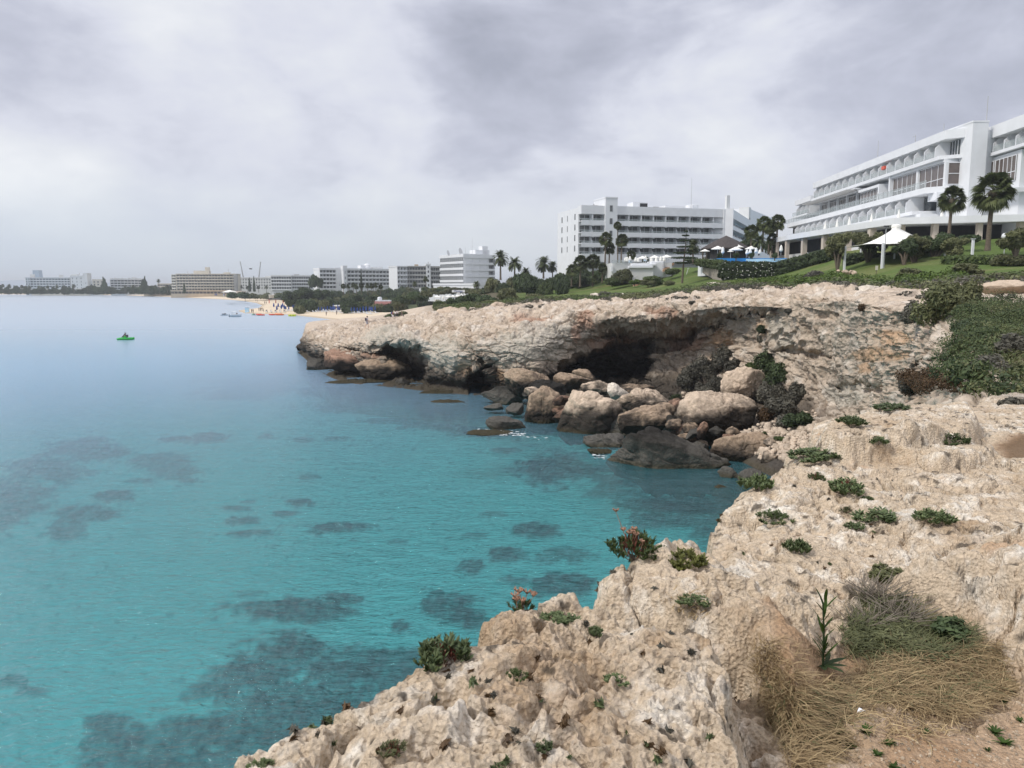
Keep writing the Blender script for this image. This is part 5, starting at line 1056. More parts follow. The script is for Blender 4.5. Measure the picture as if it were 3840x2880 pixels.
# far left: long hotel with pale end tower
t = hotel('long pale hotel at the far left with a blue glass tower behind it', 112, 1020, 262, 1035, 1040, 4, 13, 3.15, 22, MWH, MGL, 'grid', 1.0, zb=1.0, ww=.74); roofbox(t, 33, 37, 4, 9, 3.4, MWH); roofbox(t, -.5, 3, 4, 14, 4, MWH)
hotel('stepped wing at the left end of the long pale hotel', 94, 1015, 112.5, 1018, 1040, 4, 2, 3.15, 20, MWH, MGL, 'grid', 1.0, zb=1.0, ww=.4)
t = hotel('blank white end block with few windows right of the long pale hotel', 263, 1034, 311, 1036, 1033, 4, 3, 4.2, 18, MWH, MGL, 'grid', 2, zb=1.0, ww=.14); roofbox(t, .2, 8, 2, 9, 1.5, MWH); dish(t, 11, 2, 2.2, 1.6)
hotel('narrow grey-white stair tower of the far left hotel', 311, 1034, 326, 1034.5, 1024, 1, 1, 3, 12, MWH, MGL, 'grid', 12, zb=1.0, ww=.1, name='stair_tower', cat='tower')
A = P(132, 1014, 2300); t = thing('glass_tower', 'tall slanted pale blue glass tower far behind the long pale hotel', 'tower', (A[0], A[1], 0)); zt = float(A[2])
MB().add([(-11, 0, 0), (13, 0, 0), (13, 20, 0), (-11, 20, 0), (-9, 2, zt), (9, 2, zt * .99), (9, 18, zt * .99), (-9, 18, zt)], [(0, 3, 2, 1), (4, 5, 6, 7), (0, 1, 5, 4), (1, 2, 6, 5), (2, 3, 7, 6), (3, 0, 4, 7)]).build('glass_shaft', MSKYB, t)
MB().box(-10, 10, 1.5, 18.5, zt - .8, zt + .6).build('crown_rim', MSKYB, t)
hotel('small pink-white building among the dark trees of the far shore', 346, 1020, 388, 1024, 1047, 2, 3, 3.4, 14, MCR, MGL, 'grid', 2, zb=1, ww=.4, name='beach_building', cat='building')
hotel('small low white building between the stair tower and the pink-white one', 330, 1040, 346, 1041, 1052, 1, 2, 3.4, 14, MWH, MGL, 'grid', 4, zb=1, ww=.5, name='beach_building', cat='building')
t = hotel('white hotel with scalloped roof edge behind the pointed pines of the far shore', 413, 980, 530, 990, 1046, 4, 9, 3.1, 18, MWH, MGL, 'balcony', 1.1, zb=1.0)
for k in range(9): roofbox(t, (k + .15) * t['L'] / 9, (k + .85) * t['L'] / 9, -1, 3, .9 + .5 * (k % 2), MWH, 'roof_scallop')
roofbox(t, 24, 28, 5, 9, 2.4, MWH)
t = hotel('low beach restaurant under a cream awning roof in front of the leftmost hotel', 118, 985, 238, 985, 1084, 1, 8, 4.4, 8, MCR, MSHADE, 'grid', .8, zb=1.0, name='beach_restaurant', cat='restaurant')
t = hotel('low white beach pavilion below the narrow stair tower', 272, 980, 342, 982, 1081, 1, 6, 3.4, 8, MWH, MGL, 'grid', .8, zb=1.8, name='beach_restaurant', cat='restaurant')
t = hotel('long low cream bar building with tiled edge at the water, before the white pavilion', 245, 970, 330, 970, 1092, 1, 8, 3., 6, MCR, MGL, 'grid', .6, zb=.8, name='beach_restaurant', cat='restaurant')
t = hotel('broad low brown restaurant roof on the far beach left of the large cream hotel', 538, 900, 640, 905, 1087, 1, 8, 3.2, 10, MTAN, MSHADE, 'grid', .7, zb=1.5, name='beach_restaurant', cat='restaurant')
t = hotel('small white house behind the broad brown restaurant', 548, 960, 566, 960, 1071, 2, 2, 3, 8, MWH, MGL, 'grid', .5, zb=2, name='beach_building', cat='building')
t = hotel('cream flat building left of the large cream hotel', 590, 950, 640, 952, 1063, 3, 5, 3, 12, MCR, MGL, 'grid', .8, zb=2, name='beach_building', cat='building')
# large cream hotel
t = hotel('large cream hotel with long balcony rows and a rooftop plant room', 662, 840, 882, 842, 1026, 6, 20, 2.95, 18, MCR, MGL, 'balcony', .9, zb=2.2); roofbox(t, 17, 33, 3, 10, 3.2, MCR); roofbox(t, 29, 33, 4, 8, 7, MCR); roofbox(t, 49, 55, 3, 8, 1.4, MCR); mast(t, 54, 4, 5, .3); dish(t, 11, 3)
hotel('open cream end wing of the large cream hotel', 646, 845, 661.6, 840, 1029, 6, 2, 2.95, 18, MCR, MGL, 'balcony', .5, zb=2.2)
t = hotel('dark grey end wall panel of the large cream hotel', 876, 838, 885, 838.5, 1028, 1, 1, 2.95, 10, MGR, MGL, 'grid', 12, zb=2.2, ww=.1, name='stair_tower', cat='tower')
t = hotel('long low terrace restaurant at the foot of the large cream hotel', 640, 800, 855, 800, 1088, 1, 16, 3.8, 10, MTAN, MSHADE, 'grid', .8, zb=1.6, name='beach_restaurant', cat='restaurant')
hotel('pink-beige arched stone terrace wall beside the white marquee roof', 865, 770, 905, 765, 1092, 1, 5, 4, 6, MPINK, MSHADE, 'grid', .7, zb=1.8, name='terrace', cat='terrace', ww=.45)
t = hotel('cream hotel with small square windows behind two cypress trees', 887, 900, 1016, 900, 1040, 4, 13, 3.2, 16, MWH, MGL, 'grid', 1.2, zb=5, ww=.4); roofbox(t, 32, 40, 3, 10, 1.6, MWH)
t = hotel('white hotel wing with a vertical grey stripe, left of the tree gap', 1017, 740, 1092, 742, 1031, 4, 8, 3.2, 16, MW, MGL, 'balcony', 1.4, zb=4); 
t = hotel('white hotel wing right of the dark glass strip, partly behind trees', 1094, 744, 1172, 750, 1032, 4, 9, 3.1, 16, MW, MGL, 'balcony', 1.2, zb=6); roofbox(t, 2, 7, 3, 8, 1, MGR)
# slingshot ride poles
for a, b, c_, d_, lb in ((901, 983, 916, 1040, 'left thin leaning lattice pole of the slingshot ride on the far skyline'), (977, 984, 968, 1040, 'right thin leaning lattice pole of the slingshot ride on the far skyline')):
    T_ = P(a, b, 1000); B_ = P(c_, d_ + 20, 1000); t = thing('ride_pole', lb, 'ride tower', B_, group='slingshot ride poles'); v = T_ - B_
    MB().tube([(0, 0, 0), tuple(v * .99)], [1.0, .55], 4).build('pole', MMET, t); MB().box(v[0] - .6, v[0] + .6, -.6, .6, v[2] - .5, v[2] + .8).build('pulley_head', MMET, t)
t = thing('ride_capsule', 'small dark round capsule hanging in the air between the two slingshot poles', 'ride capsule', P(940, 1008, 1000)); MB().lathe([(.2, -.9), (1.6, -.5), (2.2, 0), (1.6, .6), (.2, .9)], 12).build('shell', MDK, t)
for s_, (a, b) in enumerate(((901, 983), (977, 984))):
    v = P(a, b, 1000) - P(940, 1008, 1000); MB().tube([(0, 0, 0), tuple(v)], .05, 4).build('cable', MMET, t)
# middle hotels
t = hotel('white slab hotel with cream end wing above the dark trees', 1197, 560, 1257, 566, 1005, 5, 5, 2.8, 14, MW, MGL, 'balcony', 1.3, zb=7)
hotel('blank white wall section of the white slab hotel', 1257.5, 566, 1287, 568, 1004, 1, 1, 3, 12, MW, MGL, 'grid', 11, zb=7, ww=.05)
hotel('white lift tower of the white slab hotel', 1287, 560, 1300, 561, 996, 3, 1, 4, 8, MW, MGL, 'grid', 3, zb=7, ww=.18, name='stair_tower', cat='tower')
t = hotel('long white balcony wing right of the lift tower', 1300, 566, 1484, 590, 1006, 4, 14, 2.85, 14, MW, MGL, 'balcony', 1.4, zb=7); roofbox(t, 13, 17, 4, 9, 2.4); MB().lathe([(3, t['Hh'] - .5), (3, t['Hh'] + 1.2), (2.2, t['Hh'] + 3), (.3, t['Hh'] + 4)], 14, (19, 6, 0)).build('roof_dome', MW, t); mast(t, 18, 5, 6.5); roofbox(t, 23, 31, 4, 9, 1.2, MWH); mast(t, 31, 4, 2.5)
t = hotel('grey balcony hotel beside the six-storey white one', 1524, 520, 1598, 522, 997, 5, 7, 2.85, 14, MGR, MGL, 'balcony', .7, zb=8); roofbox(t, 5.5, 8, 3, 7, 1.1, MTAN)
hotel('white open balcony end of the grey hotel', 1487, 515, 1523.5, 519, 997, 5, 3, 2.85, 12, MW, MGL, 'balcony', .7, zb=8, ww=.3)
t = hotel('white stair tower with a strip of dark windows in the grey hotel', 1598, 519, 1614, 519.5, 989, 5, 1, 3, 9, MW, MDK, 'grid', .8, zb=8, ww=.3, name='stair_tower', cat='tower'); dish(t, 1.5, 1, .6, .8)
hotel('grey hotel part between the stair tower and the six-storey white hotel', 1614.5, 522, 1650, 524, 998, 5, 4, 2.85, 14, MGR, MGL, 'balcony', 1., zb=8)
t = hotel('six-storey white hotel, its curtained long side facing left', 1650, 400, 1738, 378, 958, 5, 12, 3.0, 14, MW, MGL2, 'band', 1.5, zb=10.5)
t = hotel('six-storey white hotel front with deep framed balconies and roof plant', 1739, 379.5, 1850, 388, 955, 5, 4, 3.0, 14, MW, MGL, 'balcony', 1.6, zb=10.5, bd=1.6)
roofbox(t, 8, 16, 3, 9, 2.6); roofbox(t, 12, 15, 3, 7, 4.5); mast(t, 6.3, 3, 8); dish(t, -.5, 2.5, 1.4, 2); dish(t, -6, 5, .8, 1.4); mast(t, 2.5, 3, 3.6)
t = hotel('low white restaurant wing with a glass front below the six-storey hotel', 1625, 372, 1790, 352, 1063, 1, 10, 3.8, 10, MW, MGL2, 'grid', .9, zb=9.5, name='restaurant_wing', cat='restaurant', ww=.8)
hotel('low white terrace wall in front of the restaurant wing', 1575, 360, 1690, 350, 1082, 1, 4, 1.6, 4, MW, MGL, 'grid', 1, zb=8, name='terrace', cat='terrace', ww=.05)
# ------------------------------------------------------------------ Massage stand, white gazebos
A = P(1719, 1092, 262); t = thing('sign_board', 'white sign reading Massage in blue letters on a white post', 'sign', A); w_ = 48 * 262 / F / 2; h_ = 8.5 * 262 / F
MB().box(-w_, w_, 0, .12, -h_ / 2, h_ / 2).build('panel', MW, t); MB().box(-.5, .5, .13, .5, -3.2, -h_ / 2 - .003).build('post', MW, t)
cu = bpy.data.curves.new('lettering', 'FONT'); cu.body = 'Massage'; cu.size = h_ * 1.15; cu.align_x = 'CENTER'; cu.align_y = 'CENTER'; cu.extrude = .01; o = bpy.data.objects.new('lettering', cu); COL.objects.link(o); o.parent = t; o.location = (0, -.03, 0); cu.materials.append(MCLB); bpy.context.view_layer.update(); me_ = bpy.data.meshes.new_from_object(o); bpy.data.objects.remove(o)
o = bpy.data.objects.new('lettering', me_); COL.objects.link(o); o.parent = t; o.location = (0, -.03, 0); o.rotation_euler = (math.pi / 2, 0, 0)
if not me_.materials: me_.materials.append(MCLB)
def gazebo(px, py, D, wpx, label, hpx=20):
    A = P(px, py, D); w_ = wpx * D / F / 2; h_ = hpx * D / F; t = thing('white_gazebo', label, 'gazebo', (A[0], A[1], A[2] - h_), group='white gazebos of the beach club')
    MB().add([(-w_, -w_, h_ * .72), (w_, -w_, h_ * .72), (w_, w_, h_ * .72), (-w_, w_, h_ * .72), (0, 0, h_), (-w_, -w_, h_ * .62), (w_, -w_, h_ * .62), (w_, w_, h_ * .62), (-w_, w_, h_ * .62)], [(0, 1, 4), (1, 2, 4), (2, 3, 4), (3, 0, 4), (5, 6, 1, 0), (6, 7, 2, 1), (7, 8, 3, 2), (8, 5, 0, 3)]).build('canopy', MWP, t)
    for sx_ in (-1, 1):
        for sy_ in (-1, 1): MB().box(sx_ * w_ * .9 - .06, sx_ * w_ * .9 + .06, sy_ * w_ * .9 - .06, sy_ * w_ * .9 + .06, -.3, h_ * .62).build('post', MW, t)
    MB().box(-w_ * .8, w_ * .8, -w_ * .5, w_ * .5, 0, h_ * .25).build('daybed', MWP, t)
for i, px in enumerate((1640, 1680, 1698, 1715, 1732, 1749, 1768, 1786, 1804, 1822, 1842)): gazebo(px, (1108, 1107, 1106, 1105, 1104, 1103, 1102, 1099, 1097, 1096, 1094)[i], 250, 24 if i == 0 else 20, 'white gazebo standing alone left of the closed parasol' if i == 0 else 'white square gazebo in the row of gazebos behind the dark green bushes')
def parasol_open(px, pytop, D, rpx, label, hpx=None, group='white parasols round the pool terraces', m=None):
    A = P(px, pytop, D); r = rpx * D / F; hh = (hpx or rpx * 2) * D / F; t = thing('parasol', label, 'parasol', (A[0], A[1], A[2] - hh), group=group)
    MB().lathe([(.04, hh), (r * .5, hh - r * .22), (r, hh - r * .42), (r, hh - r * .50), (r * .97, hh - r * .46), (.04, hh - .1)], 8).build('canopy', m or MWP, t); MB().tube([(0, 0, 0), (0, 0, hh - .02)], .05, 6).build('pole', MMET, t)
def parasol_shut(px, pytop, D, hpx, label, group='white parasols round the pool terraces', m=None, r=.22):
    A = P(px, pytop, D); hh = hpx * D / F; t = thing('closed_parasol', label, 'parasol', (A[0], A[1], A[2] - hh), group=group)
    MB().lathe([(.03, hh), (r * .6, hh * .86), (r, hh * .5), (r * .8, hh * .38), (.03, hh * .36)], 7).build('folded_canopy', m or MWP, t); MB().tube([(0, 0, 0), (0, 0, hh * .4)], .05, 5).build('pole', MMET, t)
parasol_shut(1662, 1108, 250, 20, 'closed white parasol between the lone gazebo and the row', r=.35)
# ------------------------------------------------------------------ near beach
t = thing('beach_bar', 'beach bar with red-brown roof sheets and navy blue awning on the near beach', 'beach bar', (*P(1340, 1168, 333)[:2], 0), .0)
A = P(1340, 1168, 285)
def bx_px(name, px0, px1, py0, py1, D, dep, m, t, slope=0):
    if t.name.startswith(('beach_bar', 'beach_kiosk')): D += 48
    a = P(px0, py1, D); b = P(px1, py0, D); lo = Vector(t.location); q = MB().box(a[0] - lo[0], b[0] - lo[0], D - lo[1], D + dep - lo[1], a[2] - lo[2], b[2] - lo[2])
    if slope: q.v = [(x, y, z + (slope if y > D + dep * .5 - lo[1] else 0) * (1 if z > (a[2] + b[2]) / 2 - lo[2] - 9 else 0)) for x, y, z in q.v]
    return q.build(name, m, t)
bx_px('white_kiosk', 1342, 1364, 1140, 1159, 288, 4, MW, t); bx_px('bar_wall', 1396, 1466, 1147, 1170, 286, 6, MNAVY, t); bx_px('awning', 1418, 1452, 1148, 1152, 282, 4, MCLB, t)
bx_px('roof', 1384, 1460, 1139, 1145, 283, 6, MRED, t, .9); bx_px('roof', 1374, 1398, 1141, 1144, 283, 5, MRED, t, .4); bx_px('upper_floor', 1407, 1460, 1126, 1138, 292, 6, MW, t); bx_px('parapet', 1455, 1472, 1134, 1138, 291, 5, MW, t)
o = MB().lathe([(1., 0), (1.0, 1.0), (.8, 1.4), (.1, 1.5)], 12); lo = t.location; A2 = P(1424, 1126, 342); o.build('water_tank', MW, t, M=Matrix.Translation(Vector(tuple(A2 - np.array(lo)))))
for px in (1394, 1410, 1445): bx_px('post', px, px + 1.5, 1149, 1168, 282, .2, MW, t)
parasol_open(1383, 1151, 327, 9, 'cream open parasol in front of the beach bar', 16, 'parasols of the near beach')
t = thing('beach_kiosk', 'small low kiosk with a cream flat roof behind the rows of blue umbrellas', 'kiosk', (*P(1266, 1160, 348)[:2], 0)); bx_px('wall', 1250, 1283, 1149, 1160, 300, 4, MTAN, t); bx_px('roof', 1248, 1285, 1145, 1148.8, 299, 6, MWP, t)
t = thing('shade_pergola', 'dark flat shade roof on red posts at the beach corner', 'pergola', (*P(1035, 1130, 420)[:2], 0)); bx_px('roof', 1007, 1064, 1120, 1124, 420, 9, MDK, t); [bx_px('post', p_, p_ + 2, 1124, 1137, 420 + 3 * (k % 2), .3, MREDV, t) for k, p_ in enumerate((1008, 1033, 1060))]
t = thing('lifeguard_hut', 'small pale lifeguard hut on stilts above the beach corner', 'hut', (*P(1015, 1130, 470)[:2], 0)); bx_px('cabin', 1008, 1022, 1107, 1117, 470, 2.5, MCR, t); bx_px('roof', 1006, 1024, 1105, 1106.8, 469, 4, MWP, t); [bx_px('stilt', p_, p_ + 1, 1117, 1126, 470, .2, MTAN, t) for p_ in (1009, 1020)]
t = thing('marquee', 'white pointed marquee roof beside the pink-beige terrace wall', 'marquee', P(860, 1096, 760)); MB().add([(-7, -3, 0), (7, -3, 0), (7, 3, 0), (-7, 3, 0), (0, 0, 2.4)], [(0, 1, 4), (1, 2, 4), (2, 3, 4), (3, 0, 4), (0, 3, 2, 1)]).build('canopy', MWP, t); [MB().box(x - .2, x + .2, -.2, .2, -4, .1).build('post', MW, t) for x in (-6, 6)]
t = thing('beach_booth', 'small blue booth on the tip of the sand spit', 'booth', (*far(926, 1171)[:2], float(far(926, 1171)[2]))); MB().box(-.8, .8, -.6, .6, -.2, 2.1).build('cabin', MLB, t); MB().box(-.9, .9, -.7, .7, 2.11, 2.25).build('roof', MW, t)
# umbrellas and loungers: one of each kind, copied
def beach_set():
    u = thing('beach_umbrella', 'closed blue beach umbrella in the rows on the near beach', 'beach umbrella', (0, 0, 0), group='closed blue umbrellas of the near beach')
    MB().lathe([(.05, 2.5), (.20, 2.2), (.34, 1.35), (.25, .95), (.05, .9)], 7).build('folded_canopy', MCLB, u); MB().tube([(0, 0, 0), (0, 0, 1)], .04, 5).build('pole', MW, u)
    l = thing('sun_lounger', 'white sun lounger in the rows on the near beach', 'sun lounger', (0, 0, 0), group='white loungers of the near beach')
    MB().box(-.32, .32, -.9, .4, .28, .36).build('seat', MW, l); MB().add([(-.32, .4, .28), (.32, .4, .28), (.32, .9, .85), (-.32, .9, .85), (-.32, .4, .36), (.32, .4, .36), (.32, .86, .93), (-.32, .86, .93)], [(0, 3, 2, 1), (4, 5, 6, 7), (0, 1, 5, 4), (1, 2, 6, 5), (2, 3, 7, 6), (3, 0, 4, 7)]).build('backrest', MW, l)
    for sx_ in (-1, 1):
        for sy_ in (-.8, .35): MB().box(sx_ * .28 - .03, sx_ * .28 + .03, sy_ - .03, sy_ + .03, 0, .28).build('leg', MW, l)
    return u, l
U0, L0 = beach_set(); first = True; rg = random.Random(4)
spots = []
for row, (pa, pya, pb, pyb) in enumerate(((1075, 1164, 1395, 1176), (1110, 1160, 1410, 1171), (1150, 1157, 1420, 1166))):
    n = 30 - row * 3
    for k in range(n): spots.append((pa + (pb - pa) * (k + rg.uniform(-.25, .25)) / (n - 1), pya + (pyb - pya) * k / (n - 1)))
for i, (px, py) in enumerate(spots):
    p = far(px, py); q = far(px + 4, py + 1.2)
    if p is None: continue
    if i == 0: U0.location = tuple(p); L0.location = tuple(q)
    else:
        dup(U0, p, 0, scale=rg.uniform(.92, 1.05)); l = dup(L0, q, rg.uniform(.9, 1.3))
U1 = dup(U0, far(660, 1106), label='small closed blue umbrella in the long rows on the far beach', group='umbrellas of the far beach'); rg = random.Random(9)
for k in range(86):
    px = rg.uniform(560, 845); py = 1098 + (px - 560) / 285 * 9 + rg.uniform(0, 7); dup(U1, far(px, py), 0, scale=(1.9, 1.9, 1.15))
for i, (px, py) in enumerate(((1038, 1168), (1052, 1165), (1068, 1166), (1030, 1160), (1046, 1158), (1060, 1156), (1083, 1128), (1092, 1129), (1100, 1130), (1108, 1131), (1118, 1132), (1076, 1126))):
    dup(U0, far(px, py), 0, label='blue umbrella at the beach corner below the big round trees' if i > 5 else 'blue umbrella beside the moored rental boats on the sand', group='blue umbrellas of the beach corner', scale=1.2)
for i in range(34):
    dup(L0, far(20 + i * 17 + rg.uniform(-4, 4), 1098 + rg.uniform(-1, 3)), rg.uniform(.8, 1.4), label='white lounger on the far beach below the hotels', group='white loungers of the far beach', scale=2.2)
# ------------------------------------------------------------------ the white hotel in the middle
A = P(2180, 769, 215); zt = A[2]; B = PZ(2735, 227, zt); L_ = math.hypot(B[0] - A[0], B[1] - A[1]); ang = math.atan2(B[1] - A[1], B[0] - A[0])
t = thing('hotel_building', 'white five-storey balcony hotel with a square lift tower', 'hotel', (A[0], A[1], 14), ang); Hh = zt - 14; S = 215 / F
fy = lambda dpy: Hh - dpy * S
MB().box(0, L_, 2.2, 20, -3, Hh - .4).build('wall', MW, t)
MB().box(0.003, L_, -.1, 2.6, fy(31), Hh).build('parapet', MW, t)
tx0, tx1 = (2272 - 2180) * S, (2320 - 2180) * S
MB().box(tx0, tx1, -.6, 8, -3, fy(-27)).build('lift_tower', MW, t); MB().box(tx0 - .1, tx1 + .1, -.7, 8.1, fy(-27) + .002, fy(-27) + .35).build('tower_coping', MW, t)
for k, (a, b) in enumerate(((-1, 21), (46, 67), (91, 110), (132, 150))): MB().box(tx0 + 1.3, tx0 + 2.1, -.66, -.5, fy(b), fy(a)).build('window', MGL2, t)
lv = [(31, 54, 70), (70, 96, 111), (111, 136, 150), (150, 176, 192)]
wm = {}
for f_, (c0, s0, s1) in enumerate(lv):
    for (xa, xb, nb) in ((0.0, tx0, 2), (tx1, L_ - 1.2, 9)):
        b = MB().box(xa + .01, xb - .01, -.1, 2.18, fy(s0 + 4), fy(s0 + 2)); b.box(xa + .01, xb - .01, -.25, -.102, fy(s1 + 2), fy(s0)); bw = (xb - xa) / nb
        for k in range(1, nb): b.box(xa + k * bw - .12, xa + k * bw + .12, .0, 2.17, fy(s0 + 1.8), fy(c0)) if f_ == 0 else b.add([(xa + k * bw + dx, y, z) for dx in (-.1, .1) for y, z in ((.1, fy(s0 + 1.8)), (2.17, fy(s0 + 1.8)), (2.17, fy(c0 + 1)), (1.3, fy(c0 + 1)), (.5, fy(s0 - 9)))], [(4, 3, 2, 1, 0), (5, 6, 7, 8, 9), (0, 5, 9, 4), (4, 9, 8, 3), (3, 8, 7, 2)])
        if f_:
            for k in range(1, nb): b.box(xa + k * bw - .3, xa + k * bw + .3, -.2, 0, fy(c0 + 5), fy(c0 + .2))
        b.build('balcony', MW, t)
        MB().box(xa + .1, xb - .1, -.2, -.15, fy(s0), fy(s0 - 7)).build('railing', MRAIL, t)
        for k in range(nb):
            o = MB().box(xa + k * bw + .35, xa + (k + 1) * bw - .35, 2.05, 2.19, fy(s0), fy(c0 + 2)).build('window', MGL2, t)
            MB().box(xa + (k + .5) * bw - .05, xa + (k + .5) * bw + .05, 2.0, 2.049, fy(s0), fy(c0 + 2)).box(xa + k * bw + .3, xa + (k + 1) * bw - .3, 2.0, 2.049, fy(s0 - 9), fy(s0 - 9) - .08).build('frame', MW, o)
MB().box(0, L_ - 1, -.3, 1, fy(206), fy(193)).build('base_wall', MW, t); MB().box(L_ - 1.9, L_, -.4, 12, -3, Hh + .02).build('end_pier', MW, t); MB().box(L_ - .6, L_ + .4, .5, 1.5, Hh, Hh + 4).build('chimney', MWH, t)
for (u_, hs) in (((-22 / 35.), 0), ((-3), 0), ((-7.5), 0)):
    pass
for yk, wd in ((4.5, .8), (11, .4), (15.5, .8)):
    for k in range(4): zz = fy(38 + k * 39 + 10); MB().box(-.06, .1, yk, yk + wd, zz, zz + 1.6).build('window', MGL2, t)
t['Hh'] = Hh
roofbox(t, 17.5, 22, 5, 9, 1.8); MB().box(19.6, 21.9, 4.9, 4.98, Hh + .3, Hh + 1.5).build('roof_vent', MSHADE, t); roofbox(t, 28, 38, 6, 12, 1.2); mast(t, 35.2, 4, 9); MB().lathe([(2, Hh), (2, Hh + 1.4), (.3, Hh + 1.7)], 10, (36.5, 6, 0)).build('roof_tank', MW, t); dish(t, 5.5, 5, .3, .7); roofbox(t, 24, 25.5, 5, 6, .7, MGR); roofbox(t, 5, 8, 5, 7, .6, MGR)
# wing going back at its right
A = P(2749, 786, 226); B = PZ(2830, 275, A[2]); L2 = math.hypot(B[0] - A[0], B[1] - A[1]); an2 = math.atan2(B[1] - A[1], B[0] - A[0])
t = thing('hotel_building', 'receding side wing at the right end of the five-storey hotel, behind the palm cluster', 'hotel', (A[0], A[1], 14), an2); H2 = A[2] - 14
MB().box(0, L2, 2, 10, -3, H2).build('wall', MW, t); MB().box(0, L2, 0, 1.99, H2 - 2.4, H2 + .1).build('parapet', MW, t); MB().box(-.6, 0, -.2, 10, -3, H2 + .3).build('end_pier', MW, t)
for k in range(5):
    z_ = H2 - 2.4 - 3. * (k + 1); MB().box(0, L2, 0, 1.98, z_ - .2, z_).box(0, L2, -.1, .05, z_ - .2, z_ + 1).build('balcony', MW, t)
    for j in range(8): MB().box((j + .15) * L2 / 8, (j + .85) * L2 / 8, 1.88, 1.99, z_ + .01, z_ + 2.6).build('window', MGL2, t)
A = P(2806, 781, 262); B = PZ(2896, 300, A[2]); t = thing('hotel_building', 'plain white block behind the receding wing and the palm cluster', 'hotel', (A[0], A[1], 14), math.atan2(B[1] - A[1], B[0] - A[0])); H3 = A[2] - 14; L3 = math.hypot(B[0] - A[0], B[1] - A[1])
MB().box(0, L3, 0, 12, -3, H3).build('wall', MW, t); MB().box(-.1, 3.0, -.3, 3, -3, H3 + .4).build('stair_tower', MWH, t); MB().box(1.0, 1.8, -.36, -.28, H3 - 7, H3 - 3).build('window', MDK, t)
# ------------------------------------------------------------------ the big hotel at the right
O = np.array([68.2, 124.0]); E_ = np.array([71.6, 187.0]); u = (E_ - O) / np.linalg.norm(E_ - O); ang = math.atan2(u[1], u[0])
t = thing('hotel_building', 'long terraced block of the large white hotel left of its tower', 'hotel', (O[0], O[1], 0), ang)
# local x runs away along the front, local +y points to the sea
Z_ = lambda py: H + (1072 - py) * 124 / F
MB().box(0.01, 63, -16, -2.2, 15, 35.6).build('wall', MW, t)
MB().prism([(-1.0, -16), (-.9, -2), (.5, .6), (63, .6), (63, -16)], 34.75, 36.1).build('roof_fascia', MW, t)
MB().prism([(-.6, -2), (1.2, 1.0), (62.5, 1.0), (62.5, -2.19), (-.6, -2.19)], 31.75, 32.3).build('balcony_slab', MW, t)
def bays(t, x0, x1, n, yf, yb, z0, z1, seed):
    bw = (x1 - x0) / n; rg = random.Random(seed)
    for k in range(n + 1):
        x = x0 + k * bw
        MB().add([(x + dx, y, z) for dx in (-.09, .09) for y, z in ((yf, z0), (yf, z0 + (z1 - z0) * .62), (yf - .9, z1), (yb, z1), (yb, z0))], [(0, 1, 2, 3, 4), (9, 8, 7, 6, 5), (0, 5, 6, 1), (1, 6, 7, 2), (4, 3, 8, 9)]).build('partition', MW, t)
        if k < n:
            MB().box(x + .12, x + bw - .12, yf - .08, yf - .04, z0, z0 + 1.05).build('glass_rail', MRAIL, t)
            MB().box(x + .5, x + bw - .5, yb, yb + .06, z0, z1 - .25).build('window', MGL2 if rg.random() < .7 else MGL, t)
bays(t, 3.2, 61.5, 16, .8, -2.18, 32.3, 34.74, 1)
MB().box(.4, 3.0, -2.19, -1.4, 32.31, 34.6).build('window', MGL, t); [MB().box(x, x + .1, -1.39, -1.34, 32.31, 34.6).build('frame', MW, t) for x in (.4, 1.25, 2.1, 2.9)]
# level with the big brown windows
MB().prism([(.6, -2.21), (.6, .4), (20, .4), (20, -2.21)], 31.3, 31.72).build('lintel', MW, t); MB().box(20, 20.6, -2.2, .6, 27.45, 31.72).build('fin_wall', MW, t)
def bigwin(t, x0, x1, y, z0, z1, n, face='y'):
    w_ = MB().box(x0, x1, y - .1, y, z0, z1).build('large_window', MBR, t); b = MB(); 
    for k in range(n + 1): xx = x0 + (x1 - x0) * k / n; b.box(xx - .05, xx + .05, y + .002, y + .07, z0, z1)
    for zz in (z0, z0 + (z1 - z0) * .36, z1): b.box(x0, x1, y + .004, y + .06, zz - .05, zz + .05)
    b.build('frame', MW, w_)
MB().box(0.3, 20, -2.19, .2, 27.45, 27.5).box(.3, .9, -2.19, .35, 27.5, 31.29).box(9.6, 10.3, -2.19, .35, 27.5, 31.29).build('mullion_wall', MW, t)
MB().box(.32, 19.9, -2.18, -.05, 27.51, 31.28).build('window_bay', MW, t); bigwin(t, 1, 9.5, .1, 27.6, 31.2, 4); bigwin(t, 10.4, 19.7, .1, 27.6, 31.2, 5)
w_ = MB().box(.16, .29, -2.05, -.15, 27.8, 31.1).build('large_window', MBR, t); MB().box(.08, .155, -2.1, -.1, 29.4, 29.5).box(.08, .155, -2.1, -.1, 31.05, 31.15).box(.08, .155, -2.1, -.1, 27.75, 27.85).build('frame', MW, w_)
MB().box(24, 34, -2.19, .9, 30.4, 30.9).box(24, 24.5, -2.19, .9, 27.5, 30.4).build('framed_box', MW, t); bigwin(t, 24.6, 34, .3, 27.6, 30.3, 6)
MB().box(34, 62.5, -2.19, 1.6, 31.2, 31.4).build('pergola_slab', MW, t); b = MB()
for k in range(26): b.box(34.5 + k * 1.1, 34.65 + k * 1.1, 1.0, 3.2, 30.85, 31.15)
b.build('pergola_slats', MGR, t)
for k in range(5): bigwin(t, 34.6 + k * 5.6, 39.6 + k * 5.6, -1.4, 27.5, 30.8, 5); MB().box(39.7 + k * 5.6, 40.1 + k * 5.6, -1.5, -1.0, 27.5, 31.19).build('pillar', MW, t)
MB().prism([(-1.2, -2.2), (-1.2, .4), (.8, 3.0), (74, 3.0), (74, -2.21)], 26.5, 27.42).build('deck', MW, t); 
b = MB()
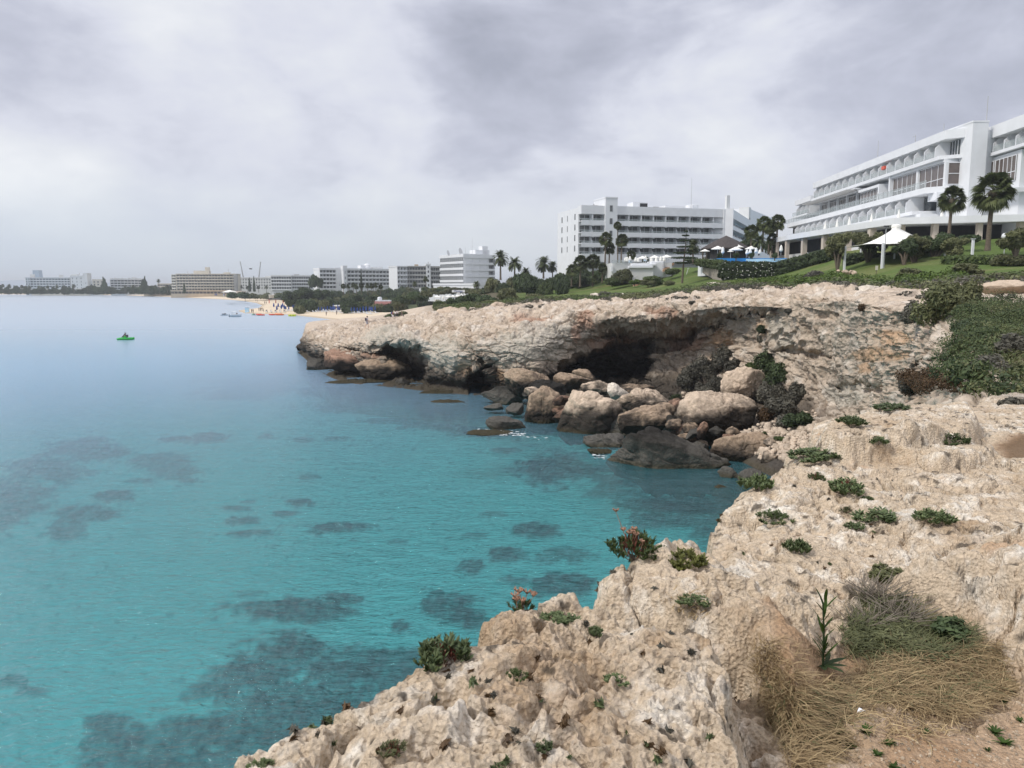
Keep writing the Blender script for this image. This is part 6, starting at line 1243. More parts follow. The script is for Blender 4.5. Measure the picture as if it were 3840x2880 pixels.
for k in range(37): b.box(1 + k * 2., 2.96 + k * 2., 2.86, 2.92, 27.43, 28.5)
b.build('deck_glass_rail', MRAIL, t)
b = MB()
for k in range(37): b.box(.96 + k * 2., 1.02 + k * 2., 2.84, 2.94, 27.43, 28.55)
b.build('rail_posts', MMET, t)
# lower balconies
MB().prism([(3, -2), (3.6, 3.6), (68, 3.6), (68, -2.2)], 23.45, 24.0).build('balcony_slab', MW, t); bays(t, 6.5, 66, 15, 3.4, -.3, 24.0, 26.48, 2); MB().box(3.1, 68, -2.19, -.31, 21.5, 26.48).build('lower_wall', MW, t)
MB().box(3.9, 6.2, -.3, .6, 24.01, 26.3).build('window', MGL, t); MB().box(-.6, 3.09, -2.19, -.0, 21.5, 26.49).build('end_wall', MW, t); MB().box(2, 60, -.3, 3.0, 21.4, 23.44).build('plinth', MW, t)
MB().box(-1, 2.0, -.0, 2.0, 25.3, 26.49).build('corbel', MW, t)
# stepped far wing
MB().box(63.01, 73, -16, -2.2, 15, 32).build('wing_wall', MW, t); MB().prism([(63.01, -16), (63.01, 1.0), (75, 1.0), (75, -16)], 32.0, 33.2).build('wing_fascia', MW, t); bays(t, 63.6, 73.5, 3, 1.0, -2.18, 29.2, 31.9, 3); MB().box(63.1, 75, -2.19, 1.6, 28.8, 29.19).build('wing_slab', MW, t)
b = MB(); [b.box(63.2 + k * 2, 65.1 + k * 2, 1.4, 1.46, 29.2, 30.2) for k in range(6)]; b.build('deck_glass_rail', MRAIL, t)
MB().box(66, 82, -12, -1, 15, 24).build('annex_wall', MW, t); MB().box(66, 83, -12.5, 1.5, 24, 25).build('annex_roof', MW, t); MB().box(74, 82, -.99, -.9, 25.02, 27).build('window', MSHADE, t); MB().box(73.5, 83, -10, .2, 27.01, 27.5).build('annex_top', MW, t)
for x, h_ in ((29, 2.6), (1.4, 0)):
    if h_: MB().tube([(x, -.5, 36), (x, -.5, 36 + h_ + 1)], [.09, .05], 6).build('antenna', MMET, t)
MB().tube([(-2.2, -4, 36), (-2.2, -4, 40.5)], [.1, .06], 6).build('antenna', MMET, t)
b = MB(); [b.box(6 + k * 1.6, 7.3 + k * 1.6, -1.5, -.6, 36.1, 36.5) for k in range(7)]; b.build('solar_panels', MGR, t); MB().tube([(14.5, -1, 36), (14.5, -1, 38)], .06, 5).tube([(14.5, -1, 37.8), (15.6, -1, 37.8)], .05, 5).tube([(4.6, -1, 36), (4.6, -1, 37.8)], .06, 5).build('aerial', MMET, t)
MB().box(22, 23.2, .4, 1.0, 33.3, 33.9).build('beach_towel', mat('red_towel', (.6, .12, .08), .9, .1), t)
# tower
t = thing('hotel_tower', 'plain white square tower between the two blocks of the large hotel', 'tower', (69.9, 121.2, 0)); MB().box(0, 2.35, 0, 7, 15, 36.6).build('shaft', MW, t); MB().box(2.36, 5, .9, 7, 15, 35.6).build('recess_wall', MW, t); MB().box(-.06, 2.41, -.06, 7.1, 36.602, 36.85).build('coping', MW, t)
# right block
t = thing('hotel_building', 'right block of the large white hotel with brown window bays', 'hotel', (73.0, 111.0, 0), math.atan2(14.3, 1.0))
MB().box(2.8, 16, -14, -2.2, 15, 35.3).build('wall', MW, t); MB().prism([(-.9, -14), (-.9, -2), (.2, .5), (14.2, .5), (14.2, -14)], 34.4, 36.2).build('roof_fascia', MW, t); MB().prism([(.0, -14), (.0, -1.4), (1., .6), (14.2, .6), (14.2, -14)], 31.7, 32.15).build('balcony_slab', MW, t)
MB().box(2.8, 14, -14, -2.19, 32.16, 34.39).build('upper_wall', MW, t); bays(t, 1.6, 13.8, 4, .3, -2.18, 32.15, 34.38, 7); MB().box(.2, 1.6, -3, -2., 32.16, 34.3).build('window', MGL, t)
MB().box(3.4, 16.8, -14, .0, 26.1, 31.5).build('window_bay', MW, t); bigwin(t, 4.4, 9.9, .12, 27.3, 30.9, 5); bigwin(t, 10.4, 16.4, .12, 27.3, 30.9, 5)
w_ = MB().box(3.26, 3.38, -4.6, -.9, 26.8, 30.6).build('large_window', MBR, t); b = MB(); [b.box(3.18, 3.255, -.9 - 1.22 * k - .05, -.9 - 1.22 * k + .05, 26.8, 30.6) for k in range(4)]; [b.box(3.19, 3.25, -4.6, -.9, z_ - .05, z_ + .05) for z_ in (26.8, 28., 29.1, 30.6)]; b.build('frame', MW, w_)
MB().box(3.0, 17, -14, 1.2, 25.5, 26.09).build('deck', MW, t); MB().box(4, 16, -14, -.4, 15, 25.49).build('lower_wall', MW, t); MB().box(9, 10.5, -.39, -.3, 23.2, 24.8).build('window', MGL2, t); MB().box(12, 13.5, -.39, -.3, 23.2, 24.8).build('window', MGL2, t)
MB().tube([(7, -6, 36), (7, -6, 45)], [.12, .05], 6).build('antenna', MMET, t)
# the terrace canopy along the ground floor
t = thing('terrace_canopy', 'long white flat terrace canopy on beige columns in front of the large hotel', 'terrace', (0, 0, 0))
MB().prism([(56.5, 174), (55.6, 158), (56.4, 138), (57.7, 119), (62, 117), (73.6, 113), (78, 113), (78, 122), (69.5, 126), (72, 187), (60, 187)], 21.2, 22.2).build('roof_slab', MW, t)
MB().prism([(60, 182), (59.8, 158), (60.4, 138), (61.6, 124), (66, 122), (76, 118), (76, 123.9), (68, 125), (70, 187)], 17, 21.19).build('glass_front', MSHADE, t)
for i, (x, y, w_) in enumerate(((56.4, 171, .5), (56.0, 166, .5), (55.9, 160, .7), (56.3, 152, .9), (56.7, 143, 1.), (57, 134, 1.), (57.4, 126, 1.), (58.8, 119.6, 1.), (63, 117.6, .8), (68.5, 115.6, .7), (73.5, 113.9, .9), (76.2, 113.6, .8))): MB().box(x, x + w_, y, y + w_, 14.5, 21.19).build('column', MPINK, t)
MB().box(58, 62, 119, 175, 14, 18.5).box(62.01, 78, 114, 124, 14, 18.6).build('terrace_floor', MWH, t)
MB().prism([(56, 130), (58, 118), (73, 112), (75, 112.5), (60, 122), (57.5, 140)], 13, 17.4).build('terrace_wall', MW, t)
for i, (x, y) in enumerate(((58.5, 135), (58.2, 140), (58.0, 146), (59.5, 128), (60.5, 123), (58.1, 152))): parasol_shut(1920 + x / y * F * .99, 810 + 0 * i, y, 1, 'x') if 0 else None
for i, (x, y) in enumerate(((57.6, 134.5), (57.4, 139), (57.3, 144), (58.4, 128), (59.6, 121.5), (65, 119.2))):
    o = MB().lathe([(.28, 0), (.22, .6), (.04, 1.5)], 7).build('folded_parasol', MWP); o.location = (x, y, 22.2); tag(o, 'closed white parasol standing on the roof terrace of the large hotel', 'parasol', 'parasols on the roof terrace')
# ------------------------------------------------------------------ pavilion, pool, hedge, tent
D = 172; A = P(2722, 935, D); t = thing('shingle_pavilion', 'round pool bar with a broad dark conical shingle roof', 'pavilion', A); r = 92 * D / F; h_ = 50 * D / F
MB().lathe([(r, 0), (r * .98, .25), (r * .45, h_ * .62), (.05, h_)], 10).build('roof', MWOOD, t); MB().lathe([(r * .8, -3.2), (r * .8, -.003)], 12).build('bar_wall', MSHADE, t)
for k in range(9): a = k * .7; MB().box(r * .9 * math.cos(a) - .12, r * .9 * math.cos(a) + .12, r * .9 * math.sin(a) - .12, r * .9 * math.sin(a) + .12, -3.2, .2).build('post', LM['bark'], t)
for px, py, D, r, lb in ((2692, 922, 160, 25, 'open white parasol at the left of the dark-roofed pool bar'), (2760, 925, 158, 26, 'open white parasol in front of the dark-roofed pool bar'), (2768, 917, 168, 24, 'open white parasol just behind the one in front of the pool bar'), (2818, 922, 160, 24, 'open white parasol at the right end of the pool bar'), (2644, 934, 165, 18, 'low open white parasol at the far left of the pool bar'), (2740, 938, 165, 12, 'small white parasol under the pool bar eaves'),
      (2410, 960, 190, 22, 'open white parasol left of three on the curved terrace'), (2455, 957, 190, 20, 'open white parasol in the middle of three on the curved terrace'), (2500, 955, 188, 22, 'open white parasol right of three on the curved terrace')): parasol_open(px, py, D, r, lb, 42)
for px, py, h_, lb in ((2345, 964, 22, 'broad closed parasol leftmost on the curved terrace'), (2352, 962, 24, 'closed parasol second from the left on the curved terrace'), (2362, 960, 22, 'closed parasol third from the left, beside a white chair'), (2384, 964, 20, 'closed parasol left of the open ones on the curved terrace'), (2393, 968, 18, 'short closed parasol just left of the open ones'), (2421, 958, 24, 'tall closed parasol under the left open parasol'), (2443, 963, 22, 'closed parasol between the left and middle open parasols'), (2461, 964, 22, 'closed parasol under the middle open parasol'), (2478, 960, 24, 'closed parasol right of the middle open parasol'), (2491, 962, 22, 'closed parasol left of the right open parasol')): parasol_shut(px, py, 184, h_ + 6, lb, r=.38)
for px, py, h_, D, lb in ((2711, 925, 38, 158, 'tall closed parasol beside the left open one at the pool bar'), (2802, 935, 28, 155, 'closed parasol at the right of the pool bar'), (2814, 932, 28, 156, 'second closed parasol at the right of the pool bar'), (2836, 928, 30, 156, 'closed parasol between the pool bar and the canopy columns'), (2930, 918, 38, 150, 'closed parasol under the terrace canopy'), (2850, 935, 26, 150, 'closed parasol just left of the canopy columns')): parasol_shut(px, py, D, h_, lb, r=.35)
t = thing('swimming_pool', 'raised swimming pool with bright blue outer wall behind the hedge', 'pool', (0, 0, 0)); a = P(2683, 975, 152); b_ = P(2945, 962, 150)
MB().box(a[0], b_[0], 149, 158, a[2] - 3, b_[2] - .35).build('pool_wall', MBLUE, t); MB().box(a[0] + 5, a[0] + 13, 148.7, 148.98, a[2] - .6, b_[2] - .5).build('spillway', MLB, t); MB().box(a[0] - .5, b_[0] + .5, 158.01, 164, 14, b_[2] - .2).build('pool_deck', MW, t); MB().box(a[0] + 1, b_[0] + 2, 148.2, 148.69, a[2] - 3, a[2] - .5).build('catch_basin', MLB, t)
t = thing('pool_steps', 'white and pale blue stepped wall seen through the gap in the hedge', 'steps', (0, 0, 0))
for k in range(5): q = P(2878, 1045 - k * 11, 140 + k * 1.2); q2 = P(2985 + k * 10, 1034 - k * 11, 140 + k * 1.2); MB().box(q[0], q2[0], 140 + k * 1.2, 141.19 + k * 1.2, q[2] - 1.5, q2[2]).build('step', (MLB, MW, MBLUE)[k % 3], t)
def hedge(label, pts, m='dark', n=9000, seed=1, sz=.28, name='hedge', fl=False):
    bl = []
    for (px, pyt, pyb, D) in pts: tp = P(px, pyt, D); bt = P(px, pyb, D); hh = (tp[2] - bt[2]); [bl.append((tp[0] + dx, D, bt[2] + hh * f_, 1.1, .9, hh * .33)) for f_ in (.3, .7) for dx in (0,)]
    base = bl[0]; V, Fc, val = leafcloud(n, bl, sz, seed, 1.8, shell=.6); t = thing(name, label, 'hedge', (base[0], base[1], base[2]))
    mesh_np('foliage', V - np.array(base[:3]), Fc, LM[m], t, fval=val); b = MB(); rg = random.Random(seed)
    for (px, pyt, pyb, D) in pts[::2]: q = P(px, pyb, D) - np.array(base[:3]); tp = P(px, (pyt + pyb) / 2, D) - np.array(base[:3]); b.tube([tuple(q + np.array([0, 0, -.3])), tuple(tp + np.array([rg.uniform(-.3, .3), 0, 0]))], [.06, .03], 5)
    b.build('stems', LM['bark'], t)
    if fl:
        b = MB()
        for k in range(60): q = bl[rg.randrange(len(bl))]; x, y, z = q[0] - base[0] + rg.uniform(-1, 1), q[1] - base[1] - .85 + rg.uniform(-.1, 0), q[2] - base[2] + rg.uniform(-q[5], q[5]); b.lathe([(.02, -.08), (.09, 0), (.02, .08)], 5, (x, y, z))
        b.build('white_flowers', MWP, t)
hedge('tall dark flowering hedge in front of the blue pool wall', [(2715 + k * 9, 982, 1046 - k * .4, 140 - k * .1) for k in range(20)], seed=1, fl=True, n=14000)
hedge('dark hedge climbing to the right of the hedge gap beside the pool', [(2912 + k * 9.5, 985 - k * 2.6, 1042 - k * 3.1, 138 - k * .5) for k in range(22)], seed=2, n=14000)
hedge('dark shrub standing in the gap between the two pool hedges', [(2894, 990, 1040, 140), (2905, 985, 1040, 139)], seed=3, n=1800)
hedge('low trimmed hedge on top of the rubble stone wall', [(2625 + k * 9, 972 + k * .3, 996 + k * 1.6, 160 - k * 1.8) for k in range(10)], 'mid', seed=4, n=6000)
hedge('dark hedge behind the tent posts', [(3190 + k * 12, 950, 1000, 112) for k in range(30)], 'dark', seed=5, n=14000)
hedge('bright green low planting below the terrace at the right', [(3570 + k * 11, 960, 992, 90 - k * .3) for k in range(25)], 'mid', seed=6, n=12000)
hedge('clipped round dark shrub below the terrace canopy', [(3630, 885, 905, 104), (3645, 884, 905, 104)], 'dark', seed=7, n=2500)
t = thing('garden_wall', 'grey rubble stone wall sloping down left of the flowering hedge', 'wall', (0, 0, 0)); a = P(2628, 1000, 162); b_ = P(2708, 1046, 141)
MB().add([(a[0], a[1], a[2] - 1), (b_[0], b_[1], b_[2] - 1), (b_[0], b_[1], P(2708, 1003, 141)[2]), (a[0], a[1], P(2628, 985, 162)[2]), (a[0] + .6, a[1], a[2] - 1), (b_[0] + .6, b_[1], b_[2] - 1), (b_[0] + .6, b_[1], P(2708, 1003, 141)[2]), (a[0] + .6, a[1], P(2628, 985, 162)[2])], [(0, 1, 2, 3), (5, 4, 7, 6), (3, 2, 6, 7), (1, 5, 6, 2), (4, 0, 3, 7)]).build('stonework', MSTONE, t)
# curved white terrace
t = thing('white_terrace', 'white curved retaining terrace with benches under the parasols', 'terrace', (0, 0, 0))
def pxbox(nm, px0, px1, py0, py1, D, dep, m, bev=0): a = P(px0, py1, D); b = P(px1, py0, D); return MB().box(a[0], b[0], D, D + dep, a[2], b[2]).build(nm, m, t, bevel=bev)
pxbox('retaining_wall', 2360, 2450, 1006, 1050, 180, 3, MWH); pxbox('bench_ledge', 2358, 2450, 997, 1006, 179.6, 2, MW, .1); pxbox('bench_ledge', 2368, 2462, 988, 996.8, 181, 2, MW, .1); pxbox('end_block', 2438, 2490, 980, 1040, 182.5, 5, MW, .2); pxbox('terrace_floor', 2295, 2520, 985, 1060, 184, 14, MWH); pxbox('end_wall', 2291, 2299, 996, 1018, 183, 2, MW)
pxbox('glass_screen', 2295, 2345, 975, 990, 183.6, .08, MRAIL)
# steps with railing
def steps(label, p0, p1, n, wpx, D0, D1, rail):
    t = thing('garden_steps', label, 'steps', (0, 0, 0))
    for k in range(n):
        f_ = k / (n - 1); px = p0[0] + (p1[0] - p0[0]) * f_; py = p0[1] + (p1[1] - p0[1]) * f_; D = D0 + (D1 - D0) * f_; a = P(px, py, D); w_ = wpx * D / F; MB().box(a[0], a[0] + w_, D, D + 1.0, a[2] - .5, a[2]).build('step', MTERR, t)
    b = MB(); top = []
    for k in range(5): f_ = k / 4; px = p0[0] + (p1[0] - p0[0]) * f_ - 4; py = p0[1] + (p1[1] - p0[1]) * f_; D = D0 + (D1 - D0) * f_; a = P(px, py, D); b.tube([tuple(a), (a[0], a[1], a[2] + 1.)], .035, 5); top.append((a[0], a[1], a[2] + 1.))
    b.tube(top, .04, 5); b.build('handrail', MMET, t)
steps('lower flight of terracotta garden steps with a curved handrail', (2376, 1068), (2420, 1026), 11, 14, 176, 186, 1); steps('upper flight of terracotta garden steps beside the white terrace', (2487, 1010), (2512, 986), 7, 16, 180, 190, 1)
# tent
t = thing('tensile_tent', 'white peaked canvas tent stretched between white posts on the lawn', 'tent', (0, 0, 0)); D = 104; ap = P(3361, 850, 106)
cor = [P(3170, 927, 104), P(3312, 915, 97), P(3545, 925, 100), P(3585, 925, 112), P(3390, 928, 116), P(3230, 930, 114)]
V = []; n = 14; seg = 6; ring = []
for i in range(6):
    for j in range(seg):
        f_ = j / seg; a = cor[i]; b_ = cor[(i + 1) % 6]; q = a + (b_ - a) * f_; ctr = np.mean(cor, 0); q = q + (ctr - q) * .10 * math.sin(math.pi * f_); q[2] += .25 * math.sin(math.pi * f_); ring.append(q)
for k in range(n + 1):
    f_ = k / n; hgt_ = f_ ** 1.8
    for q in ring: rr = np.array([ap[0], ap[1]]) * f_ + q[:2] * (1 - f_); rim_ = .55; d_ = q[:2] - ap[:2]; V.append((ap[0] + d_[0] * max(1 - f_, rim_ / np.linalg.norm(d_)), ap[1] + d_[1] * max(1 - f_, rim_ / np.linalg.norm(d_)), q[2] + (ap[2] - q[2]) * hgt_))
m_ = len(ring); Fc = [(k * m_ + j, k * m_ + (j + 1) % m_, (k + 1) * m_ + (j + 1) % m_, (k + 1) * m_ + j) for k in range(n) for j in range(m_)]
o = mesh_np('canvas', V, Fc, MWP, t, smooth=True); sm = o.modifiers.new('s', 'SOLIDIFY'); sm.thickness = .03
MB().lathe([(.6, 0), (.62, .3), (.5, .42), (.05, .5)], 14, tuple(ap - np.array([0, 0, .15]))).build('peak_cap', MWP, t)
for i, q in enumerate(cor): MB().box(q[0] - .12, q[0] + .12, q[1] - .12, q[1] + .12, q[2] - 3.2, q[2] + .12).build('post', MW, t)
MB().tube([tuple(ap - np.array([0, 0, 5.5])), tuple(ap)], .12, 8).build('mast', MW, t)
for px, py, D, h_, lb in ((3650, 897, 93, 2.2, 'bare white post below the big palm tree'),):
    q = P(px, py, D); t = thing('white_post', lb, 'post', (q[0], q[1], q[2] - h_)); MB().box(-.12, .12, -.12, .12, -.2, h_).build('shaft', MW, t); MB().box(-.2, .2, -.2, .2, h_, h_ + .06).build('cap', MW, t)
q = P(3770, 886, 92); t = thing('globe_lamp', 'white globe lamp on a short post at the right of the garden', 'lamp', (q[0], q[1], q[2] - 2)); MB().tube([(0, 0, 0), (0, 0, 1.8)], .05, 6).build('post', MMET, t)
import itertools
MB().lathe([(.4 * math.sin(k * math.pi / 10) + .005, 2 - .4 * math.cos(k * math.pi / 10)) for k in range(11)], 16).build('globe', MW, t, smooth=True)
q = P(3324, 846, 97); t = thing('lamp_post', 'thin lamp post rising in front of the tent peak', 'lamp', (q[0], q[1], q[2] - 5.2)); MB().tube([(0, 0, 0), (0, 0, 5)], .05, 6).build('post', MMET, t); MB().box(-.28, .28, -.15, .15, 5.0, 5.2).build('lamp_head', MDK, t)
q = P(2575, 1006, 160); t = thing('lamp_post', 'short white garden lamp beside the slender conifer', 'lamp', (q[0], q[1], q[2] - .6)); MB().tube([(0, 0, -.6), (.3, 0, .5)], .05, 5).build('post', MW, t); MB().box(.2, .5, -.1, .1, .5, .65).build('lamp_head', MW, t)
q = P(3287, 1016, 90); t = thing('garden_sign', 'small cream notice board standing in the shrubs below the tent', 'sign', (q[0], q[1], q[2])); MB().box(-.14, .14, -.03, .03, .1, .6).build('panel', MCR, t); MB().box(-.03, .03, .031, .08, -.4, .55).build('post', LM['bark'], t)
# ------------------------------------------------------------------ palms
for a in [
 (2268, 895, 198, 30, 1030, 'fan', 'fan palm with a ragged double crown left of the lift tower', 0), (2283, 930, 199, 26, 1032, 'fan', 'fan palm whose crown hangs just below the ragged double one', 1),
 (2316, 845, 196, 17, 990, 'tall', 'tallest thin palm in front of the lift tower', 0), (2329, 900, 195, 28, 1000, 'fan', 'full round fan palm right of the tallest thin palm', 1),
 (2175, 985, 196, 34, 1075, 'fan', 'broad palm at the left end of the dark grove under the middle hotel', 0), (2222, 978, 197, 32, 1078, 'fan', 'broad palm in the middle of the dark grove under the middle hotel', 1), (2143, 1012, 192, 26, 1074, 'fan', 'small fan palm with reddish trunk at the lawn end', 0), (2258, 1005, 194, 22, 1060, 'fan', 'small low palm at the right end of the dark grove', 1), (2230, 1045, 190, 17, 1062, 'fan', 'lowest bright little palm at the grove edge by the lawn', 0),
 (2598, 925, 170, 32, 990, 'date', 'date palm in front of the right balconies of the middle hotel', 0), (2365, 955, 188, 20, 990, 'fan', 'short palm behind the parasols of the curved terrace', 1), (2420, 975, 190, 16, 990, 'fan', 'low palm half hidden by the open parasols', 0),
 (2815, 868, 165, 32, 945, 'fan', 'left palm of the dark cluster beside the pool bar', 0), (2858, 838, 166, 34, 945, 'fan', 'tall palm second in the dark cluster beside the pool bar', 1), (2910, 832, 167, 34, 950, 'fan', 'tallest right palm of the dark cluster beside the pool bar', 0), (2882, 850, 170, 30, 950, 'fan', 'rear palm in the middle of the dark cluster', 1), (2846, 905, 160, 32, 958, 'date', 'drooping palm low in the dark cluster behind the canopy columns', 0), (2895, 895, 168, 26, 950, 'fan', 'short palm under the tallest ones of the cluster', 0),
 (3557, 745, 108, 56, 905, 'fan', 'wind-blown fan palm in front of the white tower of the large hotel', 0), (3703, 715, 96, 82, 940, 'fan', 'biggest fan palm with a thick trunk near the right edge', 1),
 (1877, 968, 250, 34, 1050, 'date', 'tall date palm right of the six-storey white hotel', 0), (1930, 990, 248, 32, 1052, 'date', 'second date palm leaning beside the tall one', 1), (2038, 990, 240, 34, 1045, 'date', 'wide date palm left of the middle hotel', 0), (2072, 1000, 242, 24, 1050, 'date', 'darker date palm against the left wall of the middle hotel', 1), (1972, 1020, 246, 22, 1060, 'date', 'low date palm between the two pairs of tall ones', 0),
 (1598, 1046, 300, 13, 1085, 'date', 'lone palm with a thin trunk below the grey hotel', 0), (1787, 1066, 262, 16, 1090, 'date', 'short dead-looking palm beside the restaurant wing', 1), (1555, 1064, 320, 11, 1080, 'date', 'small palm at the foot of the grey hotel', 0)]: palm(*a)
rg = random.Random(3)
for i in range(9): palm(1290 + i * 17 + rg.uniform(-4, 4), 1072 + rg.uniform(-4, 4), 360, 11, 1105, 'date' if i % 2 else 'fan', 'slim palm in the grove behind the near beach', 'palms of the beach grove', v=i)
for i, (a, b) in enumerate([(12, 5), (4, 9), (36, 7), (84, 9), (112, 11), (148, 13), (180, 10), (215, 9), (278, 6), (330, 12), (470, 10), (500, 9), (560, 12), (597, 3), (585, 10), (628, 8), (655, 12), (690, 11), (722, 10), (745, 9), (770, 11), (800, 12), (830, 10), (856, 9), (868, 10), (905, 9), (930, 12), (970, 11), (1000, 10), (1128, 5)]):
    palm(a, 1066 + b - (0 if a != 597 else 16), 860 if a > 480 else 950, 7 + (i % 3), 1098, 'date' if i % 3 else 'fan', 'small palm on the far shore before the hotels', 'palms of the far shore', v=i)
# ------------------------------------------------------------------ crowns and trunks
_tm = {}
def tree(label, px, pyt, pyb, D, hwpx, m='dark', seed=0, kind='round', group='trees behind the bay', name='tree', n=2600):
    top = P(px, pyt, D); base = P(px, pyb, D); Hh = top[2] - base[2]; r = hwpx * D / F
    t = thing(name, label, 'tree' if name != 'shrub' else 'shrub', base, group=group)
    key = (m, kind, seed % 3, n)
    if key not in _tm:
        if kind == 'cypress': bl = [(0, 0, .12 + .8 * k / 9, .9 * (1 - (k / 10.) ** 2 * .9), .9 * (1 - (k / 10.) ** 2 * .9), .12) for k in range(10)]
        elif kind == 'pine': bl = [(random.Random(seed + k).uniform(-.3, .3) * (1 - k / 12), random.Random(seed + k + 50).uniform(-.3, .3), .25 + .72 * k / 12, .75 * (1 - k / 13.), .75 * (1 - k / 13.), .09) for k in range(12)]
        else: bl = blobset(1, 1, .5, 13, seed + 5, .35)
        V, Fc, val = leafcloud(n, bl, .085 if n > 2000 else .12, seed + 3, 2.); 
        if kind in ('cypress', 'pine'): V[:, 2] = np.clip(V[:, 2], 0.02, 1.02)
        o = mesh_np('tmp', V, Fc, LM[m], fval=val); _tm[key] = o.data; bpy.data.objects.remove(o)
    o = bpy.data.objects.new('crown', _tm[key]); COL.objects.link(o); o.parent = t
    o.scale = (r, r, Hh) if kind != 'round' else (r, r, Hh * 1.02); o.rotation_euler = (0, 0, seed * 1.3)
    b = MB().tube([(0, 0, -.5), (0, 0, Hh * .5)], [max(.12, r * .06), max(.07, r * .035)], 7)
    if kind == 'round':
        for k in range(3): a = k * 2.1 + seed; b.tube([(0, 0, Hh * .22), (math.cos(a) * r * .45, math.sin(a) * r * .45, Hh * .62)], [r * .035, r * .015], 5)
    b.build('trunk', LM['bark'], t)
rg = random.Random(12)
# hill behind the near beach
for i in range(64):
    px = rg.uniform(1120, 1600); D = rg.uniform(310, 430); g_ = fz(px, D); pb = float(proj(PZ(px, D, g_))[1]); hh = rg.uniform(3.5, 7.5) * F / D
    m = rg.choice(('dark', 'dark', 'dark', 'olive')); tree('dark leafy tree in the grove on the hill behind the near beach' if m == 'dark' else 'olive-toned tree in the grove on the hill behind the near beach', px, pb - hh, pb + 4, D, rg.uniform(15, 30), m, i, group='grove behind the near beach', n=1500)
for i in range(34):
    px = 1085 + i * 10.5; pb = 1150 + (px - 1085) * .018; tree('dark green bushy tree in the row just behind the rows of blue umbrellas', px + rg.uniform(-4, 4), pb - rg.uniform(22, 38), pb + 2, 398 + rg.uniform(0, 14), rg.uniform(13, 22), 'dark' if i % 3 else 'mid', i, group='trees behind the umbrellas', n=1500)
for i in range(26):
    px = rg.uniform(860, 1130); D = rg.uniform(480, 640); pb = 1112 + (px - 860) * .02; tree('dark scrubby tree on the slope below the white hotels', px, pb - rg.uniform(10, 26), pb + 5, D, rg.uniform(14, 26), rg.choice(('dark', 'olive')), i, group='trees on the slope above the beach corner', n=1200)
for px, pt, pb, D, hw, m, lb in [(1140, 1065, 1130, 400, 46, 'dark', 'very large dark round tree behind the beach corner'), (1205, 1068, 1125, 405, 44, 'dark', 'second very large dark tree right of the largest round one'), (1090, 1078, 1132, 420, 36, 'dark', 'broad dark tree left of the largest round one'), (1175, 1010, 1075, 560, 20, 'dark', 'tall dark tree beside the left end of the white slab hotel'), (1190, 1025, 1075, 550, 22, 'dark', 'dark tree leaning against the white slab hotel')]: tree(lb, px, pt, pb, D, hw, m, int(px), n=4200)
for px, pt, D, hw, kd, lb in [(937, 1040, 800, 6, 'cypress', 'left pointed cypress before the hotel with small windows'), (954, 1036, 800, 6, 'cypress', 'right pointed cypress before the hotel with small windows'), (692, 1060, 790, 6, 'cypress', 'dark cypress before the left part of the large cream hotel'), (1356, 1008, 520, 5, 'cypress', 'thin cypress in front of the long white balcony wing'), (393, 1038, 940, 16, 'pine', 'pointed dark pine between the pink-white building and the scalloped hotel'), (546, 1035, 930, 14, 'pine', 'pointed dark pine right of the scalloped hotel'), (536, 1045, 935, 9, 'pine', 'smaller pointed pine beside the one right of the scalloped hotel')]: tree(lb, px, pt, 1100 if px < 800 else 1095, D, hw, 'dark', int(px) % 7, kd)
for i, px in enumerate((62, 30, 100, 160, 240, 258, 355, 372, 405, 418, 345, 560, 575, 612, 636, 668, 705, 735, 790, 815, 845)):
    tree('small dark tree on the far shore among the palms', px, 1062 + (i * 7) % 14, 1102, 900 if px > 480 else 960, 10 + (i * 5) % 9, 'dark', i, group='small trees of the far shore', n=1200)
for i in range(60):
    px = 5 + i * 10.7; tree('dark rounded tree in the belt along the far shore', px + rg.uniform(-4, 4), 1068 + rg.uniform(0, 16), 1101, 880 if px > 480 else 955, rg.uniform(8, 15), 'dark', i, group='tree belt of the far shore', n=1200)
for i in range(54):
    px = 1190 + i * 6.6 + rg.uniform(-6, 6); D = rg.uniform(430, 520); g_ = fz(px, D); pb = float(proj(PZ(px, D, g_))[1]); hh = rg.uniform(6, 9.5) * F / D
    tree('tall dark tree along the top of the hill below the white hotels', px, pb - hh, pb + 4, D, rg.uniform(16, 26), 'dark' if i % 4 else 'olive', i, group='trees on top of the hill', n=1500)
for i in range(14):
    px = 1600 + i * 19 + rg.uniform(-5, 5); D = rg.uniform(295, 335); b_ = P(px, 1092, D); tree('olive-green shrub in the planting before the restaurant wing', px, 1068 + rg.uniform(0, 8), 1100, D, rg.uniform(14, 24), 'olive' if i % 2 else 'dark', i, group='planting before the restaurant wing', n=1500)
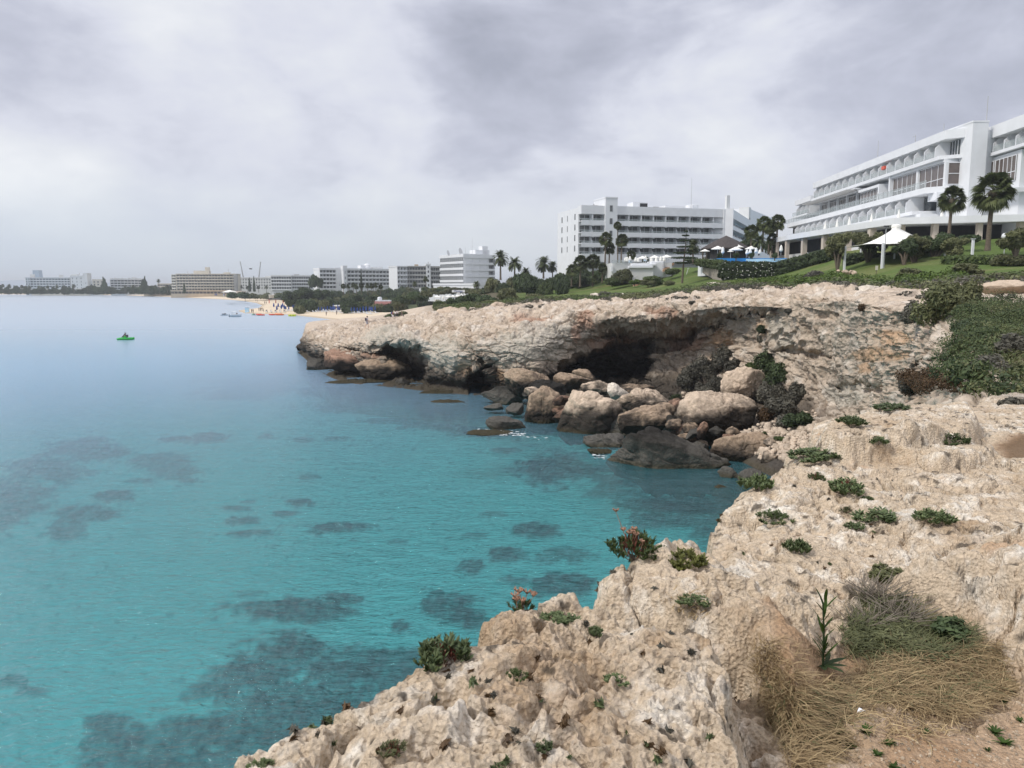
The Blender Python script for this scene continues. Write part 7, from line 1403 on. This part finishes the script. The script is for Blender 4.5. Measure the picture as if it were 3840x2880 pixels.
# bushes between the headland and the lawn
for i, (px, pt, pb, D, hw, m, lb) in enumerate([
 (1905, 1060, 1150, 165, 46, 'olive', 'large olive bush rounded like a ball near the two walkers'), (1960, 1000, 1100, 215, 40, 'dark', 'dark dense tree left of the large olive bush'), (1850, 1020, 1110, 230, 40, 'olive', 'tall olive-brown tree under the tall date palms'), (1990, 1040, 1110, 200, 42, 'dark', 'deep green bushy tree in the middle of the thicket'), (2045, 1045, 1115, 198, 40, 'mid', 'fresh green bushy tree right in the thicket'),
 (1885, 1040, 1110, 225, 34, 'dark', 'dark tree between the tall date palm and the large olive bush'), (1935, 1020, 1105, 228, 36, 'olive', 'brown-green tree under the second date palm'), (2010, 1015, 1100, 222, 38, 'dark', 'dark green tree under the wide date palm'), (2060, 1018, 1100, 220, 36, 'dark', 'dark tree under the darker date palm'), (1975, 1030, 1100, 224, 34, 'mid', 'green tree under the low date palm'), (2095, 1000, 1100, 212, 34, 'dark', 'dark tree against the foot of the side wall of the middle hotel'),
 (2150, 975, 1080, 208, 36, 'dark', 'tall dark tree at the left corner of the middle hotel'), (2195, 990, 1080, 207, 38, 'dark', 'tall dark tree behind the middle palms of the grove'), (2240, 995, 1076, 206, 36, 'dark', 'tall dark tree behind the right palms of the grove'), (2280, 1000, 1070, 204, 30, 'dark', 'dark tree below the fan palms near the lift tower'), (1840, 1060, 1110, 240, 40, 'dark', 'dark rounded tree just left of the tall date palm'), (1790, 1078, 1112, 250, 34, 'olive', 'olive tree below the short dead-looking palm'),
 (2105, 1015, 1115, 190, 30, 'dark', 'tall dark cypress-like shrub at the start of the lawn'), (2000, 1090, 1140, 160, 40, 'olive', 'low olive bush directly behind the left walker'), (1760, 1085, 1150, 170, 56, 'dark', 'wide dark bush below the row of white gazebos'), (1690, 1100, 1160, 160, 44, 'dark', 'dark bush at the left of the wide one on the cliff top'), (1820, 1095, 1152, 165, 52, 'dark', 'dark bush right of the wide one below the gazebos'), (1645, 1110, 1165, 158, 26, 'mid', 'green bush at the left end of the cliff-top thicket'), (1740, 1120, 1160, 150, 36, 'olive', 'low olive bush in front of the wide dark bush'),
 (1600, 1080, 1120, 240, 30, 'olive', 'olive tree left of the gazebos'), (1555, 1085, 1125, 260, 34, 'dark', 'dark tree behind the bare tan plateau'), (1510, 1095, 1140, 265, 36, 'dark', 'dark tree above the beach bar'), (1580, 1100, 1130, 235, 30, 'dark', 'low dark bush behind the bare tan plateau'), (1490, 1120, 1150, 262, 24, 'olive', 'olive bush right of the beach bar'), (1700, 1070, 1100, 290, 40, 'olive', 'olive shrub behind the Massage sign'), (1830, 1075, 1105, 285, 36, 'olive', 'grey-olive shrub behind the right end of the gazebo row'), (1645, 1085, 1105, 280, 28, 'olive', 'olive shrub left of the Massage sign'), (1770, 1080, 1100, 288, 30, 'olive', 'olive shrub right of the Massage sign'),
 (2170, 1015, 1078, 200, 40, 'dark', 'black-green undergrowth tree beneath the left palms of the grove'), (2215, 1020, 1078, 202, 42, 'dark', 'black-green undergrowth tree beneath the middle palms of the grove'), (2255, 1025, 1072, 203, 34, 'dark', 'black-green undergrowth tree beneath the right palms of the grove'), (2130, 1040, 1085, 205, 30, 'dark', 'dark undergrowth bush at the left end of the grove'), (2300, 1000, 1050, 196, 30, 'mid', 'green bush left of the curved terrace'),
 (2335, 990, 1062, 178, 42, 'olive', 'rounded olive bush in front of the curved white terrace'), (2295, 1030, 1068, 176, 34, 'mid', 'green bush on the bank left of the lower steps'), (2380, 1040, 1066, 172, 24, 'bright', 'light green cushion on the bank beside the lower steps'), (2450, 1025, 1068, 168, 44, 'mid', 'green bank planting between steps and conifer'), (2510, 1045, 1072, 160, 26, 'olive', 'brown-green bush at the foot of the bank'), (2430, 1040, 1070, 166, 30, 'olive', 'olive planting right of the lower steps'), (2520, 1000, 1030, 176, 36, 'mid', 'green shrub below the low trimmed hedge'), (2600, 965, 985, 178, 50, 'dark', 'dark shrub row left of the pool bar'), (2660, 955, 975, 176, 24, 'olive', 'olive shrub beside the pool bar posts'), (2700, 940, 968, 150, 12, 'dark', 'potted dark plant at the pool edge, left'), (2760, 940, 968, 149, 12, 'dark', 'potted dark plant at the pool edge, middle'), (2820, 940, 968, 149, 12, 'dark', 'potted dark plant at the pool edge, right'), (2905, 940, 968, 148, 12, 'dark', 'potted dark plant before the canopy columns'),
 (2810, 880, 950, 176, 36, 'dark', 'dark mass of leaves under the palm cluster'), (2890, 890, 955, 172, 30, 'dark', 'dark mass of leaves right under the palm cluster'),
 (1505, 1160, 1192, 180, 40, 'olive', 'lone round bush on the bare plateau behind the seated people'), (1462, 1168, 1192, 178, 24, 'mid', 'small green bush at the left of the lone round bush')]):
    tree(lb, px, pt, pb, D, hw, m, i, group='trees and bushes of the headland', n=4200 if hw > 30 else 2200, name='tree' if hw > 30 else 'shrub')
# wind-shaped trees round the tent
def scrub_tree(label, px, pyt, pyb, D, hwpx, seed, m='olive'):
    rg = random.Random(seed); base = P(px, pyb, D); Hh = P(px, pyt, D)[2] - base[2]; r = hwpx * D / F; t = thing('tree', label, 'tree', base, group='wind-shaped trees round the tent'); bl = []; b = MB()
    for k in range(9):
        a = rg.uniform(0, 6.28); q = r * rg.uniform(.2, 1.0); tp = Vector((math.cos(a) * q, math.sin(a) * q * .7, Hh * rg.uniform(.45, .9))); b.tube([(0, 0, -.2), (tp.x * .35, tp.y * .3, Hh * .32), tuple(tp)], [.16, .11, .04], 6); bl.append((tp.x, tp.y, tp.z, r * .36, r * .33, Hh * .13))
        bl.append((tp.x * .6 + rg.uniform(-.3, .3) * r, tp.y, tp.z * .8, r * .25, r * .25, Hh * .12))
    b.build('trunk', LM['bark'], t); V, Fc, val = leafcloud(5200, bl, .13, seed, 3.4, shell=.35); mesh_np('crown', V, Fc, LM[m], t, fval=val)
for a in [(3140, 870, 1010, 104, 52, 1, 'olive'), (3255, 855, 990, 108, 50, 2, 'olive'), (3430, 880, 995, 98, 66, 3, 'olive'), (3500, 870, 995, 100, 66, 4, 'dark'), (3570, 890, 992, 96, 50, 5, 'olive'), (3390, 890, 992, 96, 44, 6, 'dark'), (3810, 850, 965, 82, 60, 7, 'olive'), (3850, 830, 950, 84, 50, 8, 'dark')]:
    scrub_tree(('leaning tree with bent trunk at the left of the tent', 'thin-crowned tree behind the left part of the tent', 'spreading tree hiding the right side of the tent', 'dark spreading tree right of the tent peak', 'open-crowned tree at the right tent posts', 'dark low tree against the tent canvas', 'olive tree at the right edge near the globe lamp', 'dark tree cut by the right edge of the view')[a[5] - 1], *a[:6], a[6])
# slender conifer with tiers
q = P(2558, 1056, 150); t = thing('conifer_tree', 'slender tiered conifer standing on the lawn before the hotel', 'tree', q); Hh = P(2558, 852, 150)[2] - q[2]
MB().tube([(0, 0, -.3), (.15, 0, Hh * .3), (.5, 0, Hh * .7), (.55, 0, Hh)], [.22, .16, .09, .02], 8).build('trunk', LM['bark'], t); bl = []
for k, (f_, w_) in enumerate(((.32, 1.9), (.40, 2.6), (.5, 2.1), (.62, 1.5), (.74, 1.1), (.84, .7), (.92, .4))):
    for j in range(6): a = j * 1.05 + k; bl.append((.5 * f_ + math.cos(a) * w_ * .6, math.sin(a) * w_ * .6, Hh * f_ + w_ * .16, w_ * .45, w_ * .22 + .1, .13))
V, Fc, val = leafcloud(5000, bl, .13, 5, 2.4, shell=.3); mesh_np('crown', V, Fc, LM['dark'], t, fval=val)
# ------------------------------------------------------------------ people
SKIN = mat('skin', (.52, .33, .24), .6, .05); HAIR = mat('dark_hair', (.03, .022, .018), .7, .2)
def cloth(c): 
    k = 'cloth_%d_%d_%d' % tuple(int(x * 100) for x in c); return bpy.data.materials.get(k) or mat(k, c, .9, .08, 6)
def skinned(nm, pts, edges, rad, m, parent, lv=1):
    me = bpy.data.meshes.new(nm); me.from_pydata(pts, edges, []); o = bpy.data.objects.new(nm, me); COL.objects.link(o); o.parent = parent
    s = o.modifiers.new('skin', 'SKIN'); me.skin_vertices[0].data[0].use_root = True
    for i, r in enumerate(rad): me.skin_vertices[0].data[i].radius = (r, r) if not hasattr(r, '__len__') else r
    ss_ = o.modifiers.new('sub', 'SUBSURF'); ss_.levels = lv; ss_.render_levels = lv; me.materials.append(m); return o
def person(label, loc, rz, pose='stand', shirt=(.5, .5, .5), legs=(.1, .1, .12), pack=None, h=1.75, group='people along the shore', long=True, hat=None):
    t = thing('person', label, 'person', loc, rz, group=group); s = h / 1.75
    if pose == 'walk': kn = [(.09, -.16, .48), (-.09, .10, .49)]; an = [(.09, -.22, .06), (-.09, .34, .12)]; ft = [(.09, -.36, .03), (-.09, .22, .03)]; hz = .92
    elif pose == 'sit': kn = [(.10, -.42, .46), (-.10, -.42, .46)]; an = [(.10, -.46, .08), (-.10, -.46, .08)]; ft = [(.10, -.60, .04), (-.10, -.60, .04)]; hz = .45
    else: kn = [(.09, -.02, .48), (-.09, -.02, .48)]; an = [(.09, .02, .07), (-.09, .02, .07)]; ft = [(.10, -.14, .03), (-.10, -.14, .03)]; hz = .92
    ln = -.05 if pose != 'sit' else -.06
    P_ = [(0, 0, hz), (0, ln * .5, hz + .22), (0, ln, hz + .48), (0, ln, hz + .58), (0, ln - .01, hz + .70), (.19, ln, hz + .50), (.24, ln + .06, hz + .24), (.22, ln - .14, hz + .04), (-.19, ln, hz + .50), (-.24, ln - .04, hz + .24), (-.22, ln - .20, hz + .06), (.09, 0, hz - .04), kn[0], an[0], ft[0], (-.09, 0, hz - .04), kn[1], an[1], ft[1], (.22, ln - .22, hz - .02), (-.22, ln - .27, hz + .02)]
    P_ = [tuple(c * s for c in p) for p in P_]; Ed = [(0, 1), (1, 2), (2, 3), (3, 4), (2, 5), (5, 6), (6, 7), (7, 19), (2, 8), (8, 9), (9, 10), (10, 20), (0, 11), (11, 12), (12, 13), (13, 14), (0, 15), (15, 16), (16, 17), (17, 18)]
    Rr = [.13, .12, .13, .055, .095, .055, .042, .032, .055, .042, .032, .085, .058, .04, .035, .085, .058, .04, .035, .03, .03]
    skinned('body', P_, Ed, [r * s for r in Rr], SKIN, t, 2)
    q = [P_[i] for i in (0, 1, 2, 5, 6, 8, 9)]; skinned('shirt', q, [(0, 1), (1, 2), (2, 3), (3, 4), (2, 5), (5, 6)], [.150 * s, .145 * s, .150 * s, .075 * s, .058 * s, .075 * s, .058 * s], cloth(shirt), t)
    if long: q = [P_[i] for i in (0, 11, 12, 13, 15, 16, 17)]; skinned('trousers', q, [(0, 1), (1, 2), (2, 3), (0, 4), (4, 5), (5, 6)], [.145 * s, .10 * s, .072 * s, .055 * s, .10 * s, .072 * s, .055 * s], cloth(legs), t)
    else: q = [P_[0], P_[11], P_[12], P_[15], P_[16]]; skinned('shorts', q, [(0, 1), (1, 2), (0, 3), (3, 4)], [.145 * s, .10 * s, .075 * s, .10 * s, .075 * s], cloth(legs), t)
    hd = P_[4]; MB().lathe([(.02, .12), (.07, .10), (.10, .04), (.106, -.02), (.09, -.07)], 10, (hd[0], hd[1] + .015, hd[2])).build('hat' if hat else 'hair', cloth(hat) if hat else HAIR, t, smooth=True)
    if pack: MB().box(-.15, .15, ln + .13, ln + .33, hz + .1, hz + .52).build('backpack', cloth(pack), t, bevel=.04)
    return t
person('person in grey shorts with a dark backpack walking on the headland plateau', clf(1375, 1226), 1.9, 'walk', (.42, .42, .50), (.36, .36, .42), (.04, .04, .06), long=False)
person('person in a red top with a blue backpack beside the lone bush', P(1471, 1194, 172), 2.5, 'stand', (.35, .04, .06), (.5, .5, .5), (.05, .08, .2), h=1.6)
person('person in white bending beside the red-topped one', P(1474, 1199, 170), 1.2, 'sit', (.75, .75, .78), (.3, .3, .35))
person('person in a white shirt standing third from the left in the group', P(1483, 1191, 172), 0, 'stand', (.75, .76, .78), (.12, .12, .14), h=1.55)
person('person in a white shirt and dark trousers standing fourth in the group', P(1491, 1190, 172), .4, 'stand', (.78, .78, .76), (.04, .04, .06), h=1.65)
person('person in black sitting at the right of the group against the bush', P(1506, 1188, 172), 1.2, 'sit', (.03, .03, .04), (.04, .04, .05))
person('person in a teal jacket with white pack walking at the edge of the bushes', P(2021, 1128, 200), 1.5, 'walk', (.05, .30, .32), (.04, .05, .1), (.6, .6, .62), hat=(.5, .5, .5))
person('person in a black top and light trousers walking at the start of the lawn', P(2086, 1126, 196), 1.3, 'walk', (.02, .02, .03), (.40, .38, .36), None, hat=(.35, .4, .42))
person('dark-clad person standing on the lawn beside the cream boulder', P(2136, 1120, 193), 1., 'stand', (.03, .12, .10), (.03, .06, .06), h=1.3)
rg = random.Random(2); cs = [(.04, .04, .05), (.08, .08, .1), (.35, .1, .08), (.5, .5, .5), (.05, .08, .2)]
bp = person('bather on the near sand spit beside the blue booth', far(944, 1172), .5, 'stand', cs[0], cs[0], group='people on the beach'); 
for i, (px, py, lb) in enumerate([(950, 1172, 'second bather on the sand spit'), (972, 1166, 'person standing at the left of the rental boats'), (977, 1166, 'person next to the leftmost one by the rental boats'), (983, 1167, 'person in the middle of the group by the rental boats'), (988, 1168, 'person right in the group by the rental boats'), (916, 1126, 'person walking at the far waterline of the bay'), (920, 1126, 'companion of the person at the far waterline'), (956, 1131, 'bather near the curve of the beach'), (963, 1132, 'bather beside the one near the curve'), (998, 1138, 'person in red near the dark pergola'), (992, 1139, 'person left of the red one near the dark pergola'), (1220, 1180, 'person sitting alone on the sand below the umbrellas'), (1260, 1177, 'dark-clad person on the sand before the kiosk'), (934, 1125, 'small figure on the far sand'), (332, 1103, 'small dark figure at the far waterline below the pines'), (338, 1103, 'companion figure at the far waterline below the pines')]): dup(bp, far(px, py), rg.uniform(0, 6), label=lb)
# ------------------------------------------------------------------ a little foam where the swell meets the rocks
rg = np.random.default_rng(6); V = []; Fc = []
for (x0, y0, x1, y1, n, sp) in [(1790, 1618, 1970, 1630, 110, 6), (1130, 1322, 1165, 1372, 30, 4), (2225, 1706, 2275, 1716, 22, 5), (1960, 1638, 2060, 1648, 14, 5)]:
    for k in range(n):
        f_ = rg.random(); p = PW(x0 + (x1 - x0) * f_, y0 + (y1 - y0) * f_ + rg.normal() * sp); r = rg.uniform(.02, .11); a = rg.uniform(0, 6.28); b = len(V)
        for j in range(7): t_ = a + j * 6.283 / 7; q = r * rg.uniform(.5, 1.1); V.append((p[0] + math.cos(t_) * q * 1.8, p[1] + math.sin(t_) * q, .02 + .004 * (k % 9)))
        Fc.append([b + j for j in range(7)])
tag(mesh_np('sea_foam', np.array(V), np.array(Fc), mat('foam', (.7, .74, .74), .9, .1, 4)), kind='stuff')
# ------------------------------------------------------------------ boats
def hull(b, L_, B_, h_, n=14, tr=.75, flare=.7):
    V = []; 
    for i in range(n + 1):
        f_ = i / n; w_ = B_ / 2 * (tr + (1 - tr) * math.sin(min(1, f_ * 2.2) * math.pi / 2)) * (1 - max(0, (f_ - .55) / .45) ** 2.2); x = L_ * (f_ - .5); sh = h_ * (1 + .35 * f_ ** 2)
        V += [(x, -w_, sh), (x, -w_ * flare, sh * .35), (x, 0, -.25 * h_ + .35 * h_ * max(0, f_ - .7) * 3), (x, w_ * flare, sh * .35), (x, w_, sh)]
    Fs = [(i * 5 + j, i * 5 + j + 1, (i + 1) * 5 + j + 1, (i + 1) * 5 + j) for i in range(n) for j in range(4)] + [(0, 4, 3, 2, 1)] + [(i * 5 + 4, i * 5, (i + 1) * 5, (i + 1) * 5 + 4) for i in range(n)]
    return b.add(V, Fs)
p = PW(472, 1274); t = thing('pedal_boat', 'small bright green pedal boat with one rider, alone on the open bay', 'pedal boat', p, .1); Lb = 56 * p[1] / F
for s_ in (-1, 1): b = MB(); hull(b, Lb, Lb * .22, Lb * .12, 12, .5); b.build('float', MGRN, t, smooth=True, M=Matrix.Translation((0, s_ * Lb * .17, 0)))
MB().box(-Lb * .38, Lb * .25, -Lb * .2, Lb * .2, Lb * .10, Lb * .15).build('deck', MGRN, t, bevel=.05); MB().box(-.2, .25, -Lb * .17, Lb * .17, Lb * .151, Lb * .24).build('seat', MGRN, t, bevel=.05); MB().box(.25, .38, -Lb * .17, Lb * .17, Lb * .16, Lb * .34).build('backrest', MDK, t, bevel=.03)
MB().tube([(-Lb * .28, .2, Lb * .15), (-.1, .2, Lb * .42), (.1, .2, Lb * .44)], .09, 6).build('slide', MDK, t)
person('person in dark clothing riding the green pedal boat', p + np.array([-.05, 0, Lb * .24 - .42]), -1.4, 'sit', (.03, .03, .05), (.03, .03, .04))
p = PW(884, 1188); t = thing('motor_boat', 'white motorboat with a white bimini frame and dark outboard near the spit', 'boat', p, .05); Lb = 43 * p[1] / F
b = MB(); hull(b, Lb, Lb * .36, Lb * .17, 16, .85); b.build('hull', MW, t, smooth=False); MB().box(-Lb * .15, Lb * .12, -Lb * .12, Lb * .12, Lb * .18, Lb * .3).build('console', MW, t, bevel=.08); MB().box(-Lb * .33, Lb * .12, -Lb * .15, Lb * .15, Lb * .44, Lb * .46).build('bimini', MWP, t, bevel=.03)
for x in (-.3, .1):
    for y in (-.14, .14): MB().tube([(Lb * x, Lb * y, Lb * .17), (Lb * x, Lb * y, Lb * .44)], .04, 5).build('bimini_pole', MMET, t)
MB().box(-Lb * .58, -Lb * .5, -.25, .25, -.1, Lb * .2).build('outboard_motor', MDK, t, bevel=.06); MB().box(Lb * .08, Lb * .13, -Lb * .13, Lb * .13, Lb * .24, Lb * .33).build('windscreen', MGL, t)
def jetski(label, p, rz, L_, m1, m2, group='jet skis'):
    t = thing('jet_ski', label, 'jet ski', p, rz, group=group); b = MB(); hull(b, L_, L_ * .34, L_ * .12, 12, .7); b.build('hull', m1, t); MB().box(-L_ * .3, L_ * .06, -L_ * .08, L_ * .08, L_ * .13, L_ * .24).build('seat', MDK, t, bevel=.06); MB().add([(L_ * .02, -L_ * .1, L_ * .13), (L_ * .3, -L_ * .06, L_ * .15), (L_ * .3, L_ * .06, L_ * .15), (L_ * .02, L_ * .1, L_ * .13), (L_ * .06, 0, L_ * .3)], [(0, 1, 4), (1, 2, 4), (2, 3, 4), (3, 0, 4)]).build('cowling', m2, t); MB().tube([(L_ * .06, -L_ * .14, L_ * .3), (L_ * .06, L_ * .14, L_ * .3)], .05, 5).build('handlebar', MDK, t)
p = PW(842, 1183); jetski('white and dark jet ski moored left of the motorboat', p, 0, 29 * p[1] / F, MW, MDK)
p = PW(951, 1182); jetski('white and green jet ski moored between motorboat and red inflatable', p, 2.8, 22 * p[1] / F, MWH, MGRN)
def ring_boat(label, p, L_, m, m2, seed):
    t = thing('inflatable_boat', label, 'inflatable', p, 0, group='inflatables off the beach'); b = MB(); n = 18; pts = [(L_ * .5 * math.cos(k * 6.283 / n), L_ * .28 * math.sin(k * 6.283 / n), L_ * (.10 + .05 * math.cos(k * 6.283 / n + 3.14))) for k in range(n + 1)]; b.tube(pts, L_ * .085, 8).build('tube', m, t, smooth=True); MB().box(-L_ * .38, L_ * .38, -L_ * .2, L_ * .2, .02, L_ * .09).build('floor', m2, t)
    for x in (-.2, .05, .25): MB().tube([(L_ * x, -L_ * .2, L_ * .16), (L_ * x, L_ * .2, L_ * .16)], L_ * .07, 8).build('seat_tube', m if x < .2 else m2, t, smooth=True)
for px, py, w_, m, m2, lb in ((977, 1183, 29, MREDV, MWH, 'red inflatable sofa with white trim floating off the beach'), (1048, 1182, 30, MORG, MREDV, 'large orange and red inflatable right of a flat red one'), (1020, 1182, 22, MREDV, MORG, 'flat red inflatable touching the large orange one')): p = PW(px, py); ring_boat(lb, p, w_ * p[1] / F, m, m2, 1)
p = PW(1096, 1186); L_ = 26 * p[1] / F; t = thing('floating_raft', 'yellow-green rectangular inflatable raft near the sand', 'raft', p); MB().box(-L_ / 2, L_ / 2, -.8, .8, -.05, L_ * .26).build('raft_body', MYEL, t, bevel=.1); [MB().tube([(L_ * x, -.82, L_ * .05), (L_ * x, -.82, L_ * .24)], .09, 6).build('stripe_tube', MDK if k % 2 else MYEL, t) for k, x in enumerate((-.4, -.2, 0, .2, .4))]
for i, (px, py, m, lb) in enumerate([(1002, 1171, MW, 'white rental jet ski parked on the sand, leftmost'), (1018, 1170, MWH, 'pale rental jet ski parked on the sand second from the left'), (1034, 1170, MW, 'white and dark rental jet ski parked on the sand in the middle'), (1050, 1168, MW, 'rental jet ski parked on the sand right of the middle'), (1064, 1168, MWH, 'rightmost rental jet ski parked on the sand')]):
    p = far(px, py); jetski(lb, p, -1.2, 3.6, m, (MDK, MW)[i % 2], 'rental jet skis on the sand')
for px, py, D, lb in ((2363, 990, 183, 'white chair with a blue towel by the closed parasols'), (2420, 985, 183, 'grey chair behind the curved terrace wall')):
    t = thing('terrace_chair', lb, 'chair', P(px, py, D), .6); MB().box(-.3, .3, -.3, .3, .4, .48).build('seat', MLB, t); MB().box(-.3, .3, .25, .32, .48, 1.0).build('backrest', MW, t); [MB().box(x - .03, x + .03, y - .03, y + .03, 0, .4).build('leg', MW, t) for x in (-.26, .26) for y in (-.26, .26)]
# ------------------------------------------------------------------ the air over the bay
hm = bpy.data.materials.new('sea_air'); hm.use_nodes = True; nt = hm.node_tree; nt.nodes.remove(nt.nodes['Principled BSDF'])
pv = nt.nodes.new('ShaderNodeVolumePrincipled'); pv.inputs['Color'].default_value = (.86, .90, .95, 1); pv.inputs['Density'].default_value = .00022; pv.inputs['Anisotropy'].default_value = .2
nt.links.new(pv.outputs[0], nt.nodes['Material Output'].inputs['Volume'])
hz_ = MB().box(-9600, 9600, -120, 14600, -12, 75).build('haze', hm); tag(hz_, kind='stuff')
scene.cycles.volume_bounces = 0; scene.cycles.volume_max_steps = 64
